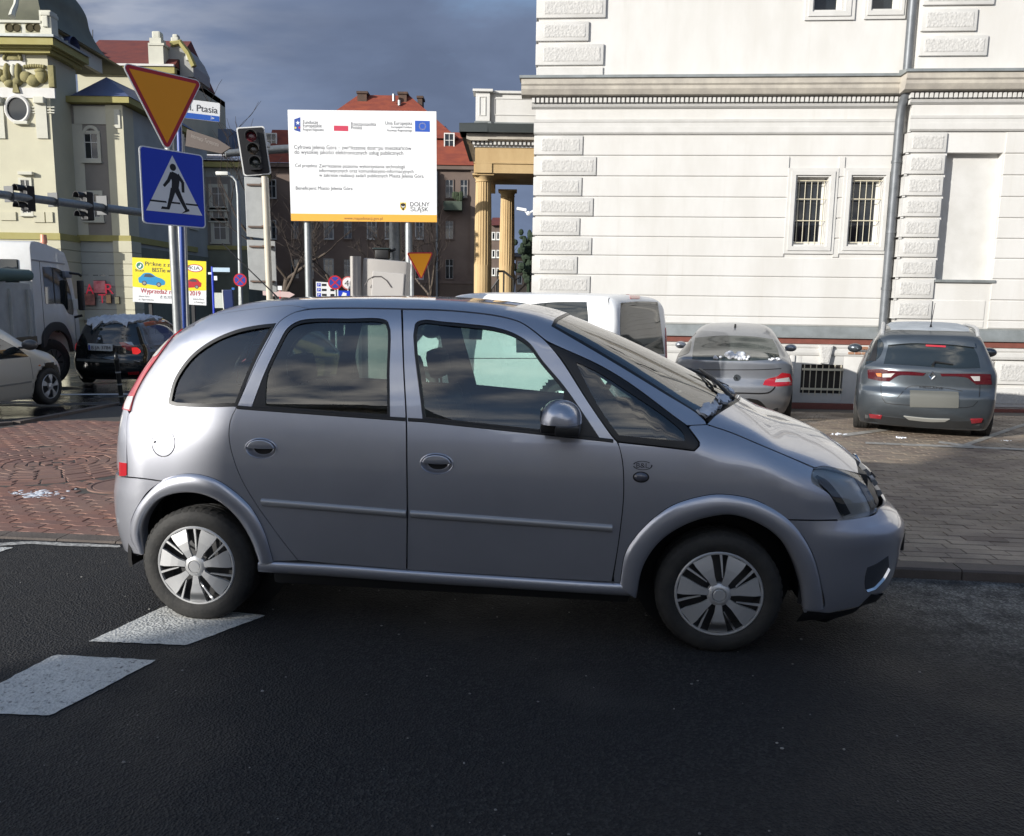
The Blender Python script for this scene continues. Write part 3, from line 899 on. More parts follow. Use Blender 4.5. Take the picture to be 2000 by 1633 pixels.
ZC.panel('fog_recess', fog, (.66, -.75, 0), mat('dark bumper recess', (.05, .055, .065), .4), car, off=.006, lip=.01, gap=0, mirror=True)
fl_ = ZC.px([(1690, 1151), (1705, 1146), (1722, 1128), (1733, 1108)])
ZC.strip('fog_trim', fl_, fl_ + np.array([.004, 0, -.014]), (.66, -.75, 0), [(0, .006), (.5, .016), (1, .006)], CHROME, car, mirror=True, n=14)
plate = fsurf([(-.26, .50), (.26, .50), (.26, .39), (-.26, .39)])
xm = plate[:, 0].max() + .012
pb = MB(); pb.rbox(xm, xm + .02, -.27, .27, .385, .505, .006); pb.build('plate_frame', BLACK, car)
# rear bumper, tail lamps, tailgate
rb = ZC.pxc([(284, 1081, 'c'), (262, 1055), (256, 1027), (262, 1005), (273, 984), (290, 960), (316, 940, 'c'), (280, 935), (234, 931, 'c')], 5, False)
def rsurf(yz): return ZC.along([(-9, y, z) for y, z in yz], (-1, 0, 0))
rt = rsurf([(y, float(rb[-1][2]) - .004) for y in np.linspace(rb[-1][1], 0, 9)[1:]])
rc = rsurf([(0, z) for z in np.linspace(rt[-1][2], .25, 9)[1:]])
rl = rsurf([(y, .25) for y in np.linspace(0, -.62, 7)[1:]])
ZC.panel('rear_bumper', np.vstack([rb, rt, rc, rl]), (-.66, -.75, 0), SILVER, car, off=.006, mirror=True, gap=.0015)
lamp = ZC.pxc([(345, 641, 'c'), (329, 653), (299, 684), (273, 723), (251, 766), (240, 800, 'c'), (256, 804, 'c'), (264, 774), (281, 740), (316, 689), (340, 655)])
TL = (-.62, -.78, .1)
ZC.panel('tail_lamp', lamp, TL, RED_LENS, car, off=.006, lip=.02, mirror=True, gap=.001, grid=.03)
wl_ = ZC.pxc([(334, 652, 'c'), (318, 668), (300, 689), (296, 698, 'c'), (306, 697), (320, 680), (332, 664)])
ZC.panel('clear_lens', wl_, TL, CLEAR_LENS, car, off=.0085, lip=.004, gap=0, mirror=True, fine=.006)
wl2 = ZC.pxc([(252, 775, 'c'), (246, 790), (244, 799, 'c'), (255, 801, 'c'), (259, 788), (263, 775, 'c')])
ZC.panel('clear_lens', wl2, TL, CLEAR_LENS, car, off=.0085, lip=.004, gap=0, mirror=True, fine=.006)
ref = ZC.px([(234, 902), (249, 904), (249, 930), (234, 930)])
ZC.panel('reflector', np.vstack([resample(ref, .02)]), TL, RED_LENS, car, off=.005, lip=.006, gap=.001, mirror=True, fine=.008)
tg_n = ZC.pxc([(236, 931, 'c'), (249, 931, 'c'), (248, 903), (248, 860), (250, 813), (256, 804, 'c'), (243, 799, 'c'), (254, 766), (276, 723), (302, 684), (332, 653), (347, 641, 'c')], 4, False)
tgt = rear_top[::-1]
tgc = rsurf([(0, z) for z in np.linspace(tgt[-1][2] - .02, float(rb[-1][2]), 14)])
tgb = rsurf([(y, float(rb[-1][2])) for y in np.linspace(0, tg_n[0][1], 8)[1:-1]])
rwy = [(-.56, 1.12), (-.58, 1.2), (-.52, 1.40), (-.47, 1.47), (-.3, 1.50), (0, 1.51)]
rwl = rsurf(rwy + [(-a, c) for a, c in rwy[-2::-1]] + [(.3, 1.085), (0, 1.075), (-.3, 1.085)])
ZC.panel('tailgate', np.vstack([tg_n, tgt[:-1], mir(np.vstack([tg_n, tgt])), tgb[::-1] * np.array([1, -1, 1]), tgb[::-1]]), (-1, 0, .35), SILVER, car, holes=[rwl], off=.001, gap=.001)
ZC.panel('rear_window', rwl, (-1, 0, .35), CARGL, car, off=-.006, lip=0, gap=-.004)

# arch flares, sills, rubbing strips
FLP = [(0, .002), (.04, .009), (.2, .018), (.5, .023), (.8, .021), (.95, .012), (1.0, -.002), (1.0, -.05)]
fo = ZC.pxc([(1211, 1141), (1213, 1127), (1223, 1077), (1263, 1025), (1312, 988), (1378, 968), (1418, 966), (1478, 978), (1540, 1015), (1570, 1051), (1590, 1091), (1603, 1144), (1608, 1187)], 5, False)
fi = ZC.pxc([(1243, 1167), (1256, 1107), (1289, 1058), (1339, 1025), (1395, 1008), (1431, 1006), (1478, 1021), (1521, 1051), (1547, 1091), (1564, 1140), (1568, 1187)], 5, False)
ZC.strip('arch_flare', fo, fi, SIDE, FLP, SILVER, car, 60, mirror=True)
ro = ZC.pxc([(270, 1070), (258, 1050), (256, 1027), (273, 984), (316, 939.5), (350, 927), (384, 926), (423, 937), (457, 959), (492, 993), (517, 1040), (534, 1097)], 5, False)
ri = ZC.pxc([(284, 1081), (277, 1055), (276, 1036), (286, 1006), (311, 976), (350, 963), (393, 965), (432, 982), (466, 1014), (492, 1057), (507, 1099)], 5, False)
ZC.strip('arch_flare', ro, ri, SIDE, FLP, SILVER, car, 60, mirror=True)
st_ = ZC.pxc([(506, 1096), (660, 1104), (794, 1114), (1000, 1127), (1196, 1139), (1242, 1140)], 5, False)
sb_ = ZC.pxc([(506, 1118), (660, 1128), (794, 1138), (1000, 1151), (1193, 1163), (1242, 1166)], 5, False)
ZC.strip('sill', st_, sb_, SIDE, [(0, -.02), (.0, .004), (.12, .014), (.5, .017), (.85, .010), (1, -.004), (1, -.06)], SILVER, car, 40, mirror=True)
RUBP = [(0, 0), (.06, .010), (.3, .016), (.7, .015), (.94, .008), (1, 0)]
for a, bq in (((511, 973.5), (794, 996.5)), ((801, 996.5), (1196, 1025))):
    xs = np.linspace(0, 1, 26)
    A = ZC.px([(a[0] + (bq[0] - a[0]) * t, a[1] + (bq[1] - a[1]) * t) for t in xs])
    B = ZC.px([(a[0] + (bq[0] - a[0]) * t + (2 if t < .02 else 0), a[1] + (bq[1] - a[1]) * t + 14.5) for t in xs])
    ZC.strip('rubbing_strip', A, B, SIDE, RUBP, TRIM, car, 26, mirror=True)
# door handles, fuel flap, repeater, badge, wing mirrors
def disc_on(name, cpx, rx, rz, m, h=.004, inner=0, dome=.0):
    c = ZC.px([cpx])[0]
    lp = [(c[0] + rx * math.cos(t), c[1] - .5, c[2] + rz * math.sin(t)) for t in np.linspace(0, 2 * math.pi, 40, endpoint=False)]
    return ZC.panel(name, np.array(lp), SIDE, m, car, off=h, lip=.006, gap=0, mirror=False, fine=.004, grid=.02)
for cpx in ((510, 876), (853, 906)):
    c = ZC.px([cpx])[0]
    for sg in (1, -1):
        n = ZC.N(np.array([c]))[0]
        Mh = Matrix.Translation((c[0], c[1] * sg, c[2]))
        b = MB()
        b.lathe([(.0, -.030), (.05, -.028), (.068, -.014), (.076, .002), (.080, .0045), (.084, .003), (.086, -.004)], Mh @ Matrix.Diagonal((1, 1, .62, 1)) @ Matrix.Rotation(R(90) * sg, 4, 'X'), 36)
        b.build('door_handle_cup', SILVER, car, smooth=50)
        h = MB()
        prof = curve2([(-.073, .004, 'c'), (-.055, .030), (-.02, .043), (.02, .043), (.055, .030), (.073, .004, 'c'), (.02, .0), (-.02, .0)], 5)
        h.prism([tuple(p) for p in prof], -.02, .012, lambda a, e, q: (c[0] + a, (c[1] - q) * sg, c[2] + e))
        h.build('door_handle', SILVER, car, smooth=60, bevel=.005)
disc_on('flap_catch', (298, 862), .016, .007, TRIM, .009)
disc_on('repeater_base', (1252, 932), .0385, .0265, SEAL, .001)
c = ZC.px([(1252, 932)])[0]
b = MB(); b.sphere(tuple(c + np.array([0, .004, 0])), (.034, .018, .023), 20, 12)
b.build('side_repeater', mat('smoked repeater lens', (.10, .10, .12), .1, coat=.6), car, smooth=60)
cb = ZC.px([(1255, 909)])[0]
Mb = Matrix.Translation(Vector(cb) + Vector((0, -.004, 0))) @ Matrix.Rotation(R(90), 4, 'X')
b = MB()
for k in range(26):
    t0, t1 = 2 * math.pi * k / 26, 2 * math.pi * (k + 1) / 26
    if k in (1, 2, 12, 13): continue
    b.add([tuple(Mb @ Vector((q * .046 * math.cos(t), q * .022 * math.sin(t), 0))) for t in (t0, t1) for q in (1, .86)], [(0, 1, 3, 2)])
DARKB = mat('dark badge', (.05, .05, .06), .4)
badge = b.build('side_badge', DARKB, car)
text('badge_lettering', 'B&L', Mb @ Matrix.Translation((0, -.011, 0)), badge, DARKB, .024, .058, 'CENTER')
for sg in (1, -1):
    mb = MB()
    mc = (.547, -.905)
    prof = []
    P = curve2([(-.125, -.062, 'c'), (-.118, -.02), (-.08, .045), (-.02, .068), (.05, .058), (.10, .02), (.118, -.03), (.122, -.062, 'c')], 6)
    rows = []
    for q, sc, up in ((-.125, .30, 0), (-.118, .52, 0), (-.100, .74, 0), (-.07, .88, 0), (-.03, .97, 0), (0.01, 1, 0), (.045, .97, 0), (.075, .86, 0), (.09, .66, 0)):
        rows.append([(mc[0] + a * sc * .80, (mc[1] + q) * sg, 1.1135 + (e + .062) * sc * .80) for a, e in P])
    k = len(P)
    v = [p for r_ in rows for p in r_]
    f = [(j * k + i, j * k + (i + 1) % k, (j + 1) * k + (i + 1) % k, (j + 1) * k + i) for j in range(len(rows) - 1) for i in range(k)]
    f += [tuple(range(k)), tuple(range(len(v) - 1, len(v) - k - 1, -1))]
    mb.add(v, f)
    mo = mb.build('wing_mirror', SILVER, car, smooth=60)
    lb = MB()
    lb.rbox(mc[0] - .092, mc[0] + .092, -.07, .085, -.050, 0, .016, Matrix.Translation((0, mc[1] * sg, 1.114)))
    lb.rbox(mc[0] - .02, mc[0] + .09, .0, .15, -.045, .0, .012, Matrix.Translation((0, mc[1] * sg, 1.114)) @ Matrix.Diagonal((1, -sg, 1, 1)))
    lb.build('mirror_foot', BLACK, mo, smooth=40)
    gl_ = MB(); gl_.box(mc[0] - .099, mc[0] - .096, -.05, .06, -.03, .025, Matrix.Translation((.006, mc[1] * sg, 1.148)))
    gl_.build('mirror_glass', CHROME, mo)
# wheels
wheel(car, -1.317, -.735, .300, .2075, .185, 1, COVERM)
wheel(car, 1.315, -.735, .300, .2075, .185, 1, COVERM, steer=0)
wheel(car, -1.317, .735, .300, .2075, .185, -1, COVERM)
wheel(car, 1.315, .735, .300, .2075, .185, -1, COVERM)
# what closes the body: floor, engine bay, arch liners
ub = MB()
ub.rbox(-.93, .90, -.775, .775, .20, .50, .03)
ub.rbox(.86, 2.06, -.55, .55, .22, .86, .05)
ub.rbox(1.70, 2.05, -.66, .66, .30, .62, .05)
ub.rbox(-1.80, -.90, -.56, .56, .30, .86, .05)
ub.rbox(-1.78, -1.62, -.60, .60, .36, .62, .04)
ub.rbox(.80, 1.70, -.72, .72, .72, .90, .04)
ub.rbox(-1.76, -.86, -.74, .74, .74, .93, .04)
for wx in (-1.317, 1.315):
    for sg in (-1, 1):
        Ml = Matrix.Translation((wx, sg * .79, .31)) @ Matrix.Rotation(R(-90) * sg, 4, 'X')
        q = 0 if sg < 0 else 180
        ub.lathe([(.395, -.26), (.395, 0.0), (.375, .0)], Ml, 28, a0=R(q - 8), a1=R(q + 188))
        ub.lathe([(.0, -.27), (.40, -.27)], Ml, 28)
ub.build('underbody', BLACK, car, smooth=40)
ins = MB()
for lp in (fd, rd):
    pass
dl = ZC.pxc([(463, 800, 'c'), (794, 822), (1205, 865, 'c'), (1195, 1120, 'c'), (794, 1100), (590, 1085, 'c'), (470, 900)], 4)
ZC.panel('door_lining', dl, SIDE, INTERIOR, car, off=-.06, lip=.0, gap=0, mirror=True)
b = MB()
b.rbox(.72, 1.40, -.66, .66, .62, .985, .06)
b.rbox(.98, 1.46, -.66, .66, .9, 1.03, .05)
b.sphere((.86, .36, 1.02), (.14, .2, .07), 16, 10)
b.rbox(.35, .85, -.12, .12, .45, .80, .04)
b.build('dashboard', INTERIOR, car, smooth=40)
b = MB()
Ms = Matrix.Translation((.70, .36, 1.02)) @ Matrix.Rotation(R(-64), 4, 'Y')
b.lathe([(.175 + .014 * math.cos(t), .014 * math.sin(t)) for t in np.linspace(0, 2 * math.pi, 9)], Ms, 36)
for t in (0, 120, 240):
    b.box(0, .17, -.02, .02, -.012, .004, Ms @ Matrix.Rotation(R(t + 180), 4, 'Z'))
b.cyl((.70, .36, 1.02), (.90, .36, .92), .04)
b.build('steering_wheel', INTERIOR, car, smooth=40)
def seat(x, y, w, rear=False):
    b = MB()
    b.rbox(-.24, .26, -w, w, -.09, .07, .05, Matrix.Translation((x, y, .52)) @ Matrix.Rotation(R(-6), 4, 'Y'))
    b.rbox(-.07, .06, -w * .92, w * .92, -.02, .60, .05, Matrix.Translation((x - .25, y, .56)) @ Matrix.Rotation(R(-16), 4, 'Y'))
    b.rbox(-.05, .05, -w, -w * .74, .02, .52, .03, Matrix.Translation((x - .20, y, .56)) @ Matrix.Rotation(R(-16), 4, 'Y'))
    b.rbox(-.05, .05, w * .74, w, .02, .52, .03, Matrix.Translation((x - .20, y, .56)) @ Matrix.Rotation(R(-16), 4, 'Y'))
    s_ = b.build('seat', SEATM, car, smooth=40)
    for hy in ((0,) if not rear else (-.34, .34)):
        h = MB()
        zt = 1.27 if not rear else 1.22
        h.rbox(-.055, .055, -.135, .135, -.085, .10, .05, Matrix.Translation((x - .455, y + hy, zt)) @ Matrix.Rotation(R(-10), 4, 'Y'))
        for q in (-.06, .06): h.cyl((x - .45, y + hy + q, zt - .18), (x - .455, y + hy + q, zt), .007, n=8)
        h.build('headrest', SEATM, s_, smooth=40)
seat(.16, -.36, .25)
seat(.16, .36, .25)
seat(-.72, 0, .60, True)
b = MB()
b.tube([(.62, 0, 1.42), (.60, 0, 1.46)], .012)
b.rbox(.56, .585, -.10, .10, 1.36, 1.42, .015)
b.build('rear_view_mirror', BLACK, car)
# windscreen sticker, cowl and wipers, snow left at the foot of the glass
b = MB()
b.add([tuple(p + np.array([0, .012, 0])) for p in ZC.px([(1007, 656), (1048, 671), (1050, 690), (1008, 689)])], [(0, 1, 2, 3)])
b.build('notice_sheet', mat('paper', (.75, .76, .74), .7), car)
b = MB()
nq = 20
ys = np.linspace(-.70, .70, nq)
fx0 = lambda y: cowl_x + .24 * (1 - (y / abs(wsn[-1][1])) ** 2) - .03
fx1 = lambda y: hood_n[0][0] + .26 * (1 - (y / abs(hood_n[0][1])) ** 2) + .09
A = ZC.along([(fx0(y), y, 2) for y in ys], (0, 0, 1)) - np.array([0, 0, .022])
B = ZC.along([(fx1(y), y, 2) for y in ys], (0, 0, 1)) - np.array([0, 0, .03])
b.add([*A, *B], [(i, i + 1, nq + i + 1, nq + i) for i in range(nq - 1)])
b.build('wiper_tray', BLACK, car)
for (y0, y1, k) in ((-.40, .12, .17), (.18, .60, .12)):
    b = MB()
    p0 = ZC.along([(fx0(y0) + .05, y0, 2)], (0, 0, 1))[0] + np.array([0, 0, .015])
    pts = [p0] + [ZC.along([(fx0(y) - k * t, y, 2)], (0, 0, 1))[0] + np.array([0, 0, .03]) for y, t in ((y0 + (y1 - y0) * .4, .5), (y1, .75))]
    b.tube(pts, [.013, .009, .007])
    bl = [ZC.along([(fx0(y) - k * (.35 + .6 * t), y, 2)], (0, 0, 1))[0] + np.array([0, 0, .012]) for t, y in ((t, y0 + .1 + (y1 - y0 + .1) * t) for t in np.linspace(0, 1, 8))]
    b.tube(bl, .009, 6)
    b.build('wiper', BLACK, car, smooth=40)
def snow_patch(outline, h):
    P = curve2(outline, 6)
    P = P + rng.normal(0, .007, P.shape)
    off = lambda S3: h * np.clip(.8 + .5 * np.sin(S3[:, 0] * 90) * np.sin(S3[:, 1] * 75) + rng.normal(0, .35, len(S3)), .15, 2.4)
    o = ZC.panel('snow', ZC.along([(x, y, 3) for x, y in P], (0, 0, 1)), (0, 0, 1), SNOW, car, off=off, lip=h, gap=0, grid=.014, fine=.008)
    o['kind'] = 'stuff'
wx0 = cowl_x
snow_patch([(wx0 - .03, -.70), (wx0 + .03, -.69), (wx0 + .075, -.62), (wx0 + .10, -.56), (wx0 + .06, -.57), (wx0 + .01, -.64)], .014)
snow_patch([(wx0 + .10, -.52), (wx0 + .16, -.45), (wx0 + .19, -.36), (wx0 + .14, -.38), (wx0 + .10, -.47)], .012)
snow_patch([(wx0 + .20, -.2), (wx0 + .24, -.1), (wx0 + .24, .1), (wx0 + .20, .05)], .010)
# thin aerial at the back of the roof
p = ZC.along([(-1.19, .02, 3)], (0, 0, 1))[0]
b = MB(); b.tube([p, p + np.array([-.03, 0, .04]), p + np.array([-.34, 0, .33])], [.013, .0045, .0028], 6); b.build('aerial', BLACK, car)

# ------------------------------------------------------------------ ground
def node_mat(name):
    m = bpy.data.materials.new(name)
    MATS[name] = m
    m.use_nodes = True
    nt = m.node_tree
    b = nt.nodes['Principled BSDF']
    def N(t, **k):
        n = nt.nodes.new(t)
        ins = k.pop('ins', {})
        for a, v in k.items(): setattr(n, a, v)
        for a, v in ins.items(): n.inputs[a].default_value = v
        return n
    L = nt.links.new
    def math_(op, a, c=None, clamp=False):
        n = N('ShaderNodeMath', operation=op, use_clamp=clamp)
        for i, v in enumerate((a, c)):
            if v is None: continue
            if isinstance(v, (int, float)): n.inputs[i].default_value = v
            else: L(v, n.inputs[i])
        return n.outputs[0]
    def ramp(src, a, c, o0=0, o1=1, smooth=True):
        n = N('ShaderNodeMapRange', interpolation_type='SMOOTHSTEP' if smooth else 'LINEAR')
        L(src, n.inputs[0])
        for i, v in zip((1, 2, 3, 4), (a, c, o0, o1)): n.inputs[i].default_value = v
        return n.outputs[0]
    def noise(vec, scale, detail=5, rough=.6):
        n = N('ShaderNodeTexNoise', ins={'Scale': scale, 'Detail': detail, 'Roughness': rough})
        L(vec, n.inputs['Vector'])
        return n.outputs['Fac']
    def mixc(f, a, c):
        n = N('ShaderNodeMix', data_type='RGBA')
        if isinstance(f, (int, float)): n.inputs[0].default_value = f
        else: L(f, n.inputs[0])
        for i, v in ((6, a), (7, c)):
            if isinstance(v, tuple): n.inputs[i].default_value = (*v, 1)
            else: L(v, n.inputs[i])
        return n.outputs[2]
    def bump(h, strength, dist, base=None):
        n = N('ShaderNodeBump', ins={'Strength': strength, 'Distance': dist})
        L(h, n.inputs['Height'])
        if base is not None: L(base, n.inputs['Normal'])
        return n.outputs[0]
    return m, nt, b, N, L, math_, ramp, noise, mixc, bump

def asphalt():
    m, nt, b, N, L, mt, ramp, noise, mixc, bump = node_mat('asphalt')
    pos = N('ShaderNodeNewGeometry').outputs['Position']
    sp = N('ShaderNodeSeparateXYZ'); L(pos, sp.inputs[0])
    vor = N('ShaderNodeTexVoronoi', ins={'Scale': 95.0}); L(pos, vor.inputs['Vector'])
    grain = noise(pos, 60, 6, .7)
    big = noise(pos, .9, 6, .6)
    mid = noise(pos, 6, 5, .65)
    stone = ramp(vor.outputs['Color'], .35, .95)
    c = mixc(stone, (.013, .013, .0145), (.046, .045, .044))
    c = mixc(ramp(big, .35, .62, 0, .7), c, (.011, .011, .0125))
    c = mixc(ramp(noise(pos, .45, 5, .6), .54, .72, 0, .5), c, (.062, .060, .057))
    # pale dust and salt that gathers along the kerb on the right
    dx = mt('ADD', mt('MULTIPLY', sp.outputs['X'], .09), sp.outputs['Y'])
    near = ramp(dx, 3.3, 4.7)
    rgt = ramp(sp.outputs['X'], 1.6, 2.6)
    dust = mt('MULTIPLY', mt('MULTIPLY', near, rgt), ramp(mid, .3, .62, .15, 1))
    c = mixc(mt('MULTIPLY', dust, .8), c, mixc(stone, (.15, .142, .128), (.42, .40, .36)))
    # worn tracks left of the car are a little bluish and smooth
    L(c, b.inputs['Base Color'])
    wet = mt('MULTIPLY', ramp(sp.outputs['Y'], 8.2, 9.6), ramp(sp.outputs['X'], -4.5, -6.2))
    wet = mt('MULTIPLY', wet, ramp(noise(pos, .55, 4, .55), .36, .52))
    damp = ramp(big, .38, .68, 0, .24)
    rg = mt('SUBTRACT', mt('SUBTRACT', .80, damp), mt('MULTIPLY', wet, .70), True)
    L(rg, b.inputs['Roughness'])
    h = mt('ADD', mt('MULTIPLY', vor.outputs['Distance'], 1.2), grain)
    bn = bump(h, .85, .009)
    nmix = N('ShaderNodeMix', data_type='VECTOR')
    L(mt('MULTIPLY', wet, .93), nmix.inputs[0])
    L(bn, nmix.inputs[4])
    L(N('ShaderNodeNewGeometry').outputs['Normal'], nmix.inputs[5])
    L(nmix.outputs[1], b.inputs['Normal'])
    b.inputs['Specular IOR Level'].default_value = .36
    return m
ASPH = asphalt()
ys = [-40, -10, 0, 4, 8] + [9 + .4 * i for i in range(18)] + [17, 19, 22, 26, 30, 60, 120, 300, 900]
xs = [-700, -150, -60, -30, -12, -6, 0, 6, 12, 30, 60, 150, 700]
mobj('road', [(x, y, g(y)) for y in ys for x in xs], [(j * len(xs) + i, j * len(xs) + i + 1, (j + 1) * len(xs) + i + 1, (j + 1) * len(xs) + i) for j in range(len(ys) - 1) for i in range(len(xs) - 1)], ASPH, smooth=60)
tag(bpy.data.objects['road'], kind='structure')

def kerb_y(x): return 4.93 - .09 * x
def lift(x, y):                                     # pavement height above the road: flush at the crossing, a low kerb further right
    t = min(max((x - 1.75) / .5, 0), 1)
    return .010 + .055 * t * t * (3 - 2 * t) * min(max(1 - (y - 5.5) / 4.5, 0), 1)
def sheet(name, poly, dz, m, step=.5, top=None):
    """a pavement base that follows the fall of the ground"""
    P = np.array(poly)
    lo, hi = P.min(0), P.max(0)
    loop = resample(P, step)
    X, Y = np.meshgrid(np.arange(lo[0], hi[0], step), np.arange(lo[1], hi[1], step))
    G = np.stack([X.ravel(), Y.ravel()], 1)
    G = G[pip(G, loop)]
    G = G[pdist(G, loop) > step * .45]
    pts = np.vstack([loop, G])
    n = len(loop)
    r = delaunay_2d_cdt([Vector(p) for p in pts], [(i, (i + 1) % n) for i in range(n)], [], 0, 1e-6)
    V = np.array([tuple(p) for p in r[0]])
    T = np.array([tuple(t) for t in r[2] if len(t) == 3])
    T = T[pip(V[T].mean(1), loop)]
    v = [(x, y, g(y) + dz + lift(x, y)) for x, y in V]
    f = [tuple(t) if np.cross(V[t[1]] - V[t[0]], V[t[2]] - V[t[0]]) > 0 else tuple(t[::-1]) for t in T]
    b0 = len(v)
    v += [(x, y, g(y) + dz + lift(x, y)) for x, y in loop] + [(x, y, g(y) - .25) for x, y in loop]
    f += [(b0 + i, b0 + n + i, b0 + n + (i + 1) % n, b0 + (i + 1) % n) for i in range(n)]
    o = mobj(name, v, f, m, smooth=30)
    return tag(o, kind='structure')
def paver_mat(name, c1, c2, c3, rough=.75):
    m, nt, b, N, L, mt, ramp, noise, mixc, bump = node_mat(name)
    gm = N('ShaderNodeNewGeometry')
    oi = N('ShaderNodeObjectInfo')
    rnd = mt('FRACT', mt('ADD', gm.outputs['Random Per Island'], oi.outputs['Random']))
    pos = gm.outputs['Position']
    c = mixc(rnd, c1, c2)
    c = mixc(ramp(noise(pos, 1.3, 5, .6), .38, .66, 0, .75), c, c3)
    c = mixc(ramp(noise(pos, 45, 4, .7), .45, .75, 0, .35), c, tuple(q * .55 for q in c1))
    L(c, b.inputs['Base Color'])
    L(ramp(noise(pos, 2.1, 4, .6), .3, .7, rough - .25, rough + .12), b.inputs['Roughness'])
    L(bump(noise(pos, 90, 5, .7), .5, .004), b.inputs['Normal'])
    return m
REDP = paver_mat('red paving brick', (.255, .125, .090), (.19, .102, .082), (.235, .148, .115))
GREYP = paver_mat('grey paving brick', (.15, .112, .090), (.235, .188, .148), (.275, .222, .162))
JOINT = mat('joint sand', (.055, .048, .042), .95, col2=(.09, .08, .07), nscale=25)
KERBM = mat('concrete kerb', (.14, .112, .095), .85, col2=(.085, .070, .060), nscale=3, bump=.4, bscale=60)
island = [(.8, kerb_y(.8) + .14), (-3, kerb_y(-3) + .14), (-9, 5.88), (-9.8, 8.2), (-8.4, 9.0), (-6.55, 9.85), (-6.40, 10.4), (-6.40, 11.5), (-6.62, 13.3), (-6.5, 17), (-6.3, 22), (.8, 22)]
lot = [(.8, 22), (.8, kerb_y(.8) + .14), (15, kerb_y(15) + .14), (20, 6), (20, 22)]
brick_pavement = sheet('brick_pavement', island, -.006, JOINT)
parking_bay_paving = sheet('parking_bay_paving', lot, -.006, JOINT)
far_paver = paver_mat('far red paving', (.25, .12, .09), (.20, .105, .085), (.24, .15, .12))

def scatter_bricks(parent, bricks, m, n_single=300, joined='paving_bricks'):
    """bricks: list of (outline, cx, cy, angle, key); those that show largest become objects, the rest one mesh"""
    tm = {}
    def visible(cx, cy):
        d = np.array([cx, cy, g(cy)]) - CAMP
        z = d @ FW
        u, v = CX + FPX * (d @ RT) / z, CY - FPX * (d @ UP) / z
        hid = 235 < u < 1745 and v > 700 and cy < 9
        return -10 < u < 2010 and v < 1640 and not hid
    def z_of(x, y): return g(y) + lift(x, y)
    order = sorted(bricks, key=lambda q: (not visible(q[1], q[2]), q[1] ** 2 + q[2] ** 2))
    rest = MB()
    for i, (poly, cx, cy, a, key) in enumerate(order):
        n = len(poly)
        dz = rng.normal(0, .0016)
        if key not in tm:
            v = [(x, y, .0) for x, y in inset(np.array(poly), .004)] + [(x, y, -.004) for x, y in poly] + [(x, y, -.02) for x, y in poly]
            f = [tuple(range(n))] + [(k + n * j, n * (j + 1) + k, n * (j + 1) + (k + 1) % n, n * j + (k + 1) % n) for j in (0, 1) for k in range(n)]
            tm[key] = (v, f, None)
        v, f, me = tm[key]
        Mx = Matrix.Translation((cx, cy, z_of(cx, cy) + dz)) @ Matrix.Rotation(a, 4, 'Z') @ Matrix.Rotation(rng.normal(0, .006), 4, 'X') @ Matrix.Rotation(rng.normal(0, .006) , 4, 'Y')
        if i < n_single:
            if me is None:
                o = mobj('paving_brick', v, f, m, parent)
                tm[key] = (v, f, o.data)
            else:
                o = bpy.data.objects.new('paving_brick', me)
                COL.objects.link(o)
                o.parent = parent
            o.matrix_local = Mx
        else:
            A = np.array(Mx)
            rest.add(np.array(v) @ A[:3, :3].T + A[:3, 3], f)
    o = mobj(joined, rest.v, rest.f, m, parent)
    o['kind'] = 'stuff'
def wavy(l, w, gp=.005):
    l, w = l - gp, w - gp
    q = [(-.5, 0), (-.36, .16), (-.14, .16), (.0, 0.0), (.14, -.16), (.36, -.16), (.5, 0)]
    lo = [(x * l, -w / 2 + y * .075) for x, y in q]
    hi = [(x * l, w / 2 + y * .075) for x, y in q][::-1]
    return [tuple(p) for p in lo + hi]
def plain(l, w, gp=.006): return [(-l / 2 + gp / 2, -w / 2 + gp / 2), (l / 2 - gp / 2, -w / 2 + gp / 2), (l / 2 - gp / 2, w / 2 - gp / 2), (-l / 2 + gp / 2, w / 2 - gp / 2)]
ANG = math.atan(-.09)
ca, sa = math.cos(ANG), math.sin(ANG)
isl = np.array(island)
bricks = []
RC, RR = (-4.55, 7.75), 1.02
CC, CRR = (-3.42, 6.82), .30
W1 = wavy(.20, .10)
o0 = (-3.0, kerb_y(-3) + .145)
for j in range(56):
    for i in range(-24, 12):
        u, v = (i + .5 * (j % 2)) * .2, (j + .5) * .1
        x, y = o0[0] + u * ca - v * sa, o0[1] + u * sa + v * ca
        if not (-7.6 < x < -1.7 and y < 10.6): continue
        if math.hypot(x - RC[0], y - RC[1]) < RR or math.hypot(x - CC[0], y - CC[1]) < CRR + .05: continue
        P = np.array([[x, y], [x + .1, y + .05], [x - .1, y + .05]])
        if pip(P, isl).all() and pdist(P, isl).min() > .03: bricks.append((W1, x, y, ANG, 'w'))
for k in range(9):                                  # the ring of concentric setts let into the brickwork
    r = .10 + k * .105
    n = max(6, int(2 * math.pi * r / .2))
    l = 2 * math.pi * (r - .02) / n
    pl = plain(min(l, .21), .10)
    for i in range(n):
        t = 2 * math.pi * (i + .5 * (k % 2)) / n
        bricks.append((pl, RC[0] + r * math.cos(t), RC[1] + r * math.sin(t), t + math.pi / 2, 'r%d' % k))
scatter_bricks(brick_pavement, bricks, REDP)
b = MB(); b.lathe([(0, .006), (CRR - .05, .006), (CRR - .045, .001), (CRR - .035, .001), (CRR - .03, .008), (CRR, .008), (CRR, -.03)], Matrix.Translation((CC[0], CC[1], lift(*CC))), 40)
b.build('access_cover', mat('brick coloured cover', (.22, .13, .10), .8, col2=(.17, .10, .085), nscale=20), brick_pavement, smooth=30)
bricks = []
o0 = (2.0, kerb_y(2) + .15)
LG, SM = plain(.285, .105), plain(.20, .10)
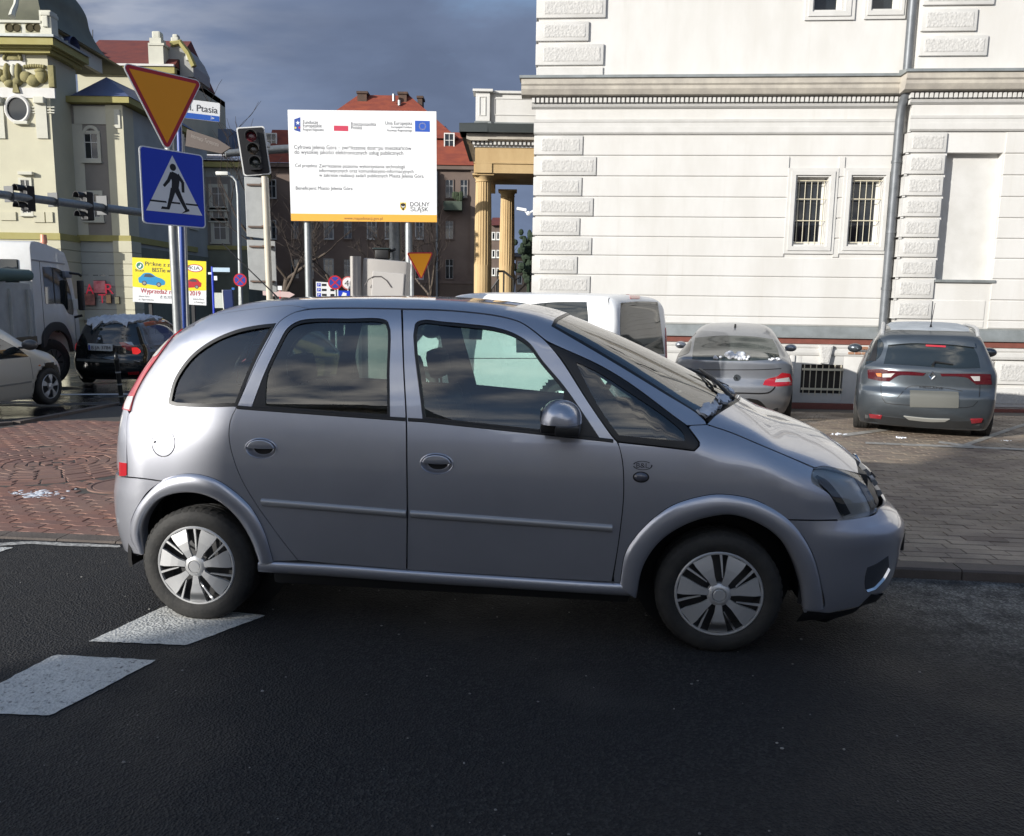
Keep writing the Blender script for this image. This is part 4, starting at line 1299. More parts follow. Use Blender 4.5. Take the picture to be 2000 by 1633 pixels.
for j in range(92):
    big = j < 8
    l = .285 if big else .20
    for i in range(-3, 46):
        u = (i + (.5 if j % 2 else 0) + (.23 if j % 3 == 0 and big else 0)) * l
        v = j * .105 + .05 if big else 8 * .105 + (j - 8) * .10 + .05
        x, y = o0[0] + u * ca - v * sa, o0[1] + u * sa + v * ca
        xmax = CX and (1000 / FPX) * y * 1.06 + 2.6
        if not (1.62 < x < xmax): continue
        bricks.append((LG if big else SM, x, y, ANG, 'b' if big else 's'))
scatter_bricks(parking_bay_paving, bricks, GREYP)

def kerbs(name, pts, w, up, n_len=1.0, z=lift, side=1):
    root = None
    P = resample(np.array(pts), n_len, False)
    base = thing(name, None, None)
    base['kind'] = 'structure'
    for a, c in zip(P[:-1], P[1:]):
        d = c - a
        L_ = np.linalg.norm(d); d = d / L_
        nrm = np.array([-d[1], d[0]]) * side
        a1, c1 = a + d * .004, c - d * .004
        v = []
        for q in (a1, c1):
            zt = g(q[1]) + z(q[0], q[1]) + up
            for s_, zz_ in ((0, zt - .25), (0, zt - .012), (.012, zt), (w, zt), (w, zt - .25)):
                v.append((*(q + nrm * s_), zz_))
        f = [(i, i + 1, i + 6, i + 5) for i in range(4)] + [(0, 4, 3, 2, 1), (5, 6, 7, 8, 9)]
        mobj('kerb_stone', v, f, KERBM, base)
    return base
kerbs('kerb_line', [(-9, kerb_y(-9)), (1.9, kerb_y(1.9)), (15, kerb_y(15))], .135, .002, .42)
kerbs('island_kerb', [(-9.85, 8.2), (-8.43, 9.06), (-6.62, 9.92), (-6.50, 10.4), (-6.50, 11.5), (-6.72, 13.3), (-6.6, 17), (-6.4, 22)], .12, .035, .8, side=-1)

# painted markings
def paint_mat():
    m, nt, b, N, L, mt, ramp, noise, mixc, bump = node_mat('worn road paint')
    pos = N('ShaderNodeNewGeometry').outputs['Position']
    vor = N('ShaderNodeTexVoronoi', ins={'Scale': 70.0}); L(pos, vor.inputs['Vector'])
    w = mt('MULTIPLY', ramp(noise(pos, 38, 6, .75), .52, .66), ramp(noise(pos, 3, 4, .6), .3, .7, .25, 1))
    c = mixc(ramp(noise(pos, 9, 5), .3, .7), (.60, .60, .57), (.50, .50, .48))
    L(mixc(w, c, (.045, .045, .047)), b.inputs['Base Color'])
    b.inputs['Roughness'].default_value = .6
    L(bump(mt('ADD', noise(pos, 55, 6, .7), vor.outputs['Distance']), .6, .006), b.inputs['Normal'])
    return m
PAINT = paint_mat()
def decal(name, poly, m, dz=.004, lf=False):
    poly = resample(np.array(poly), .025)
    poly = poly + rng.normal(0, .002, poly.shape)
    me = mobj(name, [(x, y, g(y) + dz + (lift(x, y) if lf else 0)) for x, y in poly], [tuple(range(len(poly)))], m)
    return tag(me, kind='structure')
def quadpx(*p): return [tuple(gnd(*q)[:2]) for q in p]
decal('crossing_stripe', quadpx((174, 1254), (365, 1261), (520, 1203), (324, 1184)), PAINT)
decal('crossing_stripe', quadpx((-105, 1391), (98, 1399), (306, 1291), (107, 1280)), PAINT)
decal('crossing_stripe', quadpx((-120, 1108), (-20, 1085), (28, 1070), (-60, 1068)), PAINT)
FADED = mat('faded line paint', (.46, .44, .40), .8, col2=(.22, .21, .19), nscale=7)
for q in (((1690, 866), (2010, 880), (2010, 884), (1690, 870)), ((1880, 871), (2010, 826), (2010, 831), (1892, 874)), ((1640, 850), (1735, 838), (1740, 842), (1648, 855)), ((1835, 864), (1905, 874), (1900, 878), (1832, 868))):
    decal('bay_line', quadpx(*q), FADED, .005, True)
decal('lane_line', quadpx((108, 770), (250, 769), (250, 771), (106, 772)), mat('white lane paint', (.6, .6, .6), .5), .005)
decal('salt_edge', quadpx((-10, 1062), (60, 1058), (140, 1062), (236, 1066), (236, 1070), (120, 1067), (60, 1063), (-10, 1068)), mat('dried salt', (.55, .54, .51), .9, col2=(.12, .12, .12), nscale=30))
# old snow lying about
sb = MB()
def snow_heap(px, py, w, d, h, n=9):
    c = gnd(px, py)
    n *= 5
    for k in range(n):
        q = rng.normal(0, .42, 2)
        x, y = c[0] + q[0] * w, c[1] + q[1] * d
        s_ = rng.uniform(.08, .5) ** 1.2
        zt = g(y) + (lift(x, y) if y > kerb_y(x) else 0)
        sb.sphere((x, y, zt), (w * .4 * s_, d * .4 * s_, h * s_), 9, 6, Matrix.Rotation(rng.uniform(0, 3), 4, 'Z'))
snow_heap(75, 968, .22, .14, .012, 14)
snow_heap(30, 966, .10, .06, .006, 6)
for px, py, w, h in ((1640, 850, .12, .03), (1762, 857, .10, .035), (1965, 862, .06, .015)):
    snow_heap(px, py, w, w * .7, h, 7)
o = sb.build('old_snow', SNOW, None, smooth=60)
tag(o, kind='stuff')

b = MB()
for k in range(420):
    x, y = rng.uniform(-3.2, 3.6), rng.uniform(1.7, 4.9)
    if rng.random() < .35: x, y = rng.uniform(1.7, 3.4), rng.uniform(4.1, 4.6)
    if y > kerb_y(x) - .05: continue
    r = rng.uniform(.0015, .0055)
    b.sphere((x, y, r * .4), (r * rng.uniform(.8, 1.7), r, r * .8), 5, 4)
o = b.build('road_grit', mat('pale road grit', (.34, .33, .31), .9, col2=(.12, .115, .11), nscale=3), None)
tag(o, kind='stuff')

# ------------------------------------------------------------------ white villa on the right
FR = -.07
_p = at(1700, 600, 15.8)
_d = np.array([math.cos(FR), math.sin(FR), 0])
_n = np.array([math.sin(FR), -math.cos(FR), 0])          # outwards, to the street
def _plane(px, py, off=0):
    d = ray(px, py)
    t = ((_p + _n * off - CAMP) @ _n) / (d @ _n)
    return CAMP + d * t
_c = _plane(1046, 400)
VO = np.array([_c[0], _c[1], 0.0])
villa = thing('villa', 'white rusticated villa with rough quoins, dentil cornice and sandstone portico', 'building', tuple(VO), FR)
def fu(px, py, off=0):                                    # picture point -> (along the wall, height) on the wall plane
    q = _plane(px, py, off) - VO
    return float(q @ _d), float(q[2])
def fz(py, px=1400, off=0): return fu(px, py, off)[1]
def fx(px, py=450, off=0): return fu(px, py, off)[0]
V = lambda u, o, z: (u, -o, z)                            # local: along, outwards, up
def render_coat():
    m, nt, b, N, L, mt, ramp, noise, mixc, bump = node_mat('white render')
    tcx = N('ShaderNodeTexCoord').outputs['Object']
    def st(sc):
        mp = N('ShaderNodeMapping'); mp.inputs['Scale'].default_value = sc; L(tcx, mp.inputs[0]); return mp.outputs[0]
    c = mixc(ramp(noise(st((1, 1, .35)), 1.4, 9, .6), .3, .7), (.655, .645, .625), (.59, .575, .545))
    c = mixc(ramp(noise(st((5, 5, .22)), 1.0, 7, .7), .54, .80, 0, .45), c, (.50, .475, .42))      # rain streaks
    c = mixc(ramp(noise(st((1, 1, 1)), .55, 6, .65), .56, .74, 0, .35), c, (.56, .54, .50))        # old patching
    L(c, b.inputs['Base Color'])
    b.inputs['Roughness'].default_value = .88
    L(bump(noise(st((1, 1, 1)), 45, 6, .65), .25, .006), b.inputs['Normal'])
    return m
WALLW = render_coat()
WALLG = mat('white stucco', (.61, .60, .58), .9, col2=(.54, .53, .505), nscale=3, bump=.15, bscale=50)
ROUGH = mat('rough cast stucco', (.575, .565, .545), .95, col2=(.49, .48, .46), nscale=22, bump=1.2, bscale=26)
STONE = mat('weathered cornice stone', (.52, .48, .41), .85, col2=(.36, .33, .29), nscale=3.2, bump=.3, bscale=40, ndetail=8)
LEAD = mat('grey sheet metal', (.30, .32, .32), .5, .35, col2=(.22, .235, .23), nscale=4, bump=.15, bscale=9)
REDB = mat('red brown board', (.23, .075, .055), .75, col2=(.17, .06, .045), nscale=7)
SAND = mat('yellow sandstone', (.56, .41, .215), .85, col2=(.44, .30, .145), nscale=2.3, bump=.25, bscale=30, stretch=(1, 1, .35), ndetail=8)
U1, UR = fx(1752, 450), 22.0                              # risalit starts at U1
RIS = .28
zt = 14.0
ztop_c, zbot_c = fz(158), fz(205)
z_arch = fz(263.5)
rows = [z_arch] + [fz(y) for y in (305, 345.5, 386, 425.5, 464.3, 501.7, 540, 579.5, 618, 633)]
z_led0, z_led1 = fz(634), fz(655)
z_base = g(15.5) - .3
wins = [(fx(1553, 410), fx(1614, 410), fz(478, 1580), fz(346, 1580)), (fx(1660, 410), fx(1721, 410), fz(478, 1690), fz(346, 1690))]
surr = [(fx(1535, 410), fx(1632, 410), fz(496, 1580), fz(329, 1580)), (fx(1643, 410), fx(1736, 410), fz(496, 1690), fz(329, 1690))]
uwin = [(fx(1590, 10), fx(1646, 10), fz(20, 1620), fz(20, 1620) + 1.5), (fx(1703, 10), fx(1757, 10), fz(18, 1730), fz(18, 1730) + 1.5)]
usur = [(fx(1572, 20), fx(1669, 20), fz(40, 1620), fz(20, 1620) + 1.8), (fx(1688, 20), fx(1768, 20), fz(38, 1730), fz(20, 1620) + 1.8)]
# core walls: behind the courses, with holes for the windows
def wall_with_holes(name, u0, u1, z0, z1, holes, o0, o1, m):
    us = sorted({u0, u1, *[h[0] for h in holes], *[h[1] for h in holes]})
    zs = sorted({z0, z1, *[h[2] for h in holes], *[h[3] for h in holes]})
    b = MB()
    for i in range(len(us) - 1):
        for j in range(len(zs) - 1):
            c = ((us[i] + us[i + 1]) / 2, (zs[j] + zs[j + 1]) / 2)
            if any(h[0] < c[0] < h[1] and h[2] < c[1] < h[3] for h in holes): continue
            b.add([V(us[i], o1, zs[j]), V(us[i + 1], o1, zs[j]), V(us[i + 1], o1, zs[j + 1]), V(us[i], o1, zs[j + 1])], [(0, 1, 2, 3)])
    for h in holes:
        b.add([V(u, o, z) for o in (o1, o0) for u, z in ((h[0], h[2]), (h[1], h[2]), (h[1], h[3]), (h[0], h[3]))], [(0, 1, 5, 4), (1, 2, 6, 5), (2, 3, 7, 6), (3, 0, 4, 7)])
    return b.build(name, m, villa)
wall_with_holes('wall', 0, U1, z_base, zt, wins + uwin, -.32, 0, WALLW)
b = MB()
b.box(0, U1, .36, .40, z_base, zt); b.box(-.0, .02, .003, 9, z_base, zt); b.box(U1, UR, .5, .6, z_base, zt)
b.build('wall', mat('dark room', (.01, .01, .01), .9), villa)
b = MB(); b.box(0.001, .30, .42, 10, z_base, zt); b.build('side_wall', WALLW, villa)
nl = (fx(1836, 450, RIS), fx(1944, 450, RIS), fz(547, 1880, RIS), fz(298, 1880, RIS))
wall_with_holes('risalit_wall', U1, UR, z_base, zt, [nl], RIS - .17, RIS, WALLW)
b = MB(); b.box(nl[0] - .05, nl[1] + .05, -RIS + .165, -RIS + .2, nl[2] - .05, nl[3] + .05)
b.build('niche_back', WALLG, villa)
b = MB(); b.add([V(U1, 0, z_base), V(U1, RIS, z_base), V(U1, RIS, zt), V(U1, 0, zt)], [(0, 1, 2, 3)]); b.build('risalit_return', WALLW, villa)
b = MB(); b.rbox(nl[0] - .03, nl[1] + .08, -RIS - .05, -RIS + .16, nl[2] - .05, nl[2] + .004, .008); b.build('niche_sill', LEAD, villa)
# rusticated courses
CO = .022
def course(u0, u1, z0, z1, off):
    b = MB()
    j, c = .009, .012
    v = []
    for (a0, a1, e0, e1, o) in ((u0, u1, z0 + j, z1 - j, off - CO + .002), (u0, u1, z0 + j, z1 - j, off - c), (u0, u1, z0 + j + c, z1 - j - c, off)):
        v += [V(a0, o, e0), V(a1, o, e0), V(a1, o, e1), V(a0, o, e1)]
    f = [(8, 9, 10, 11)] + [(4 * k + i, 4 * k + (i + 1) % 4, 4 * k + 4 + (i + 1) % 4, 4 * k + 4 + i) for k in (0, 1) for i in range(4)]
    b.add(v, f)
    b.build('rustic_course', WALLW, villa)
def spans(z0, z1, u0, u1, blocks):
    cur, out = u0, []
    for h in sorted(blocks):
        if h[2] < z1 - .02 and h[3] > z0 + .02:
            if h[0] > cur: out.append((cur, h[0]))
            cur = max(cur, h[1])
    if cur < u1: out.append((cur, u1))
    return out
ql_w = [fx(1138, 290), fx(1164, 327), fx(1136, 366), fx(1158, 405), fx(1132, 443), fx(1155, 482), fx(1127, 518), fx(1152, 556), fx(1127, 595)]
for k in range(len(rows) - 1):
    z1, z0 = rows[k], rows[k + 1]
    us = ql_w[k] + .02 if k < len(ql_w) else 0
    for a, c in spans(z0, z1, us, U1 - .01, surr): course(a, c, z0, z1, CO)
qr0, qr1 = fx(1757, 450, RIS), fx(1832, 450, RIS)
for k in range(len(rows) - 1):
    z1, z0 = rows[k], rows[k + 1]
    course(nl[1] + .03, UR, z0, z1, RIS + CO)
    if z1 < nl[2] - .02: course(qr1 + .02, nl[1] - .06, z0, z1, RIS + .012)
# quoins: raised block with a rough-cast field
def quoin(u0, u1, z0, z1, off, deep=0, bulge=.045):
    b = MB()
    j = .018
    b.rbox(u0, u1, -off - bulge, (deep if deep else -off + .01), z0 + j, z1 - j, .016, None)
    q = b.build('quoin', WALLG, villa, smooth=40)
    m = .075
    nu, nz = max(6, int((u1 - u0 - 2 * m) / .016)), max(5, int((z1 - z0 - 2 * (m + .01)) / .016))
    a0, a1, e0, e1 = u0 + m + (.07 if deep else 0), u1 - m * .7, z0 + m, z1 - m
    v, f = [], []
    for i in range(nu + 1):
        for k in range(nz + 1):
            edge = i in (0, nu) or k in (0, nz)
            v.append(V(a0 + (a1 - a0) * i / nu, off + bulge + (-.002 if edge else .005 + .009 * rng.random() ** 1.6), e0 + (e1 - e0) * k / nz))
    f = [(i * (nz + 1) + k, (i + 1) * (nz + 1) + k, (i + 1) * (nz + 1) + k + 1, i * (nz + 1) + k + 1) for i in range(nu) for k in range(nz)]
    mobj('rough_field', v, f, ROUGH, q, smooth=80)
for k in range(9): quoin(-.05, ql_w[k], rows[k + 1], rows[k], .0, .45)
for y0, y1, xr in ((-52, -8, 1148), (-5, 38, 1182), (41, 83, 1150), (85, 130, 1180), (-95, -55, 1182)):
    quoin(-.05, fx(xr, 60), fz(y1, 1110), fz(y0, 1110), 0, .45)
b = MB(); b.rbox(-.03, fx(1180, 60), -.03, .4, fz(150, 1110), fz(132, 1110), .012); b.build('quoin', WALLG, villa)
for k in range(9): quoin(qr0, qr1 - (.0 if k % 1 == 0 else .05), rows[k + 1], rows[k], RIS, 0)
for y0, y1, xr in ((-30, 13, 1935), (16, 64, 1905), (68, 112, 1930)):
    quoin(fx(1797, 60, RIS), fx(xr, 60, RIS), fz(y1, 1850, RIS), fz(y0, 1850, RIS), RIS, 0)
for k in range(9):                                         # the quoins seen edge-on, on the return of the risalit
    b = MB(); b.rbox(U1 - .05, qr0 - .004, -RIS - .042, -.002, rows[k + 1] + .02, rows[k] - .02, .02); b.build('quoin', WALLG, villa, smooth=40)
# entablature: cornice with dentils, frieze and architrave, carried round the risalit
def band(name, prof, m, step=RIS):
    b = MB()
    pr = [(o, z) for o, z in prof]
    b.sweep(pr, -max(o for o, z in pr) * .98, U1 + .01, V)
    b.build(name, m, villa)
    b = MB()
    b.sweep([(o + step + .003, z) for o, z in pr], U1 - max(o for o, z in pr) * .9, UR, V)
    b.build(name, m, villa)
zz0 = ztop_c
H = ztop_c - zbot_c
band('cornice_flashing', [(0, zz0 + .10), (.30, zz0 + .03), (.335, zz0 + .035), (.345, zz0 - .015), (.33, zz0 - .02), (.0, zz0 - .02)], LEAD)
band('cornice', [(0, zz0 - .022), (.31, zz0 - .022), (.31, zz0 - .12), (.285, zz0 - .15), (.285, zz0 - .21), (.24, zz0 - .30), (.10, zz0 - .32), (.0, zz0 - .32)], STONE)
band('dentil_bed', [(0, zz0 - .322), (.065, zz0 - .322), (.065, zz0 - .44), (.0, zz0 - .44)], WALLG)
b = MB()
u = -.10
while u < U1 - .05:
    b.box(u, u + .055, -.155, -.06, zz0 - .425, zz0 - .335); u += .087
u = U1 - .12
while u < 10.5:
    b.box(u, u + .055, -.155 - RIS, -.06 - RIS, zz0 - .425, zz0 - .335); u += .087
o = b.build('dentils', WALLG, villa); o['kind'] = 'stuff'
band('cornice_moulding', [(0, zz0 - .442), (.11, zz0 - .442), (.085, zz0 - .49), (.045, zz0 - .52), (0, zz0 - .52)], WALLG)
f1 = fz(236)
band('frieze', [(0, zz0 - .523), (.03, zz0 - .523), (.03, f1 + .02), (0, f1 + .02)], WALLW)
band('architrave', [(0, f1 + .018), (.06, f1 + .018), (.05, f1 - .03), (.038, f1 - .035), (.038, f1 - .12), (.055, f1 - .125), (.06, z_arch + .035), (.035, z_arch + .004), (0, z_arch + .004)], WALLG)
# windows
WF = mat('white window frame', (.72, .71, .67), .5)
BAR = mat('cream grille bar', (.66, .60, .46), .5)
def surround(s, w, name='window_surround'):
    b = MB()
    for (i0, i1, o) in ((0, .35, .035), (.35, .8, .055), (.8, 1.0, .02)):
        O = [s[k] + (w[k] - s[k]) * i0 for k in range(4)]
        I = [s[k] + (w[k] - s[k]) * i1 for k in range(4)]
        A = [(O[0], O[2]), (O[1], O[2]), (O[1], O[3]), (O[0], O[3])]
        B = [(I[0], I[2]), (I[1], I[2]), (I[1], I[3]), (I[0], I[3])]
        v = [V(u, o, z) for u, z in A] + [V(u, o, z) for u, z in B] + [V(u, 0, z) for u, z in A] + [V(u, -.02, z) for u, z in B]
        b.add(v, [(i, (i + 1) % 4, 4 + (i + 1) % 4, 4 + i) for i in range(4)] + [(8 + i, 8 + (i + 1) % 4, (i + 1) % 4, i) for i in range(4)] + [(4 + i, 4 + (i + 1) % 4, 12 + (i + 1) % 4, 12 + i) for i in range(4)])
    return b.build(name, WALLG, villa)
for k, (w, s) in enumerate(zip(wins + uwin, surr + usur)):
    surround(s, w)
    b = MB()
    t, o = .055, .20
    for (a0, a1, e0, e1) in ((w[0], w[0] + t, w[2], w[3]), (w[1] - t, w[1], w[2], w[3]), (w[0] + t, w[1] - t, w[2], w[2] + t * 1.3), (w[0] + t, w[1] - t, w[3] - t, w[3])):
        b.box(a0, a1, o, o + .05, e0, e1)
    fr = b.build('window', WF, villa, bevel=.006)
    b = MB(); b.box(w[0] + .01, w[1] - .01, o + .02, o + .03, w[2] + .01, w[3] - .01)
    b.build('pane', DARKGL, fr)
    if k < 2:
        b = MB()
        for q in range(5):
            uu = w[0] + .06 + (w[1] - w[0] - .12) * q / 4
            b.cyl(V(uu, -.045, w[2] + .03), V(uu, -.045, w[3] - .05), .0065, n=6)
        for q in (.03, .36, .68, .95):
            zc = w[2] + (w[3] - w[2]) * q
            b.cyl(V(w[0] + .0, -.035, zc), V(w[1] - .0, -.035, zc), .010, n=6)
        b.build('window_grille', BAR, fr)
# downpipe in the corner of the risalit
b = MB()
dz = [(.11, ztop_c - .45), (.11, z_led0 + .0)]
ud = fx(1752, 300, .13)
b.tube([V(ud + .05, .16, zt), V(ud + .05, .16, ztop_c + .13)], .08, 14)
b.build('downpipe', mat('grey downpipe', (.17, .18, .195), .5, .4, col2=(.12, .13, .14), nscale=5), villa, smooth=40)
b = MB()
b.tube([V(ud + .02, .30, ztop_c - .30), V(ud + .0, .17, ztop_c - .52), V(ud - .005, .14, ztop_c - .75), V(ud - .005, .14, z_led1 - .1), V(ud + .0, .16, z_led1 - .5), V(ud, .16, z_base)], .082, 14)
for zc in (fz(318), fz(560), fz(452)):
    b.cyl(V(ud - .005, .14, zc - .025), V(ud - .005, .14, zc + .025), .092, n=16)
b.build('downpipe', MATS['grey downpipe'], villa, smooth=40)
# ledge and plinth
zl0, zl1 = fz(636), fz(655)
band('ledge_flashing', [(0, zl0 + .03), (.09, zl0), (.16, zl1 + .02), (.165, zl1 - .015), (.15, zl1 - .02), (0, zl1 - .02)], LEAD)
zr = fz(668)
band('ledge_board', [(0, zl1 - .023), (.115, zl1 - .023), (.10, zr), (0, zr)], REDB)
zm = fz(690)
band('plinth_moulding', [(0, zr - .002), (.075, zr - .002), (.075, zr - .06), (.05, zr - .10), (.085, zr - .12), (.085, zm + .05), (.07, zm), (0, zm)], WALLG)
bw = (fx(1563, 735), fx(1644, 735), fz(768, 1600), fz(712, 1600))
zb1 = fz(782)
def slab(name, u0, u1, z0, z1, off, m, b_=.015):
    b = MB(); b.rbox(u0, u1, -off, .0, z0, z1, b_); return b.build(name, m, villa, smooth=30)
slab('plinth_block', -.04, bw[0] - .25, zb1, zm - .004, .06, WALLG)
slab('plinth_pier', bw[0] - .245, bw[0] - .15, zb1, zm - .004, .085, WALLG)
slab('plinth_block', bw[0] - .145, bw[0] - .002, zb1, zm - .004, .05, WALLG, .004)
slab('plinth_block', bw[1] + .002, U1 - .05, zb1, zm - .004, .05, WALLG, .004)
slab('plinth_block', bw[0] - .002, bw[1] + .002, bw[3], zm - .006, .048, WALLG, .003)
slab('plinth_block', bw[0] - .002, bw[1] + .002, zb1, bw[2], .048, WALLG, .003)
b = MB(); b.box(bw[0], bw[1], -.008, -.004, bw[2], bw[3]); b.build('cellar_shade', mat('dark cellar shade', (.03, .025, .022), .7), villa)  # dark sheet stands in for the deep shade inside the cellar opening
b = MB()
for q in range(7): b.cyl(V(bw[0] + .05 + (bw[1] - bw[0] - .1) * q / 6, .075, bw[2] - .03), V(bw[0] + .05 + (bw[1] - bw[0] - .1) * q / 6, .075, bw[3] + .0), .010, n=8)
for q in (.16, .84):
    zc = bw[2] + (bw[3] - bw[2]) * q
    b.box(bw[0] + .0, bw[1] + .0, -.10, -.086, zc - .022, zc + .022)
b.build('cellar_grille', BAR, villa)
kc = (bw[0] + bw[1]) / 2 + .02
b = MB(); b.prism([(kc - .135, zr - .02), (kc + .135, zr - .02), (kc + .075, bw[3] + .02), (kc - .075, bw[3] + .02)], .04, .15, lambda a, c, o: V(a, o, c))
ks = b.build('keystone', WALLG, villa, bevel=.012)
b = MB(); b.prism([(kc - .10, zr - .05), (kc + .10, zr - .05), (kc + .05, bw[3] + .05), (kc - .05, bw[3] + .05)], .149, .16, lambda a, c, o: V(a, o, c)); b.build('rough_field', ROUGH, ks)
slab('plinth_base', -.06, U1 - .04, z_base, zb1 - .004, .10, REDB)
b = MB(); b.rbox(U1 - .10, UR, -RIS - .10, -RIS + .01, z_base, zb1 - .004, .015); b.build('plinth_base', REDB, villa)
for (u0, u1, z0, z1) in ((U1 + .1, U1 + 1.9, fz(738), zm - .01), (U1 + 1.95, U1 + 3.6, fz(738), zm - .01), (U1 + .1, U1 + 1.2, zb1 + .01, fz(742)), (U1 + 1.25, U1 + 3.2, zb1 + .01, fz(742))):
    quoin(u0, u1, z0, z1, RIS, 0)
# broken render showing the brick beside the cellar window
b = MB()
for r_ in range(3):
    for q in range(4):
        u0 = kc + .45 + q * .13 + (r_ % 2) * .06
        b.rbox(u0, u0 + .115, -.093 - .004 * (q % 2), -.03, zr - .085 - r_ * .055, zr - .038 - r_ * .055, .006)
b.build('bare_brick', mat('bare old brick', (.30, .12, .07), .9, col2=(.42, .27, .17), nscale=9), villa)

# portico at the far side of the villa
PY = 19.5
def pw(px, py, Y=PY): return at(px, py, Y)
def wbox(mb, x0, x1, y0, y1, z0, z1): mb.box(x0, x1, y0, y1, z0, z1)
def zy(py, px=960, Y=PY): return float(at(px, py, Y)[2])
def xy(px, py=400, Y=PY): return float(at(px, py, Y)[0])
XR = xy(1060)
def pband(name, prof, m, x0=None):
    b = MB()
    xl = xy(928, 330)
    fnf = lambda u, o, z: (u, PY - o, z)
    fns = lambda u, o, z: (xl - o, u, z)
    mo = max(o for o, z in prof)
    b.sweep(prof, xl - mo, XR + .8, fnf)
    b.sweep([(o - .002, z) for o, z in prof], PY - mo + .003, PY + 3.6, fns)
    return b.build(name, m, villa, world=True)
zA, zB, zC_, zD = zy(250), zy(264), zy(275), zy(288)
pband('portico_gutter', [(-.3, zA + .05), (.26, zA + .03), (.36, zA + .03), (.34, zB), (-.3, zB)], mat('black gutter', (.07, .08, .08), .4, .4))
pband('portico_cornice', [(-.3, zB - .003), (.20, zB - .003), (.20, zC_), (.10, zC_ - .03), (-.3, zC_ - .03)], STONE)
pband('portico_bed', [(-.3, zC_ - .033), (.03, zC_ - .033), (.03, zD), (-.3, zD)], WALLG)
b = MB()
xl = xy(928, 330)
u = xl - .06
while u < XR + .3:
    b.box(u, u + .055, PY - .11, PY - .02, zD + .045, zD + .145); u += .1
o = b.build('portico_dentils', WALLG, villa, world=True); o['kind'] = 'stuff'
zE_, zF_ = zy(318), zy(338)
pband('portico_frieze', [(-.4, zD - .003), (.005, zD - .003), (.005, zE_ + .02), (-.4, zE_ + .02)], SAND)
pband('portico_architrave', [(-.4, zE_ + .017), (.03, zE_ + .017), (.03, zE_ - .02), (.0, zE_ - .03), (.0, zF_), (-.4, zF_)], SAND)
b = MB(); b.box(xl + .3, XR + .8, PY + .35, PY + 3.5, zE_, zE_ + .04); b.build('portico_ceiling', SAND, villa, world=True)
zG, zH = zy(236), zy(174)
b = MB()
x0, x1 = xy(929, 200), xy(957, 200)
b.box(x0 - .03, x1 + .03, PY + .05, PY + .45, zA + .05, zG); b.box(x1 + .03, XR + .6, PY + .12, PY + .42, zA + .05, zG)
b.build('parapet_flashing', LEAD, villa, world=True)
b = MB()
b.rbox(x0, x1, PY + .04, PY + .44, zG, zH - .06, .01); b.rbox(x1, XR + .6, PY + .14, PY + .40, zG, zH - .06, .006)
b.rbox(x0 - .07, x1 + .07, PY - .03, PY + .5, zH - .06, zH, .01); b.rbox(x1 + .07, XR + .6, PY + .08, PY + .45, zH - .07, zH - .01, .01)
b.build('parapet', WALLW, villa, world=True)
for (a0, a1, e0, e1, yy) in ((x0 + .08, x1 - .10, zG + .12, zH - .16, PY + .037), (x1 + .10, XR + .5, zG + .16, zH - .17, PY + .137)):
    b = MB(); t = .018
    for (q0, q1, r0, r1) in ((a0, a1, e0, e0 + t), (a0, a1, e1 - t, e1), (a0, a0 + t, e0 + t, e1 - t), (a1 - t, a1, e0 + t, e1 - t)): b.box(q0, q1, yy - .012, yy + .02, q0 * 0 + r0, r1)
    b.build('parapet_panel', WALLG, villa, world=True)
def fluted(cx, cy, z0, z1, r, zfl):
    b = MB()
    nf, sub = 20, 6
    prof = []
    def ring_(rr, flute):
        o = []
        for i in range(nf * sub):
            t = 2 * math.pi * i / (nf * sub)
            q = (i % sub) / sub
            dd = flute * math.sin(math.pi * q) ** .7 * .013
            o.append((cx + (rr - dd) * math.cos(t), cy + (rr - dd) * math.sin(t)))
        return o
    levels = [(z0, 1.0, .25), (zfl - .01, 1.0, .25), (zfl + .01, 1.0, 1)]
    for q in np.linspace(0, 1, 9)[1:]: levels.append((zfl + (z1 - .17 - zfl) * q, 1 - .13 * q ** 1.4, 1))
    v = []
    for z, k, fl in levels: v += [(x, y, z) for x, y in ring_(r * k, fl)]
    n = nf * sub
    f = [(j * n + i, j * n + (i + 1) % n, (j + 1) * n + (i + 1) % n, (j + 1) * n + i) for j in range(len(levels) - 1) for i in range(n)]
    b.add(v, f)
    rt_ = r * .87
    b.lathe([(rt_ - .02, -.18), (rt_ + .012, -.175), (rt_ + .012, -.15), (rt_, -.148), (rt_ + .01, -.10), (rt_ + .05, -.055), (rt_ + .05, -.04)], Matrix.Translation((cx, cy, z1)), 32)
    b.rbox(cx - rt_ - .07, cx + rt_ + .07, cy - rt_ - .07, cy + rt_ + .07, z1 - .045, z1, .008)
    b.build('fluted_column', SAND, villa, smooth=35, world=True)
c1 = at(944, 400, PY + .28)
fluted(float(c1[0]) , PY + .28, g(PY) - .1, zF_ - .004, .215, zy(517, 945))
zq = float(at(990, 365, PY + 2.9)[2])
c2 = at(991, 420, PY + 2.9)
fluted(float(c2[0]), PY + 2.9, g(PY) - .2, zF_ - .004, .215, float(at(990, 520, PY + 2.9)[2]))
# steps railing and the far door side of the portico
b = MB()
RM = mat('dark railing iron', (.05, .05, .05), .5, .5)
p0, p1, p2 = at(972, 530, PY + 1.6), at(984, 530, PY + 1.6), at(1003, 545, PY + 1.6)
b.tube([p0, p1, p2], .03, 6)
for q in (p0, p1, p2): b.cyl(tuple(q), (q[0], q[1], g(PY) - .1), .022, n=6)
q0, q1 = at(952, 575, PY + 1.2), at(974, 545, PY + 1.2)
for t in np.linspace(0, 1, 6): b.cyl((q0[0] + (q1[0] - q0[0]) * t, q0[1], q0[2] - .6), (q0[0] + (q1[0] - q0[0]) * t, q0[1], q0[2] + (q1[2] - q0[2]) * t), .018, n=5)
b.tube([q0, q1], .022, 6)
b.build('stair_railing', RM, villa, world=True)
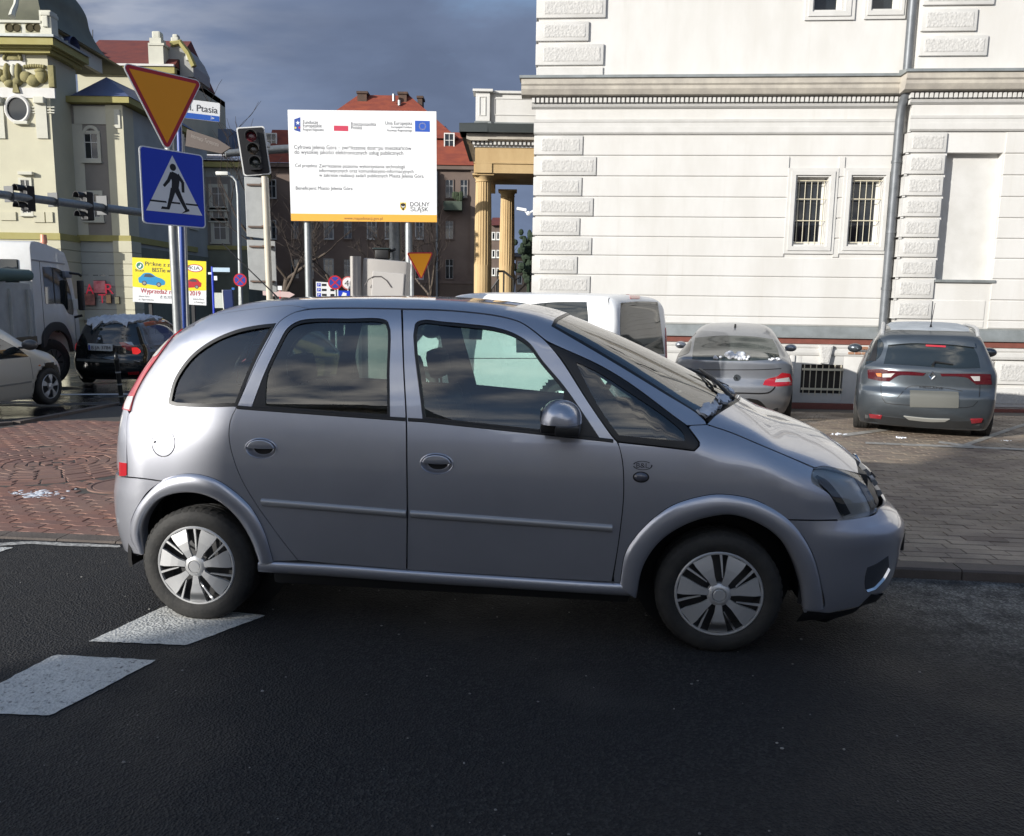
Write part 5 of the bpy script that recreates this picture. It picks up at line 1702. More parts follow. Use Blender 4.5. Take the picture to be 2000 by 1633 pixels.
# camera bracket on the corner
cc = at(1034, 412, VO[1] + .1)
cctv = thing('security_camera', 'small white security camera on a bracket at the villa corner', 'camera', tuple(cc))
b = MB(); b.rbox(-.26, -.06, -.035, .035, -.03, .03, .012, Matrix.Rotation(R(10), 4, 'Y')); b.build('camera_body', WHITEP, cctv)
b = MB(); b.tube([(-.08, 0, -.02), (-.03, 0, -.06), (.10, 0, .02), (.16, 0, .04)], .018, 8); b.sphere((-.02, 0, -.05), .045, 10, 8); b.build('bracket', WHITEP, cctv, smooth=50)

# ------------------------------------------------------------------ other vehicles
def paint(name, c, metal=.6, rough=.32): return mat(name, c, rough, metal, coat=.5, col2=tuple(q * .9 for q in c), nscale=4)
DGL = mat('tinted rear glass', (.015, .02, .022), .05, coat=.3, spec=.7)
def lens_on(B, root, name, pts, d, m, off=.004, n=4, gap=0, lip=.012, grid=.03, traced=True, parent=None):
    P = B.pxc(pts, n) if traced else np.array(pts)
    return B.panel(name, P, d, m, parent or root, off=off, lip=lip, gap=gap, fine=.008, grid=grid)
def line_on(B, root, pts, d, w=.008, name='shut_line', m=None, off=.0015):
    P = B.pxc(pts, 5, False)
    dd = np.array(d, float) / np.linalg.norm(d)
    t = np.gradient(P, axis=0)
    s = np.cross(t, dd); s /= np.maximum(np.linalg.norm(s, axis=1, keepdims=True), 1e-9)
    B.strip(name, P - s * w / 2, P + s * w / 2, d, [(0, off), (1, off)], m or SEAL, root, 24, ends=False)
def heading(deg): return R(deg)
def at_rear(px, py, Y, deg, back):
    p = at(px, py, Y)
    return p[0] + back * math.cos(R(deg)), p[1] + back * math.sin(R(deg))
REAR = (-1, 0, .12)

# grey estate
hd = 65
cx_, cy_ = at_rear(1806, 790, 10.0, hd, 2.27)
zw = g(10.9) - .005
EB = Body(W=[(.12, .76), (.3, .815), (.5, .838), (.72, .838), (.88, .825), (.98, .785), (1.15, .705), (1.3, .63), (1.42, .56), (1.5, .48)],
    T=[(-2.3, 1.26), (-2.05, 1.375), (-1.7, 1.44), (-1.0, 1.49), (0, 1.50), (.5, 1.44), (1.0, 1.18), (1.35, 1.0), (2.0, .86), (2.3, .70)], crown=[(-2.2, .10), (0, .10), (1, .2), (2.2, .2)],
    Xf=[(.1, 2.1), (.4, 2.3), (.7, 2.28), (.9, 2.15), (1.2, 2.0)], Xr=[(.1, -2.0), (.22, -2.12), (.35, -2.235), (.48, -2.27), (.60, -2.265), (.66, -2.215), (.80, -2.195), (.92, -2.185), (.97, -2.15), (1.15, -2.06), (1.36, -1.93), (1.5, -1.6)],
    loc=(cx_, cy_, zw), heading=R(hd), pr=.25, er=3, kst=.09, kr=.085, kf=.25, tr=(-1.4, .10), wells=[(-1.36, .32, .37), (1.36, .32, .37)])
est = thing('estate_car', 'dark grey estate car with silver roof rails parked nose to the white wall', 'car', (cx_, cy_, zw), R(hd))
EP = paint('slate grey paint', (.09, .106, .122), .6, .28)
DRL = mat('dark red lamp lens', (.065, .004, .008), .12, coat=.6)
EB.shell('body', EP, est, (-2.35, 2.4), 1.0, 1.5, (100, 40, 40))
rw = lens_on(EB, est, 'rear_window', [(1735, 674, 'c'), (1780, 672), (1821, 673), (1862, 675), (1902, 680, 'c'), (1910, 697), (1914, 719, 'c'), (1875, 720), (1832, 718), (1780, 714), (1726, 711, 'c'), (1730, 694)], REAR, DGL, .004)
lens_on(EB, est, 'spoiler', [(1733, 666, 'c'), (1780, 662), (1822, 661), (1865, 664), (1901, 671, 'c'), (1903, 680, 'c'), (1862, 675), (1821, 673), (1780, 672), (1735, 675, 'c')], (-1, 0, .6), EP, .035, lip=.04)
for side_, pts in (('l', [(1695, 722, 'c'), (1725, 721), (1752, 725, 'c'), (1780, 726), (1808, 729, 'c'), (1803, 734, 'c'), (1780, 733), (1757, 733), (1748, 737), (1737, 745, 'c'), (1720, 744), (1696, 739, 'c')]),
                   ('r', [(1836, 730, 'c'), (1865, 730), (1897, 730), (1934, 731, 'c'), (1936, 751, 'c'), (1906, 751, 'c'), (1897, 744), (1889, 738), (1865, 735), (1839, 735, 'c')])):
    lens_on(EB, est, 'tail_lamp', pts, (-1, .25 if side_ == 'l' else -.1, .1), DRL, .008, lip=.02)
lens_on(EB, est, 'clear_lens', [(1724, 730, 'c'), (1748, 729, 'c'), (1740, 737, 'c'), (1724, 737, 'c')], REAR, CLEAR_LENS, .0105)
lens_on(EB, est, 'amber_lens', [(1711, 729, 'c'), (1722, 729, 'c'), (1722, 736, 'c'), (1714, 735, 'c')], REAR, mat('amber lens', (.6, .2, .05), .2, coat=.5), .0105)
lens_on(EB, est, 'clear_lens', [(1895, 735, 'c'), (1913, 735, 'c'), (1913, 744, 'c'), (1902, 744, 'c')], REAR, CLEAR_LENS, .0105)
line_on(EB, est, [(1726, 712), (1721, 745), (1722, 775), (1728, 786), (1740, 789), (1815, 793), (1890, 796), (1903, 792), (1912, 778), (1914, 752)], REAR)
line_on(EB, est, [(1752, 778), (1774, 756), (1790, 754), (1838, 757), (1880, 764)], REAR, .008)
pl_ = EB.px([(1777, 763), (1872, 766), (1872, 797), (1777, 795)])
lens_on(EB, est, 'number_plate', resample(pl_, .03), REAR, mat('greyed number plate', (.095, .097, .088), .6), .012, traced=False)
lens_on(EB, est, 'bumper_trim', [(1698, 806, 'c'), (1724, 812), (1770, 817), (1815, 820), (1890, 822), (1921, 819, 'c'), (1919, 834, 'c'), (1880, 836), (1815, 834), (1740, 829), (1700, 822, 'c')], REAR, mat('black bumper trim', (.03, .032, .034), .5), .006, lip=.01)
lens_on(EB, est, 'skid_trim', [(1765, 812, 'c'), (1815, 817), (1855, 818, 'c'), (1845, 823, 'c'), (1815, 823), (1775, 819, 'c')], REAR, mat('grey skid trim', (.3, .3, .28), .5), .012)
for q in ([(1698, 808, 'c'), (1723, 811, 'c'), (1721, 817, 'c'), (1700, 815, 'c')], [(1895, 818, 'c'), (1919, 817, 'c'), (1916, 824, 'c'), (1897, 826, 'c')]):
    lens_on(EB, est, 'reflector', q, REAR, mat('red reflector', (.30, .02, .03), .25, coat=.4), .014)
ec = EB.px([(1820, 734)])[0]
b = MB()
for s0, s1 in ((1, .55),):
    v = []
    for s_, h in ((1, 0), (.8, .016), (.55, .010), (.5, 0)):
        v += [(-h - .006, 0 + s_ * a, s_ * c) for a, c in ((0, .062), (.05, 0), (0, -.062), (-.05, 0))]
    b.add([tuple(ec + np.array(p)) for p in v], [(4 * j + i, 4 * j + (i + 1) % 4, 4 * j + 4 + (i + 1) % 4, 4 * j + 4 + i) for j in range(3) for i in range(4)])
b.build('emblem', CHROME, est)
tm_ = EB.px([(1819, 759)])[0]
Mt = Matrix.Translation(Vector(tm_) + Vector((-.012, 0, 0))) @ Matrix.Rotation(R(-90), 4, 'Z') @ Matrix.Rotation(R(90), 4, 'X')
text('badge_lettering', 'MEGANE', Mt, est, CHROME, .024, .27, 'CENTER')
lens_on(EB, est, 'brake_light', [(1808, 673.5, 'c'), (1847, 675.5, 'c'), (1847, 679, 'c'), (1808, 677, 'c')], REAR, RED_LENS, .012)
b = MB(); wa = EB.px([(1822, 714), (1826, 707), (1862, 712)]) + np.array([-.02, 0, .004]); b.tube(wa, [.02, .014, .006]); b.build('rear_wiper', BLACK, est, smooth=50)
SW = (0, 1, .15)
lens_on(EB, est, 'side_window', [(1714, 657, 'c'), (1724, 668), (1726, 676), (1718, 697), (1704, 707), (1689, 713, 'c'), (1694, 697), (1705, 668)], SW, DGL, .004)
for x in (1712, 1703): line_on(EB, est, [(x, 665), (x - 4, 685), (x - 8, 705)], SW, .04, 'window_pillar', SEAL, .007)
RAILM = mat('satin roof rail', (.62, .63, .64), .35, .6)
for sg in (1, -1):
    xs = np.linspace(-1.85, .5, 14)
    P = EB.along([(x, .555 * sg, 3) for x in xs], (0, 0, 1)) + np.array([0, 0, .045])
    P[0] -= [0, 0, .05]; P[-1] -= [0, 0, .05]
    b = MB(); b.tube(P, .024, 8); b.build('roof_rail', RAILM, est, smooth=50)
lens_on(EB, est, 'frosted_roof', EB.along([(x, y, 3) for x, y in curve2([(-1.75, -.46, 'c'), (-1.80, 0), (-1.75, .46, 'c'), (-.8, .5), (.2, .46, 'c'), (.25, 0), (.2, -.46, 'c'), (-.8, -.5)], 5)], (0, 0, 1)), (0, 0, 1), mat('frost on roof', (.42, .45, .48), .7, col2=(.30, .33, .36), nscale=5), .003, traced=False)
ra = EB.along([(-1.62, -.02, 3)], (0, 0, 1))[0]
b = MB(); b.tube([ra, ra + np.array([-.04, 0, .05]), ra + np.array([-.14, -.02, .32])], [.018, .006, .003], 6); b.build('aerial', BLACK, est)
def mirrors(B, root, x, y, z, m, s=1.0):
    for sg in (1, -1):
        b = MB(); b.sphere((x, sg * y, z), (.09 * s, .13 * s, .085 * s), 14, 10); b.rbox(x - .03, x + .03, min(sg * (y - .22), sg * y), max(sg * (y - .22), sg * y), z - .06, z - .03, .01)
        b.build('wing_mirror', m, root, smooth=50)
mirrors(EB, est, .62, .95, 1.04, EP, .88)
for x in (-1.36, 1.36):
    for sg in (1, -1): wheel(est, x, -.735 * sg, .325, .22, .205, sg, mat('grey alloy', (.35, .35, .36), .4, .6), n=36, spokes=5, style='alloy')
b = MB(); b.rbox(-2.05, 2.0, -.70, .70, .18, .42, .05); b.build('underbody', BLACK, est)

# silver saloon
hd = 74
cx_, cy_ = at_rear(1428, 760, 11.7, hd, 2.27)
zw = g(12.3) + .0
SB = Body(W=[(.12, .80), (.3, .875), (.5, .905), (.75, .905), (.90, .875), (.98, .84), (1.1, .76), (1.25, .665), (1.38, .585), (1.48, .48)],
    T=[(-2.4, .93), (-2.2, 1.0), (-2.0, 1.045), (-1.85, 1.085), (-1.6, 1.19), (-1.2, 1.355), (-.9, 1.43), (-.3, 1.468), (.3, 1.44), (.9, 1.18), (1.3, 1.02), (2.2, .8)], crown=[(-2.4, .10), (-2.0, .12), (-1.4, .16), (-.5, .11), (1, .2), (2.2, .2)],
    Xf=[(.1, 2.1), (.4, 2.3), (.7, 2.28), (.9, 2.15), (1.2, 2.0)], Xr=[(.1, -2.05), (.22, -2.16), (.36, -2.275), (.52, -2.31), (.60, -2.30), (.66, -2.265), (.85, -2.25), (1.0, -2.235), (1.07, -2.18), (1.3, -1.9)],
    loc=(cx_, cy_, zw), heading=R(hd), pr=.30, er=2.6, kst=.12, kr=.08, kf=.25, tr=(-1.4, .10), wells=[(-1.38, .32, .37), (1.36, .32, .37)])
sal = thing('saloon_car', 'silver saloon with snow crumbs under its rear window parked beside the white van', 'car', (cx_, cy_, zw), R(hd))
SP = paint('pale silver paint', (.29, .305, .335), .6, .3)
SB.shell('body', SP, sal, (-2.4, 2.4), 1.0, 1.48, (100, 40, 40))
lens_on(SB, sal, 'rear_window', [(1358, 660, 'c'), (1395, 656.5), (1437, 656), (1475, 658), (1509, 663, 'c'), (1518, 680), (1523, 701, 'c'), (1480, 704), (1437, 705), (1395, 704), (1352, 702, 'c'), (1354, 680)], (-1, 0, .8), mat('grey green rear glass', (.10, .115, .105), .06, .2, coat=.3, col2=(.03, .04, .04), nscale=2.2), .004)
lens_on(SB, sal, 'tail_lamp', [(1490, 752, 'c'), (1495, 742), (1518, 735), (1527, 728, 'c'), (1543, 730, 'c'), (1547, 744), (1546, 753, 'c'), (1512, 755)], (-1, -.35, .1), RED_LENS, .008, lip=.02)
lens_on(SB, sal, 'clear_lens', [(1515, 741, 'c'), (1540, 737, 'c'), (1543, 746, 'c'), (1513, 747, 'c')], (-1, -.35, .1), CLEAR_LENS, .0105)
lens_on(SB, sal, 'tail_lamp', [(1339, 724, 'c'), (1358, 728), (1374, 731), (1386, 746, 'c'), (1374, 748), (1341, 744, 'c')], (-1, .3, .1), RED_LENS, .008, lip=.02)
line_on(SB, sal, [(1352, 722), (1400, 722.5), (1440, 722.5), (1490, 722), (1526, 720)], (-1, 0, .5), .01)
line_on(SB, sal, [(1375, 750), (1384, 762), (1400, 766), (1450, 768), (1500, 767.5), (1508, 763), (1514, 756)], REAR, .022)
ec = SB.px([(1439, 738)])[0]
Mq = Matrix.Translation(Vector(ec)) @ Matrix.Rotation(R(-90), 4, 'Y')
b = MB(); b.lathe([(0, .010), (.036, .010), (.038, .014), (.05, .014), (.052, 0)], Mq, 24); b.build('emblem', mat('dark emblem', (.06, .07, .08), .3, .4), sal, smooth=30)
b = MB(); b.prism([(-.02, -.024), (.006, -.024), (.024, .01), (.006, .026), (.004, .006)], .011, .016, lambda a, c, h: tuple(Mq @ Vector((c, a, h)))); b.build('emblem_arrow', CHROME, sal)
lens_on(SB, sal, 'plate_recess', [(1398, 781, 'c'), (1480, 781), (1500, 800, 'c'), (1392, 800, 'c')], REAR, BLACK, .004)
mirrors(SB, sal, .62, .97, 1.02, SP, .8)
lens_on(SB, sal, 'side_window', [(1346, 648, 'c'), (1340, 660), (1328, 688), (1322, 698, 'c'), (1334, 694), (1346, 688), (1351, 668, 'c')], SW, DGL, .004)
ra = SB.along([(-1.0, 0, 3)], (0, 0, 1))[0]
b = MB(); b.rbox(-.05, .05, -.018, .018, -.01, .05, .012, Matrix.Translation(tuple(ra))); b.build('aerial_fin', BLACK, sal, smooth=50)
for x in (-1.38, 1.36):
    for sg in (1, -1): wheel(sal, x, -.80 * sg, .325, .21, .205, sg, mat('grey alloy', (.35, .35, .36), .4, .6), n=36, spokes=5, style='alloy')
b = MB(); b.rbox(-2.05, 2.0, -.70, .70, .18, .42, .05); b.build('underbody', BLACK, sal)
sb = MB()
for px, py, s_ in ((1401, 700, .05), (1421, 698, .09), (1430, 696, .11), (1437, 700, .08), (1455, 699, .05), (1453, 702, .05), (1512, 701, .04), (1518, 702, .04), (1505, 703, .03)):
    p = SB.px([(px, py)])[0]
    for k in range(4): sb.sphere(tuple(p + np.array([-.01, rng.normal(0, s_ * .5), abs(rng.normal(0, s_ * .25))])), (s_ * .5, s_ * .5, s_ * .4), 8, 6)
o = sb.build('snow_crumbs', SNOW, sal, smooth=60); o['kind'] = 'stuff'

# white van
hd = 144
VB = Body(W=[(.12, .78), (.3, .84), (.6, .865), (.9, .865), (1.05, .845), (1.4, .815), (1.65, .785), (1.78, .76), (1.9, .70)],
    T=[(-2.2, 1.80), (-1.5, 1.835), (0, 1.85), (.75, 1.835), (1.0, 1.70), (1.45, 1.27), (1.6, 1.16), (2.0, 1.0), (2.2, .8)], crown=[(-2.2, .07), (.5, .07), (1.4, .25), (2.2, .2)],
    Xf=[(.1, 1.95), (.4, 2.1), (.7, 2.1), (1.0, 1.98), (1.3, 1.8)], Xr=[(.1, -1.98), (.3, -2.09), (.5, -2.11), (1.0, -2.10), (1.5, -2.06), (1.72, -2.0), (1.9, -1.8)],
    loc=(.146, 12.28, g(12.3) + .06), heading=R(hd), pr=.05, er=6, kst=.13, kr=.10, kf=.3, tr=(-1.4, .04), wells=[(-1.28, .31, .36), (1.3, .31, .36)])
van = thing('van', 'white panel van standing behind the silver people carrier', 'van', tuple(VB.loc), R(hd))
VP = mat('white van paint', (.78, .79, .80), .35, 0, coat=.5)
VB.shell('body', VP, van, (-2.2, 2.2), .95, 1.86, (100, 40, 44))
VR = (-1, 0, 0)
SV = (0, 1, 0)
lens_on(VB, van, 'rear_window', [(1212, 592, 'c'), (1246, 589), (1284, 590, 'c'), (1291, 640), (1297, 692, 'c'), (1250, 690), (1214, 686, 'c'), (1211, 640)], VR, DGL, .004)
line_on(VB, van, [(1190, 582), (1188, 640), (1187, 700)], SV, .008)
VSHADE = mat('shaded white rear door', (.42, .43, .45), .45, .3)  # van white greyed to hold the shade on its rear; unused
lens_on(VB, van, 'brake_light', [(1229, 573, 'c'), (1250, 573, 'c'), (1249, 584, 'c'), (1231, 584, 'c')], (-1, 0, .4), RED_LENS, .006)
lens_on(VB, van, 'tail_lamp', [(1299, 640, 'c'), (1305, 642, 'c'), (1307, 702, 'c'), (1300, 700, 'c')], (-1, -.5, 0), RED_LENS, .006)
SV = (0, 1, 0)
lens_on(VB, van, 'side_window', [(1026, 595, 'c'), (1085, 590), (1146, 590, 'c'), (1149, 625), (1148, 660, 'c'), (1085, 662), (1030, 662, 'c')], SV, DGL, .004)
pw_ = VB.along([(x, 2, z) for x, z in curve2([(.15, 1.14, 'c'), (.12, 1.58, 'c'), (.55, 1.60), (.80, 1.55, 'c'), (1.12, 1.22), (1.16, 1.14, 'c')], 4)], SV)
lens_on(VB, van, 'door_window', pw_, SV, DGL, .004, traced=False)
wsv = VB.along([(9, y, z) for y, z in curve2([(-.66, 1.22, 'c'), (0, 1.26), (.66, 1.22, 'c'), (.60, 1.5), (.56, 1.66, 'c'), (0, 1.72), (-.56, 1.66, 'c')], 5)], (.7, 0, .7))
lens_on(VB, van, 'windscreen', wsv, (.7, 0, .7), DGL, .004, traced=False)
mirrors(VB, van, .98, 1.02, 1.25, BLACK, 1.35)
line_on(VB, van, [(1192, 700), (1100, 700), (1000, 700), (900, 700)], SV, .012)
for x in (-1.28, 1.3):
    for sg in (1, -1): wheel(van, x, -.76 * sg, .31, .2, .19, sg, COVERM, n=32)
b = MB(); b.rbox(-1.95, 1.9, -.68, .68, .18, .42, .05); b.build('underbody', BLACK, van)

# black off-roader with snow on its roof
hd = 95
cx_, cy_ = at_rear(206, 690, 19.6, hd, 2.28)
zw = g(20.5) + .02
XB = Body(W=[(.15, .84), (.35, .90), (.6, .925), (.85, .92), (1.0, .885), (1.1, .84), (1.3, .765), (1.5, .68), (1.66, .58)],
    T=[(-2.3, 1.50), (-2.05, 1.60), (-1.5, 1.66), (0, 1.68), (.5, 1.6), (1.0, 1.3), (1.3, 1.12), (2.2, .95)], crown=[(-2.2, .08), (.5, .09), (1.4, .2), (2.2, .15)],
    Xf=[(.1, 2.1), (.4, 2.3), (.7, 2.28), (.9, 2.2), (1.2, 2.0)], Xr=[(.2, -2.1), (.35, -2.24), (.55, -2.28), (.68, -2.27), (.74, -2.21), (1.0, -2.19), (1.1, -2.15), (1.35, -2.03), (1.55, -1.92), (1.7, -1.7)],
    loc=(cx_, cy_, zw), heading=R(hd), pr=.26, er=2.8, kst=.12, kr=.14, kf=.25, tr=(-1.4, .08), wells=[(-1.4, .37, .43), (1.4, .37, .43)])
orv = thing('off_roader', 'black off-roader with snow on its roof and lit red lamps at the junction', 'car', (cx_, cy_, zw), R(hd))
XP = mat('wet black paint', (.010, .013, .014), .16, 0, coat=.7)
XB.shell('body', XP, orv, (-2.35, 2.35), 1.0, 1.7, (90, 36, 36))
lens_on(XB, orv, 'rear_window', [(157, 628, 'c'), (180, 624), (215, 624), (258, 630, 'c'), (263, 655, 'c'), (205, 652), (150, 650, 'c')], (-1, 0, .3), DGL, .004)
lens_on(XB, orv, 'brake_light', [(190, 617.5, 'c'), (228, 618, 'c'), (228, 622, 'c'), (191, 621.5, 'c')], (-1, 0, .3), RED_LENS, .012)
LITR = mat('lit red lamp', (.9, .03, .03), .3, emit=.5)
lens_on(XB, orv, 'tail_lamp', [(232, 669, 'c'), (242, 669), (256, 674), (262, 680, 'c'), (258, 686), (246, 682), (239, 678, 'c')], (-1, -.4, 0), RED_LENS, .006)
lens_on(XB, orv, 'lit_tail_lamp', [(257, 679, 'c'), (268, 679), (275, 687), (268, 692), (259, 691, 'c')], (-1, -.5, 0), LITR, .008)
lens_on(XB, orv, 'lit_tail_lamp', [(136, 670, 'c'), (144, 671), (144, 682), (137, 682, 'c')], (-1, .4, 0), LITR, .008)
lens_on(XB, orv, 'clear_lens', [(242, 668, 'c'), (257, 668, 'c'), (262, 675, 'c'), (252, 673, 'c')], (-1, -.4, 0), CLEAR_LENS, .010)
pp = XB.px([(172, 671), (220, 673), (220, 686), (173, 684)])
plt_ = lens_on(XB, orv, 'number_plate', resample(pp, .04), (-1, 0, .0), mat('white number plate', (.6, .62, .62), .5), .012, traced=False)
pc_ = pp.mean(0) + np.array([-.035, 0, 0])
Mp = Matrix.Translation(tuple(pc_)) @ Matrix.Rotation(R(-90), 4, 'Z') @ Matrix.Rotation(R(90), 4, 'X')
text('plate_lettering', 'B JA 3784', Mp @ Matrix.Translation((.03, -.045, .01)), plt_, BLACK, .085, .46, 'CENTER')
b = MB(); b.box(-.275, -.235, -.06, .06, .0, .006, Mp); b.build('country_band', mat('plate blue', (.02, .05, .35), .5), plt_)
ec = XB.px([(194, 661)])[0]
Mq = Matrix.Translation(tuple(ec)) @ Matrix.Rotation(R(-90), 4, 'Y')
b = MB(); b.lathe([(0, .012), (.045, .012), (.05, 0)], Mq, 20); eo = b.build('emblem', mat('roundel black', (.02, .02, .02), .3), orv)
b = MB()
for k in range(4): b.add([tuple(Mq @ Vector((r_ * math.cos(t), r_ * math.sin(t), .0135))) for r_, t in ((0, 0), (.036, k * math.pi / 2), (.036, k * math.pi / 2 + .5), (.036, k * math.pi / 2 + 1.07), (.036, (k + 1) * math.pi / 2))], [(0, 1, 2, 3, 4)])
b.mi = [k % 2 for k in range(4)]
b.build('roundel_quarters', [mat('emblem white', (.7, .72, .75), .3), mat('emblem blue', (.2, .35, .6), .3)], eo)
for s_, px, py, w in (('X3', 242, 662, .15), ('2.0d', 246, 656, .22)):
    ec = XB.px([(px, py)])[0]
    text('badge_lettering', s_, Matrix.Translation(tuple(ec + np.array([-.012, 0, 0]))) @ Matrix.Rotation(R(-90), 4, 'Z') @ Matrix.Rotation(R(90), 4, 'X'), orv, CHROME, .04, w, 'CENTER')
SWr = (0, -1, .15)
for q in ([(272, 632, 'c'), (288, 622), (300, 621, 'c'), (300, 652, 'c'), (276, 655, 'c')], [(304, 621, 'c'), (326, 620, 'c'), (330, 650, 'c'), (304, 652, 'c')], [(331, 620, 'c'), (348, 624), (356, 648, 'c'), (334, 650, 'c')]):
    lens_on(XB, orv, 'side_window', q, SWr, DGL, .004)
lens_on(XB, orv, 'bumper_trim', [(150, 700, 'c'), (205, 703), (262, 704, 'c'), (262, 709, 'c'), (205, 708), (150, 705, 'c')], REAR, mat('grey trim', (.12, .13, .13), .5), .008)
b = MB(); ex = XB.px([(246, 712)])[0]; b.box(-.03, .0, -.09, .09, -.015, .015, Matrix.Translation(tuple(ex))); b.build('exhaust_trim', CHROME, orv)
lens_on(XB, orv, 'reflector', [(250, 727, 'c'), (272, 726, 'c'), (271, 731, 'c'), (251, 732, 'c')], REAR, RED_LENS, .01)
for x in (-1.4, 1.4):
    for sg in (1, -1): wheel(orv, x, -.82 * sg, .365, .23, .22, sg, mat('dark alloy', (.12, .12, .12), .4, .5), n=32, spokes=5, style='alloy')
b = MB(); b.rbox(-2.05, 2.0, -.70, .70, .22, .5, .05); b.build('underbody', BLACK, orv)
def snow_blanket(B, root, name, outline, d, h, m=SNOW, grid=.05):
    P = curve2(outline, 7)
    P = P + rng.normal(0, .022, P.shape)
    P3 = B.along([(x, y, 3) for x, y in P], (0, 0, 1))
    def off(S3):
        n = sum(np.sin(S3[:, 0] * f + q) * np.sin(S3[:, 1] * f2 + q * 2) * w for f, f2, q, w in ((7, 9, 1, .35), (17, 21, 2, .3), (38, 33, 4, .2)))
        return h * np.clip(.9 + n + rng.normal(0, .25, len(S3)), .25, 2.2)
    o = B.panel(name, P3, (0, 0, 1), m, root, off=off, lip=h * 1.2, gap=0, grid=grid, fine=.02)
    o['kind'] = 'stuff'
snow_blanket(XB, orv, 'roof_snow', [(-1.90, .5), (-1.92, .1), (-1.88, -.2), (-1.93, -.45), (-1.5, -.60), (-.9, -.55), (-.2, -.60), (.3, -.40), (.35, .1), (.2, .55), (-.6, .60), (-1.4, .58)], 0, .055)

# silver hatchback at the kerb on the left
hd = 85
HB = Body(W=[(.12, .76), (.3, .81), (.5, .835), (.75, .83), (.9, .80), (1.0, .755), (1.2, .66), (1.35, .575), (1.48, .48)],
    T=[(-2.0, 1.2), (-1.7, 1.38), (-1.0, 1.46), (-.2, 1.47), (.3, 1.40), (.9, 1.08), (1.15, .97), (1.6, .86), (1.9, .72)], crown=[(-2, .12), (0, .12), (1, .2), (1.9, .2)],
    Xf=[(.1, 1.8), (.3, 1.92), (.5, 1.97), (.65, 1.93), (.8, 1.82), (1.0, 1.6)], Xr=[(.1, -1.8), (.4, -1.95), (.8, -1.92), (1.2, -1.75), (1.5, -1.4)],
    loc=(-8.30, 11.35, -.055), heading=R(hd), pf=.45, ef=2.6, pr=.2, kst=.12, kr=.2, kf=.2, wells=[(-1.22, .29, .345), (1.24, .29, .345)])
hat = thing('hatchback', 'pale silver hatchback seen from its right side at the left edge', 'car', tuple(HB.loc), R(hd))
HP = mat('champagne silver paint', (.60, .57, .50), .38, .4, coat=.5)
HB.shell('body', HP, hat, (-2, 2.05), .9, 1.48, (100, 36, 36))
def sidepoly(B, pts, sg=-1): return B.along([(x, 2 * sg, z) for x, z in curve2(pts, 4)], (0, sg, .12))
lens_on(HB, hat, 'door_window', sidepoly(HB, [(-.15, .93, 'c'), (-.17, 1.35, 'c'), (.15, 1.32), (.42, 1.20), (.70, 1.0), (.78, .93, 'c')]), (0, -1, .12), DGL, .004, traced=False)
lens_on(HB, hat, 'door_window', sidepoly(HB, [(-.95, .97, 'c'), (-.92, 1.32, 'c'), (-.24, 1.36, 'c'), (-.22, .93, 'c')]), (0, -1, .12), DGL, .004, traced=False)
for x0, x1 in ((-.19, -.19), (.80, .86)):
    P = sidepoly(HB, [(x0, .92, 'c'), (x1, .32, 'c'), (x1 + .008, .32, 'c'), (x0 + .008, .92, 'c')])
    lens_on(HB, hat, 'shut_line', P, (0, -1, .12), SEAL, .002, traced=False, lip=0)
lens_on(HB, hat, 'rubbing_strip', sidepoly(HB, [(-.9, .555, 'c'), (.80, .56, 'c'), (.80, .535, 'c'), (-.9, .53, 'c')]), (0, -1, .12), mat('grey rubbing strip', (.2, .2, .19), .5), .008, traced=False)
lens_on(HB, hat, 'door_handle', sidepoly(HB, [(-.14, .83, 'c'), (.02, .835, 'c'), (.02, .80, 'c'), (-.14, .795, 'c')]), (0, -1, .12), HP, .018, traced=False, lip=.02)
b = MB(); b.sphere(tuple(sidepoly(HB, [(1.0, .78, 'c'), (1.02, .78), (1.02, .77)])[0]), (.025, .012, .014), 10, 6); b.build('side_repeater', mat('amber lens'  , (.6, .2, .05), .2), hat)
wsv = HB.along([(9, y, z) for y, z in curve2([(-.60, 1.02, 'c'), (0, 1.05), (.60, 1.02, 'c'), (.50, 1.32, 'c'), (0, 1.38), (-.50, 1.32, 'c')], 5)], (.6, 0, .8))
lens_on(HB, hat, 'windscreen', wsv, (.6, 0, .8), DGL, .004, traced=False)
mirrors(HB, hat, .66, .95, .98, mat('dark mirror shell', (.10, .10, .10), .3, .3), .95)
for x in (-1.22, 1.24):
    for sg in (1, -1): wheel(hat, x, -.735 * sg, .295, .195, .18, sg, COVERM, n=36, spokes=5, style='alloy', steer=0)
b = MB(); b.rbox(-1.75, 1.7, -.64, .64, .18, .42, .05); b.build('underbody', BLACK, hat)

# dark blue car of which only the roof shows
NB = Body(W=[(.12, .8), (.5, .86), (.8, .85), (1.0, .78), (1.3, .64), (1.5, .52)], T=[(-2.0, 1.25), (-1.4, 1.46), (0, 1.52), (.5, 1.42), (1.1, 1.02), (1.9, .75)], crown=[(-2, .1), (1, .12)],
    Xf=[(.1, 1.9), (.5, 2.05), (.9, 1.8)], Xr=[(.1, -1.9), (.6, -2.0), (1.2, -1.8), (1.5, -1.5)], loc=(-4.35, 14.7, g(14.7) + .02), heading=R(84), wells=[(-1.25, .3, .35), (1.25, .3, .35)])
nb = thing('parked_car', 'dark blue car roof just showing behind the road sign poles', 'car', tuple(NB.loc), R(84))
NB.shell('body', mat('night blue paint', (.03, .05, .10), .25, .4, coat=.6), nb, (-2.1, 2.1), .95, 1.52, (60, 26, 26))
for sg in (-1, 1): lens_on(NB, nb, 'side_window', sidepoly(NB, [(-1.4, 1.0, 'c'), (-1.2, 1.36), (0, 1.42), (.45, 1.32), (.9, 1.0, 'c')], sg), (0, sg, .12), DGL, .004, traced=False)
for x in (-1.25, 1.25):
    for sg in (1, -1): wheel(nb, x, -.75 * sg, .3, .2, .19, sg, COVERM, n=24)

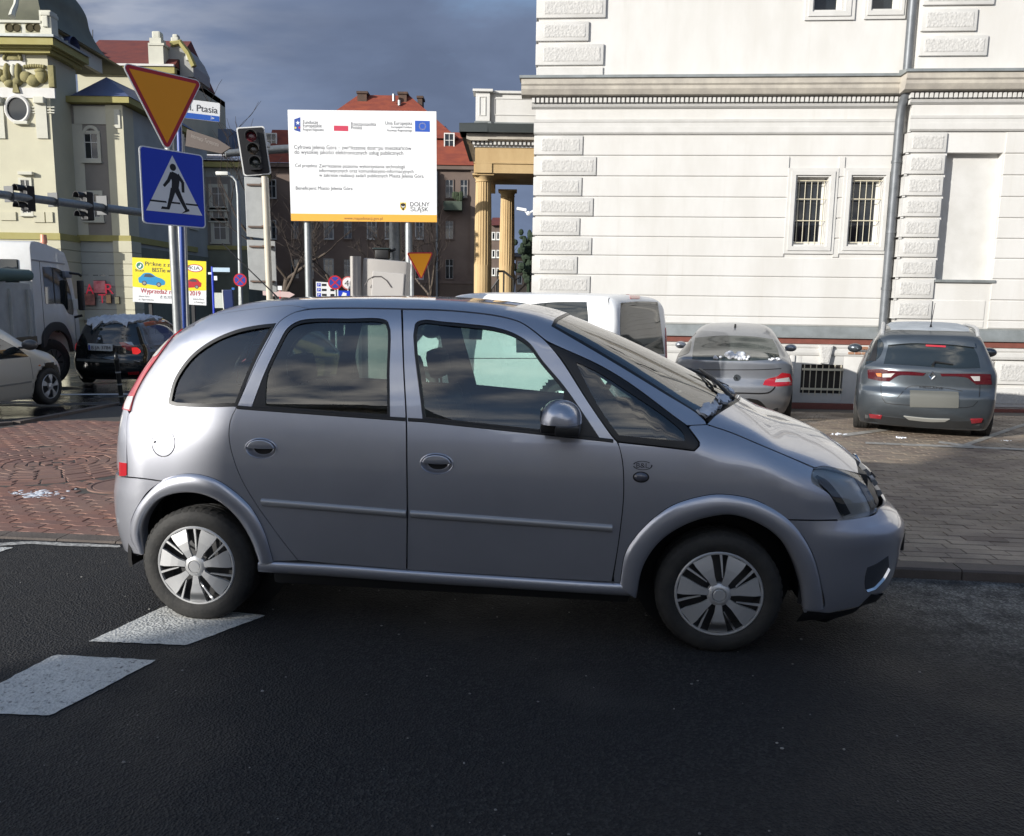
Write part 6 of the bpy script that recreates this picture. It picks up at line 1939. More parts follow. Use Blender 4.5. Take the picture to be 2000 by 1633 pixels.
# tipper lorry
hd = 95
tp = at(112, 745, 19.5)
tz = g(19.5) + .03
lor = thing('tipper_lorry', 'white and grey tipper lorry with rolled green tarpaulin at the left', 'lorry', (tp[0], tp[1], tz), R(hd))
CABW = mat('lorry white paint', (.80, .80, .79), .4, 0, coat=.3, col2=(.72, .71, .69), nscale=2)
TIPG = mat('tipper grey steel', (.52, .53, .51), .5, .2, col2=(.40, .41, .40), nscale=3)
CH = mat('chassis black', (.015, .015, .015), .7)
lor.scale = (1.05, 1.05, 1.05)
# local: x forward from the front axle, y left; the right flank is y = 0.05 .. so the body lies at +y
b = MB()
sidep = curve2([(-.86, .95, 'c'), (-.86, 3.12, 'c'), (-.78, 3.24), (.30, 3.18), (.74, 3.10, 'c'), (.94, 2.78), (1.22, 1.75), (1.30, 1.45), (1.32, .75, 'c'), (.75, .72, 'c'), (.62, 1.05), (.35, 1.25), (-.05, 1.30), (-.35, 1.22), (-.62, .98, 'c')], 5)
b.prism([tuple(p) for p in sidep], -.02, 2.38, lambda a, c, h: (a, h, c))
cab = b.build('cab', CABW, lor, smooth=35, bevel=.03)
def sidepanel(name, pts, m, off, parent=None, n=4, th=.01):
    b = MB(); b.prism([tuple(p) for p in curve2(pts, n)], -.02 - off, -.02 - off + th, lambda a, c, h: (a, h, c)); return b.build(name, m, parent or cab)
sidepanel('door_window', [(-.38, 2.72, 'c'), (.35, 2.70), (.66, 2.58), (.98, 1.92), (1.0, 1.66), (.95, 1.60, 'c'), (.72, 1.66), (.50, 1.86), (.35, 1.88), (-.34, 1.88, 'c')], DGL, .008)
sidepanel('window_post', [(.05, 2.72, 'c'), (.10, 2.72, 'c'), (.12, 1.89, 'c'), (.07, 1.89, 'c')], BLACK, .012)
sidepanel('door_gap', [(-.5, 2.85, 'c'), (-.485, 2.85, 'c'), (-.465, 1.2, 'c'), (-.48, 1.2, 'c')], BLACK, .004)
sidepanel('door_gap', [(1.05, 1.55, 'c'), (1.06, 1.55, 'c'), (1.07, .8, 'c'), (1.055, .8, 'c')], BLACK, .004)
sidepanel('handle_recess', [(.02, 1.42, 'c'), (.20, 1.40, 'c'), (.20, 1.20, 'c'), (.02, 1.22, 'c')], BLACK, .012)
sidepanel('cab_moulding', [(-.84, 2.86, 'c'), (.70, 2.84, 'c'), (.70, 2.81, 'c'), (-.84, 2.83, 'c')], mat('grey cab seam', (.3, .3, .3), .5), .012)
arch = [(-.66 + 0, .90, 'c'), (-.60, 1.20), (-.25, 1.42), (.1, 1.46), (.42, 1.38), (.70, 1.08), (.80, .72, 'c'), (.70, .72, 'c'), (.58, 1.02), (.34, 1.20), (.02, 1.27), (-.3, 1.18), (-.55, .92, 'c')]
sidepanel('wheel_arch', arch, mat('dark arch plastic', (.045, .043, .045), .6), .05, n=5, th=.06)
b = MB()
for y0 in (.25, 1.35): b.rbox(-.885, -.86, y0, y0 + .8, 2.35, 2.85, .02)
b.build('rear_cab_window', DGL, cab)
b = MB(); b.tube([(.72, -.06, 2.62), (.95, -.22, 2.60), (1.0, -.26, 2.55)], .03); b.tube([(.95, -.06, 1.55), (.98, -.24, 1.60)], .03); b.rbox(.93, 1.06, -.30, -.16, 1.72, 2.45, .04)
b.build('wing_mirror', BLACK, cab, smooth=40)
b = MB(); b.rbox(.55, .92, -.10, .02, 2.50, 2.66, .04); b.build('kerb_mirror', mat('blue grey mirror shell', (.16, .18, .22), .3), cab, smooth=40)
b = MB(); b.cyl((.35, .25, 3.2), (.35, .25, 3.30), .06); b.cyl((.35, .25, 3.30), (.35, .25, 3.48), .075, .065); b.build('beacon', mat('faded orange beacon', (.75, .33, .22), .3), cab, smooth=40)
b = MB(); b.rbox(1.0, 1.3, -.05, .03, 1.75, 2.0, .02) ; b.build('number_card', mat('white card', (.7, .7, .66), .6), cab)
b = MB(); b.rbox(-5.6, -1.05, -.06, 2.44, 1.10, 2.32, .02)
tip = b.build('tipper_body', TIPG, lor)
for x in np.linspace(-5.5, -1.2, 7):
    b = MB(); b.rbox(x - .06, x + .06, -.12, -.04, 1.1, 2.2, .015); b.build('body_rib', TIPG, tip)
b = MB(); b.rbox(-5.62, -1.03, -.13, -.02, 1.0, 1.18, .02); b.build('lower_rail', mat('dirty steel rail', (.16, .13, .09), .8), tip)
b = MB(); b.tube([(-5.6, .02, 2.50), (-3, .0, 2.46), (-1.0, .0, 2.50)], [.14, .15, .13], 12); b.build('rolled_tarpaulin', mat('dark green tarpaulin', (.085, .15, .13), .5, bump=.3, bscale=8), tip, smooth=50)
b = MB()
for k in range(26): b.sphere((rng.uniform(-4.5, -1.3), rng.uniform(.3, 2), 2.35), (rng.uniform(.3, .6), rng.uniform(.3, .5), rng.uniform(.15, .4)), 8, 6)
o = b.build('snow_load', SNOW, tip, smooth=60); o['kind'] = 'stuff'
b = MB(); b.rbox(-5.4, .9, .6, 1.8, .6, 1.0, .02); b.rbox(-2.4, -.9, .05, 2.3, .45, 1.0, .04); b.build('chassis', CH, lor)
for x, st in ((0, -18), (-2.9, 0), (-4.25, 0)):
    for sg, yy in ((1, .17), (-1, 2.2)):
        w_ = wheel(lor, x, yy, .53, .30, .31, sg, mat('lorry wheel steel', (.10, .095, .09), .6, .3), n=40, spokes=10, style='steel', steer=R(st))

# ------------------------------------------------------------------ buildings at the back
CREAM = mat('cream render', (.56, .535, .40), .9, col2=(.49, .465, .35), nscale=.5, bump=.1, bscale=9, ndetail=8)
CREAM2 = mat('pale cream render', (.60, .59, .50), .9, col2=(.50, .49, .42), nscale=.6, ndetail=8)
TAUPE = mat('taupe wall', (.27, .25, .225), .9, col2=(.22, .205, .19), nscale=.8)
OLIVE = mat('olive yellow moulding', (.36, .325, .13), .85, col2=(.33, .29, .10), nscale=2)
ORN = mat('olive ornament', (.30, .265, .12), .9, col2=(.20, .18, .085), nscale=3, bump=.6, bscale=6)
GREY_T = mat('light grey wall', (.40, .42, .40), .9, col2=(.33, .345, .33), nscale=.7)
PLIN = mat('grey green plinth', (.20, .215, .17), .9, col2=(.15, .16, .13), nscale=1.2)
SLATE = mat('blue slate', (.05, .065, .14), .45, col2=(.10, .12, .22), nscale=5, bump=.6, bscale=7, stretch=(1, 1, 6))
TILE = mat('red roof tile', (.155, .036, .026), .8, col2=(.10, .026, .024), nscale=1.2, bump=.8, bscale=9, stretch=(1, 1, 3))
COPPER = mat('dark green copper roof', (.13, .13, .085), .6, .1, col2=(.09, .09, .06), nscale=.9)
def W(px, py, Y): return at(px, py, Y)
def blk(mb, x0, x1, y0, y1, Y, depth, r=0):
    """a block whose street face is the given picture rectangle at depth Y"""
    a, c = at(x0, y1, Y), at(x1, y0, Y)
    if r: mb.rbox(a[0], c[0], Y, Y + depth, a[2], c[2], r)
    else: mb.box(a[0], c[0], Y, Y + depth, a[2], c[2])
    return a[0], c[0], a[2], c[2]
def win(parent, x0, x1, y0, y1, Y, frame=WF, rows_=2, cols=2, surr_=.12, arch=False, smat=None):
    a, c = at(x0, y1, Y), at(x1, y0, Y)
    X0, X1, Z0, Z1 = a[0], c[0], a[2], c[2]
    b = MB()
    s = surr_
    Yf = Y - .07
    for (q0, q1, r0, r1) in ((X0 - s, X0, Z0 - s, Z1 + s), (X1, X1 + s, Z0 - s, Z1 + s), (X0, X1, Z1, Z1 + s), (X0, X1, Z0 - s, Z0)):
        b.box(q0, q1, Yf, Y + .02, r0, r1)
    if surr_ > .05: b.box(X0 - s * 1.3, X1 + s * 1.3, Yf - .08, Y, Z0 - s * 1.5, Z0 - s)
    w = b.build('window', smat or frame, parent, world=True)
    b = MB(); b.box(X0, X1, Y - .02, Y - .008, Z0, Z1)
    po = mobj('pane', np.array(b.v) @ np.array(ROOT[parent.name].inverted())[:3, :3].T + np.array(ROOT[parent.name].inverted())[:3, 3], b.f, DARKGL, w)
    b = MB()
    t = max(.035, (X1 - X0) * .05)
    for k in range(cols + 1):
        q = X0 + (X1 - X0) * k / cols; b.box(q - t / 2, q + t / 2, Y - .045, Y - .02, Z0, Z1)
    for k in range(rows_ + 1):
        q = Z0 + (Z1 - Z0) * k / rows_
        if k == 1 and rows_ == 2: q = Z0 + (Z1 - Z0) * .66
        b.box(X0, X1, Y - .043, Y - .021, q - t / 2, q + t / 2)
    Mi = np.array(ROOT[parent.name].inverted())
    mobj('frame', np.array(b.v) @ Mi[:3, :3].T + Mi[:3, 3], b.f, frame, w)
    return w
def part(name, m, parent, fn, smooth=None, bevel=0):
    b = MB(); fn(b); return b.build(name, m, parent, smooth=smooth, world=True, bevel=bevel)

TY = 42.0
o = W(60, 600, TY)
zg = g(TY)
the = thing('theatre', 'cream art nouveau theatre with olive mouldings, carved cartouche and domed tower', 'building', (o[0], TY, zg))
XL = W(-330, 400, TY)[0]
XE = W(107, 330, TY)[0]
Z = lambda py, Y=TY, px=60: float(at(px, py, Y)[2])
part('wall', CREAM, the, lambda b: b.box(XL, XE, TY, TY + 1.9, zg - 1, Z(84)))
part('wall', CREAM, the, lambda b: b.box(XL, XE - .01, TY + 1.9, TY + 2.6, Z(200), Z(84)))
part('plinth_course', OLIVE, the, lambda b: b.box(XL, XE + .12, TY - .14, TY + 1.9, Z(468), Z(455)))
part('ground_floor_facing', CREAM, the, lambda b: [b.box(XL, XE + .08, TY - .08, TY + 1.9, Z(602) + k * .62, Z(602) + k * .62 + .585) for k in range(-1, 6)])
def corn(b, y1, y0, out, back=2.6):
    b.box(XL, XE + out, TY - out, TY + back, Z(y1), Z(y0))
for q_ in ((107, 100, .35), (96, 82, .75), (99.9, 96.1, .5)): part('cornice', OLIVE, the, lambda b: corn(b, *q_))
part('cornice_flashing', LEAD, the, lambda b: corn(b, 81.5, 77, .85))
part('parapet', CREAM2, the, lambda b: (b.box(XL, XE - .25, TY + .05, TY + .35, Z(77), Z(41)), b.box(XE - .25 - .3, XE - .25, TY + .35, TY + 6, Z(77), Z(45))))
part('parapet_coping', CREAM2, the, lambda b: b.box(XL, XE - .2, TY - .05, TY + .45, Z(45), Z(40)))
for x0, x1 in ((10, 40), (50, 80)):
    pn = part('baluster_panel', mat('panel olive grey', (.36, .34, .22), .9), the, lambda b: blk(b, x0, x1, 46, 63, TY + .03, .04))
    for c in (.27, .73):
        p = W(x0 + (x1 - x0) * c, 54, TY + .02)
        Mi = np.array(ROOT[the.name].inverted())
        b = MB(); b.lathe([(0, 0), (.16, 0), (.17, .03), (.2, .03), (.2, -.02)], Matrix.Translation(tuple(p + Mi[:3, 3])) @ Matrix.Rotation(R(90), 4, 'X'), 18)
        b.build('round_hole', mat('dark round hole', (.05, .04, .015), .9), pn)
part('corner_pier', CREAM2, the, lambda b: (blk(b, 79, 98, 20, 72, TY + .0, .6), blk(b, 77, 97, 22, 30, TY - .12, .8, .06), blk(b, 82, 92, 30, 52, TY - .10, .3, .05)))
# bell-shaped roof of the tower
xr, zr0 = W(92, 40, TY)[0], Z(42)
prof = curve2([(0, 0, 'c'), (.9, .35), (1.5, 1.0), (1.9, 1.9), (2.05, 2.8), (2.5, 3.6), (3.6, 4.6, 'c')], 6, False)
b = MB()
n = len(prof)
Wd, Dd = xr - XL, 9
v = []
for q, h in prof: v += [(XL, TY + .4 + q, zr0 + h), (xr - q * .9, TY + .4 + q, zr0 + h), (xr - q * .9, TY + .4 + Dd - q, zr0 + h), (XL, TY + .4 + Dd - q, zr0 + h)]
b.add(v, [(4 * j + i, 4 * j + i + 1, 4 * j + 5 + i, 4 * j + 4 + i) for j in range(n - 1) for i in range(3)] + [(4 * n - 4, 4 * n - 3, 4 * n - 2, 4 * n - 1)])
b.build('tower_roof', COPPER, the, smooth=60, world=True)
part('roof_rib', CREAM2, the, lambda b: b.tube([W(23, 33, TY - .0), W(25, 24, TY + .2), W(31, 10, TY + .9), W(33, -6, TY + 1.3)], [.16, .14, .12, .12], 6), smooth=50)
part('side_dormer', SLATE, the, lambda b: (b.lathe([(0, 0), (.75, 0), (.75, 2.0)], Matrix.Translation((XE - 1.1, TY + 2.3, Z(62))) @ Matrix.Rotation(R(90), 4, 'Y') @ Matrix.Scale(.66, 4), 20), b.box(XE - 1.4, XE + .2, TY + 1.9, TY + 2.7, Z(77), Z(62))), smooth=40)
part('side_balcony', CREAM2, the, lambda b: [b.box(XE - .1, XE + .12, TY + .6 + k * .6, TY + .8 + k * .6, Z(77), Z(56)) for k in range(3)])
# carved cartouche
zf = Z(185)
part('white_frieze', WALLW, the, lambda b: (blk(b, -300, 106, 172, 186, TY - .05, .1), blk(b, -300, 48, 100, 124, TY - .04, .1)))
def orn(b):
    a, s = W(27, 118, TY), 1 / 36.7
    b.lathe([(0, .12), (.42, .10), (.5, .0)], Matrix.Translation(tuple(a + [0, 0, .0])) @ Matrix.Rotation(R(90), 4, 'X'), 20, a0=0, a1=math.pi)
    for k in range(9):
        t = math.pi * (k + .5) / 9
        b.sphere((a[0] + .42 * math.cos(t), TY - .10, a[2] + .42 * math.sin(t)), (.09, .09, .13), 8, 6)
    c = W(26, 143, TY)
    for dx in (-.28, .30): b.sphere((c[0] + dx, TY - .06, c[2] - .02), (.17, .2, .5), 10, 8)
    for px, py, rx, rz in ((52, 151, .34, .28), (66, 158, .38, .30), (82, 150, .32, .34), (80, 140, .3, .14), (12, 155, .25, .22), (-2, 146, .34, .3), (-18, 152, .34, .3), (20, 164, .28, .2), (36, 160, .25, .2)):
        q = W(px, py, TY); b.sphere((q[0], TY - .05, q[2]), (rx, .2, rz), 10, 7)
    b.prism([(x, z) for x, z in [tuple(W(px, py, TY)[[0, 2]]) for px, py in ((29, 158), (36, 158), (37, 170), (41, 182), (28, 182), (29, 170))]], 0, .16, lambda u, z, h: (u, TY - h, z))
    blk(b, 95, 104, 127, 170, TY - .14, .2, .03)
    for k in range(9):
        q = W(50 + k * 4.6, 131 - 1.5 * math.sin(k * .4), TY); b.sphere((q[0], TY - .04, q[2]), (.10, .12, .10), 8, 6)
part('cartouche', ORN, the, orn, smooth=60)
part('carved_face', CREAM2, the, lambda b: b.sphere(tuple(W(26, 137, TY - .1)), (.15, .14, .30), 12, 9), smooth=60)
part('oval_window', WALLW, the, lambda b: b.lathe([(.52, 0), (.52, .14), (.60, .16), (.66, .12), (.66, 0)], Matrix.Translation(tuple(W(36, 214, TY))) @ Matrix.Rotation(R(90), 4, 'X') @ Matrix.Diagonal((1, 1.08, 1, 1)), 30), smooth=40)
part('oval_pane', DARKGL, the, lambda b: b.lathe([(0, .05), (.53, .05)], Matrix.Translation(tuple(W(36, 214, TY))) @ Matrix.Rotation(R(90), 4, 'X') @ Matrix.Diagonal((1, 1.08, 1, 1)), 30))
part('oval_sill', CREAM2, the, lambda b: blk(b, 26, 53, 236, 242, TY - .22, .3, .03))
for x0, x1 in ((1, 12), (58, 70), (90, 106)):
    for y in (208, 214, 219): part('string_course', CREAM2, the, lambda b: blk(b, x0, x1, y, y + 2, TY - .05, .1))
for x0 in (72, -12):
    part('pilaster_strip', CREAM2, the, lambda b: (blk(b, x0, x0 + 17, 200, 270, TY - .08, .2), blk(b, x0 - 8, x0 + 12, 188, 201, TY - .3, .4, .05)))
win(the, 46, 58, 352, 416, TY, rows_=2, cols=2, smat=CREAM2)
part('window_hood', CREAM2, the, lambda b: blk(b, 34, 62, 335, 341, TY - .25, .3, .03))
for q_ in ((66, 86, 414, 434), (0, 30, 414, 430), (90, 102, 414, 434)): part('raised_panel', CREAM, the, lambda b: blk(b, *q_, TY - .07, .1))
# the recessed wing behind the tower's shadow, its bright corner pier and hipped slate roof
WY = TY + 1.9
Zw = lambda py: float(at(200, py, WY)[2])
XC = W(252, 400, WY)[0]
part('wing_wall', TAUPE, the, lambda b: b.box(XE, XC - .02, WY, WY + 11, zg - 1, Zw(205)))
part('wing_band', CREAM2, the, lambda b: (blk(b, 145, 215, 208, 242, WY - .06, .1), blk(b, 146, 160, 242, 460, WY - .03, .1)))
part('corner_pier', CREAM, the, lambda b: b.box(W(219, 400, WY)[0], XC, WY - .16, WY + 1.0, zg - 1, Zw(206)))
part('pier_panel', CREAM2, the, lambda b: blk(b, 224, 233, 214, 250, WY - .22, .1))
part('wing_cornice', OLIVE, the, lambda b: b.box(XE, XC + .5, WY - .45, WY + 9, Zw(204), Zw(192)))
part('wing_cornice', OLIVE, the, lambda b: b.box(XE, XC + .1, WY - .2, WY + 9, Zw(472), Zw(460)))
part('wing_ground_floor', GREY_T, the, lambda b: [b.box(XE, XC + .06, WY - .06, WY + .5, Zw(604) + k * .62, Zw(604) + k * .62 + .59) for k in range(-1, 6)])
part('wing_pier_base', CREAM, the, lambda b: [b.box(W(226, 500, WY)[0], XC + .12, WY - .22, WY + .9, Zw(604) + k * .62, Zw(604) + k * .62 + .59) for k in range(-1, 6)])
def hip(b):
    z0, z1 = Zw(192), Zw(118)
    x0, x1 = XE + .3, XC + .55
    b.add([(x0, WY - .5, z0), (x1, WY - .5, z0), (x1, WY + 9, z0), (x0, WY + 9, z0), (x0 + .1, WY + 3.2, z1), (x0 + .35, WY + 6, z1)], [(0, 1, 4), (1, 2, 5, 4), (2, 3, 5), (3, 0, 4, 5)])
part('slate_roof', SLATE, the, hip)
win(the, 168, 190, 262, 310, WY, rows_=2, cols=2, surr_=.16, smat=CREAM2)
part('arched_head', CREAM2, the, lambda b: b.lathe([(.28, 0), (.28, .1), (.44, .1), (.44, 0)], Matrix.Translation(tuple(W(179, 262, WY))) @ Matrix.Rotation(R(90), 4, 'X'), 16, a0=0, a1=math.pi))
win(the, 174, 194, 380, 424, WY, rows_=2, cols=2, surr_=.2, smat=CREAM2)
win(the, 182, 206, 530, 552, WY, rows_=1, cols=2, surr_=.2, smat=GREY_T)
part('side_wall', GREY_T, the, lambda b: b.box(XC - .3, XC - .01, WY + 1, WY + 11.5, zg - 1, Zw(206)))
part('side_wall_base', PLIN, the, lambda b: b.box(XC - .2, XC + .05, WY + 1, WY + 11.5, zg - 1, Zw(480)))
for k in range(3):
    yy = WY + 2.2 + k * 2.9
    part('side_window', CREAM2, the, lambda b: (b.box(XC - .02, XC + .1, yy, yy + 1.3, Zw(420), Zw(300))))
    part('side_pane', DARKGL, the, lambda b: (b.box(XC + .05, XC + .115, yy + .2, yy + 1.1, Zw(412), Zw(308))))
# foyer signs: red letters and lit picture panels on the ground floor wall
SIGNR = mat('red sign letter', (.55, .02, .05), .4, emit=.35)
for s_, x0, y1, h, w in (('A', 168, 574, 20, 15), ('R', 206, 574, 20, 16), ('T', 193, 592, 18, 14)):
    p = W(x0, y1, WY - .35)
    ltr = thing('sign_letter', 'red letter %s of the theatre sign above the snowy off-roader' % s_, 'sign', tuple(p))
    text('letter', s_, Matrix.Rotation(R(90), 4, 'X'), ltr, SIGNR, h / 35.5, w / 35.5)
    b = MB(); b.box(0, w / 35.5, .02, .05, .05, .08); b.build('fixing_rail', BLACK, ltr)
for x0, x1, y0, y1, c1, c2, lb in ((184, 207, 549, 572, (.62, .08, .12), (.85, .35, .36), 'square pink picture panel between the red letters A and R'), (163, 186, 574, 596, (.55, .22, .18), (.12, .05, .05), 'dim reddish picture panel under the red letter A'), (208, 217, 576, 592, (.75, .42, .20), (.4, .2, .1), 'small orange lit picture panel right of the red letter T'), (225, 233, 580, 593, (.80, .72, .45), (.5, .4, .2), 'small yellow lit picture panel nearest the cream corner pier')):
    p = W((x0 + x1) / 2, y1, WY - .30)
    pnl = thing('picture_panel', lb, 'sign', tuple(p), group='picture panels of the theatre sign')
    b = MB(); w = (x1 - x0) / 35.5; h = (y1 - y0) / 35.5; b.box(-w / 2, w / 2, -.02, .02, 0, h)
    b.build('panel', mat('picture panel %d' % x0, c1, .4, col2=c2, nscale=2.5, ndetail=2, emit=.0), pnl)
    b = MB(); b.box(-w / 2 - .02, w / 2 + .02, .021, .05, -.02, h + .02); b.build('panel_frame', BLACK, pnl)
# tall red-roofed house behind
RY = 56.0
o = W(240, 600, RY)
rh = thing('red_roofed_house', 'cream house with big red tiled roof and pale chimneys behind the theatre', 'building', (o[0], RY, g(RY)))
Zr = lambda py: float(at(240, py, RY)[2])
xa, xb = W(150, 130, RY)[0], W(345, 130, RY)[0]
part('wall', CREAM, rh, lambda b: b.box(xa, xb, RY, RY + 9, g(RY), Zr(132)))
part('eaves', OLIVE, rh, lambda b: b.box(xa, xb, RY - .4, RY + 9, Zr(145), Zr(133)))
part('gutter', WALLW, rh, lambda b: b.box(xa, xb, RY - .5, RY - .3, Zr(132), Zr(128)))
def rf(b):
    b.add([(xa, RY - .4, Zr(130)), (xb, RY - .4, Zr(130)), (xb - .2, RY + 3.2, float(at(330, 80, RY + 3.2)[2])), (xa, RY + 3.2, float(at(330, 80, RY + 3.2)[2])), (xa, RY + 7, Zr(130)), (xb, RY + 7, Zr(130))], [(0, 1, 2, 3), (3, 2, 5, 4), (0, 3, 4), (1, 5, 2)])
part('roof', TILE, rh, rf)
part('chimney', CREAM2, rh, lambda b: (blk(b, 291, 318, 86, 130, RY - .3, 1.0), blk(b, 292, 314, 74, 86, RY - .2, .8), blk(b, 296, 312, 60, 75, RY - .1, .6, .12), blk(b, 289, 320, 84, 88, RY - .36, 1.1)))
part('chimney', CREAM2, rh, lambda b: (blk(b, 155, 172, 100, 132, RY - .2, 1.0), blk(b, 150, 158, 80, 104, RY + .2, .6), blk(b, 154, 172, 92, 100, RY - .25, 1.1)))
part('lightning_rod', BLACK, rh, lambda b: b.cyl(W(181, 80, RY + 3), W(181, 58, RY + 3), .03, n=5))
GYm = mat('grey gable wall', (.32, .32, .31), .9)
def gable(b):
    pts = [W(px, py, RY + .5) for px, py in ((318, 150), (318, 118), (334, 88), (352, 85), (366, 104), (377, 128), (378, 150))]
    n = len(pts); v = [tuple(p) for p in pts] + [(p[0], p[1] + 3, p[2]) for p in pts]
    b.add(v, [tuple(range(n)), tuple(range(2 * n - 1, n - 1, -1))] + [(i, n + i, n + (i + 1) % n, (i + 1) % n) for i in range(n)])
part('gable', GYm, rh, gable)
part('gable_coping', OLIVE, rh, lambda b: b.tube([W(px, py, RY + .4) for px, py in ((334, 86), (352, 83), (367, 103), (379, 130))], .2, 6))
part('gable_finial', CREAM2, rh, lambda b: (blk(b, 333, 348, 72, 86, RY + .3, .6, .1), blk(b, 336, 346, 66, 74, RY + .35, .5, .1), blk(b, 362, 370, 102, 118, RY + .3, .6, .1)))
part('gable_niche', BLACK, rh, lambda b: blk(b, 344, 350, 116, 140, RY + .42, .1))
# low wing at the end of the side wall
LY = 55.0
o = W(440, 600, LY)
lw = thing('low_wing', 'grey low wing with snowy tiled hip roof behind the blue crossing sign', 'building', (o[0], LY, g(LY)))
Zl = lambda py: float(at(440, py, LY)[2])
x0, x1 = W(385, 400, LY)[0], W(478, 400, LY)[0]
part('wall', GREY_T, lw, lambda b: b.box(x0, x1, LY, LY + 8, g(LY), Zl(322)))
part('dark_panel', TAUPE, lw, lambda b: blk(b, 399, 449, 346, 478, LY - .03, .1))
part('plinth', PLIN, lw, lambda b: b.box(x0, x1 + .1, LY - .1, LY + 8, g(LY), Zl(486)))
part('cornice', OLIVE, lw, lambda b: b.box(x0, x1 + .35, LY - .4, LY + 8, Zl(328), Zl(318)))
part('cornice', OLIVE, lw, lambda b: b.box(x0, x1 + .15, LY - .2, LY + 8, Zl(488), Zl(480)))
def lr(b):
    b.add([(x0 - 2, LY - .45, Zl(317)), (x1 + .4, LY - .45, Zl(317)), (x1 + .4, LY + 8, Zl(317)), (x0 - 2, LY + 8, Zl(317)), (x0 - 2, LY + 3, Zl(290)), (x1 - 2.2, LY + 3, Zl(292))], [(0, 1, 5, 4), (1, 2, 5), (2, 3, 4, 5)])
part('roof', TILE, lw, lr)
part('roof_snow', SNOW, lw, lambda b: [b.box(x0 - 1.2 + k * .12, x1 - .1 - k * .5, LY - .42 + k * .62, LY - .12 + k * .62, Zl(316) + .04 + k * .205, Zl(316) + .10 + k * .205) for k in range(4)])
win(lw, 415, 439, 366, 404, LY, rows_=2, cols=2, surr_=.2, smat=CREAM2)
win(lw, 416, 439, 412, 426, LY, rows_=1, cols=2, surr_=.2, smat=CREAM2)
win(lw, 419, 441, 432, 468, LY, rows_=2, cols=2, surr_=.2, smat=CREAM2)
win(lw, 424, 446, 500, 532, LY, rows_=2, cols=2, surr_=.1, smat=PLIN)
part('arched_door', BLACK, lw, lambda b: (blk(b, 420, 446, 556, 600, LY - .06, .1), b.lathe([(0, .06), (.47, .06)], Matrix.Translation(tuple(W(433, 556, LY))) @ Matrix.Rotation(R(90), 4, 'X'), 16, a0=0, a1=math.pi)))
part('roof_vent', mat('grey blue vent', (.12, .16, .24), .6), lw, lambda b: blk(b, 427, 452, 252, 290, LY + 6, 1.5))

# brown tenement behind the information board
BY = 60.0
o = W(740, 600, BY)
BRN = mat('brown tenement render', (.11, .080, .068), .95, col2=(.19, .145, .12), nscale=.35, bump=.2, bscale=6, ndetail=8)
TFR = mat('dull white frame', (.42, .42, .41), .6)
ten = thing('tenement', 'brown four storey tenement with red mansard roof behind the information board', 'building', (o[0], BY, g(BY)))
Zt = lambda py: float(at(740, py, BY)[2])
x0, x1 = W(520, 400, BY)[0], W(935, 400, BY)[0]
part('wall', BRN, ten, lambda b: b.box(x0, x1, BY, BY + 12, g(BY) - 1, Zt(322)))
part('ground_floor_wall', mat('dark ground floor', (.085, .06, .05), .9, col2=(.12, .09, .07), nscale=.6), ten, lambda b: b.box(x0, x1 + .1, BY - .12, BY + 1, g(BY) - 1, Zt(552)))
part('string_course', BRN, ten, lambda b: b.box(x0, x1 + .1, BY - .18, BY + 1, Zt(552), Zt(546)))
part('eaves', BRN, ten, lambda b: b.box(x0, x1 + .25, BY - .3, BY + 12, Zt(330), Zt(322)))
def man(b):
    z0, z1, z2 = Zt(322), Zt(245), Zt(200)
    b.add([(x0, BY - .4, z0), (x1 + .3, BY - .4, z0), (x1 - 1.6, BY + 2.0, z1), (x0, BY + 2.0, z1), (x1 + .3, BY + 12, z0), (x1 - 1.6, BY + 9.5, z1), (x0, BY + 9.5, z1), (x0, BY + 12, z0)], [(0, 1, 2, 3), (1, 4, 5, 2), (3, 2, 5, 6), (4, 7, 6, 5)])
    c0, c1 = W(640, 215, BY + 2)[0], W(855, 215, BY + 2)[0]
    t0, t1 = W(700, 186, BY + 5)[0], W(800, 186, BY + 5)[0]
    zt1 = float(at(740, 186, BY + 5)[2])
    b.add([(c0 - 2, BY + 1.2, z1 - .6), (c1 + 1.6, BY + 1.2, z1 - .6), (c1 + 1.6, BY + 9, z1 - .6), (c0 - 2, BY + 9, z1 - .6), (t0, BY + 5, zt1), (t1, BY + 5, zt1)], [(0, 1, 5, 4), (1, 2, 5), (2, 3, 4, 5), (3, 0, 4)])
part('roof', mat('sunlit orange red tile', (.27, .062, .030), .8, col2=(.18, .040, .026), nscale=1.2, bump=.8, bscale=9, stretch=(1, 1, 3)), ten, man)  # tiles coloured brighter, the sunshine on this roof put into the red
part('side_roof_slate', SLATE, ten, lambda b: b.add([tuple(W(852, 246, BY + 3)), tuple(W(930, 315, BY + 3)), tuple(W(936, 330, BY + 6)), tuple(W(870, 246, BY + 8))], [(0, 1, 2, 3)]))
for px, y0, y1, w in ((707, 179, 197, 18), (786, 180, 206, 16), (820, 188, 215, 9)):
    part('chimney', mat('sooty chimney brick', (.12, .07, .05), .95, col2=(.05, .045, .04), nscale=1.5), ten, lambda b: (blk(b, px - w / 2, px + w / 2, y0, y1 + 8, BY + 4.4, 1.2), blk(b, px - w / 2 - 2, px + w / 2 + 2, y0 - 1, y0 + 3, BY + 4.3, 1.4)))
part('flue_pipe', GALV, ten, lambda b: (b.cyl(W(769, 198, BY + 4), W(769, 184, BY + 4), .12, n=8), b.cyl(W(780, 206, BY + 4), W(780, 196, BY + 4), .12, n=8)))
for x in (530, 575, 605, 642, 679, 726, 760, 818, 877, 905):
    for y0, y1 in ((352, 386), (432, 466), (507, 544)):
        if x == 905 and y0 > 400: continue
        win(ten, x - 7.5 + (x * 7 % 3), x + 8, y0, y1, BY, rows_=2, cols=2, surr_=.06, frame=TFR, smat=BRN if x % 2 else TFR)
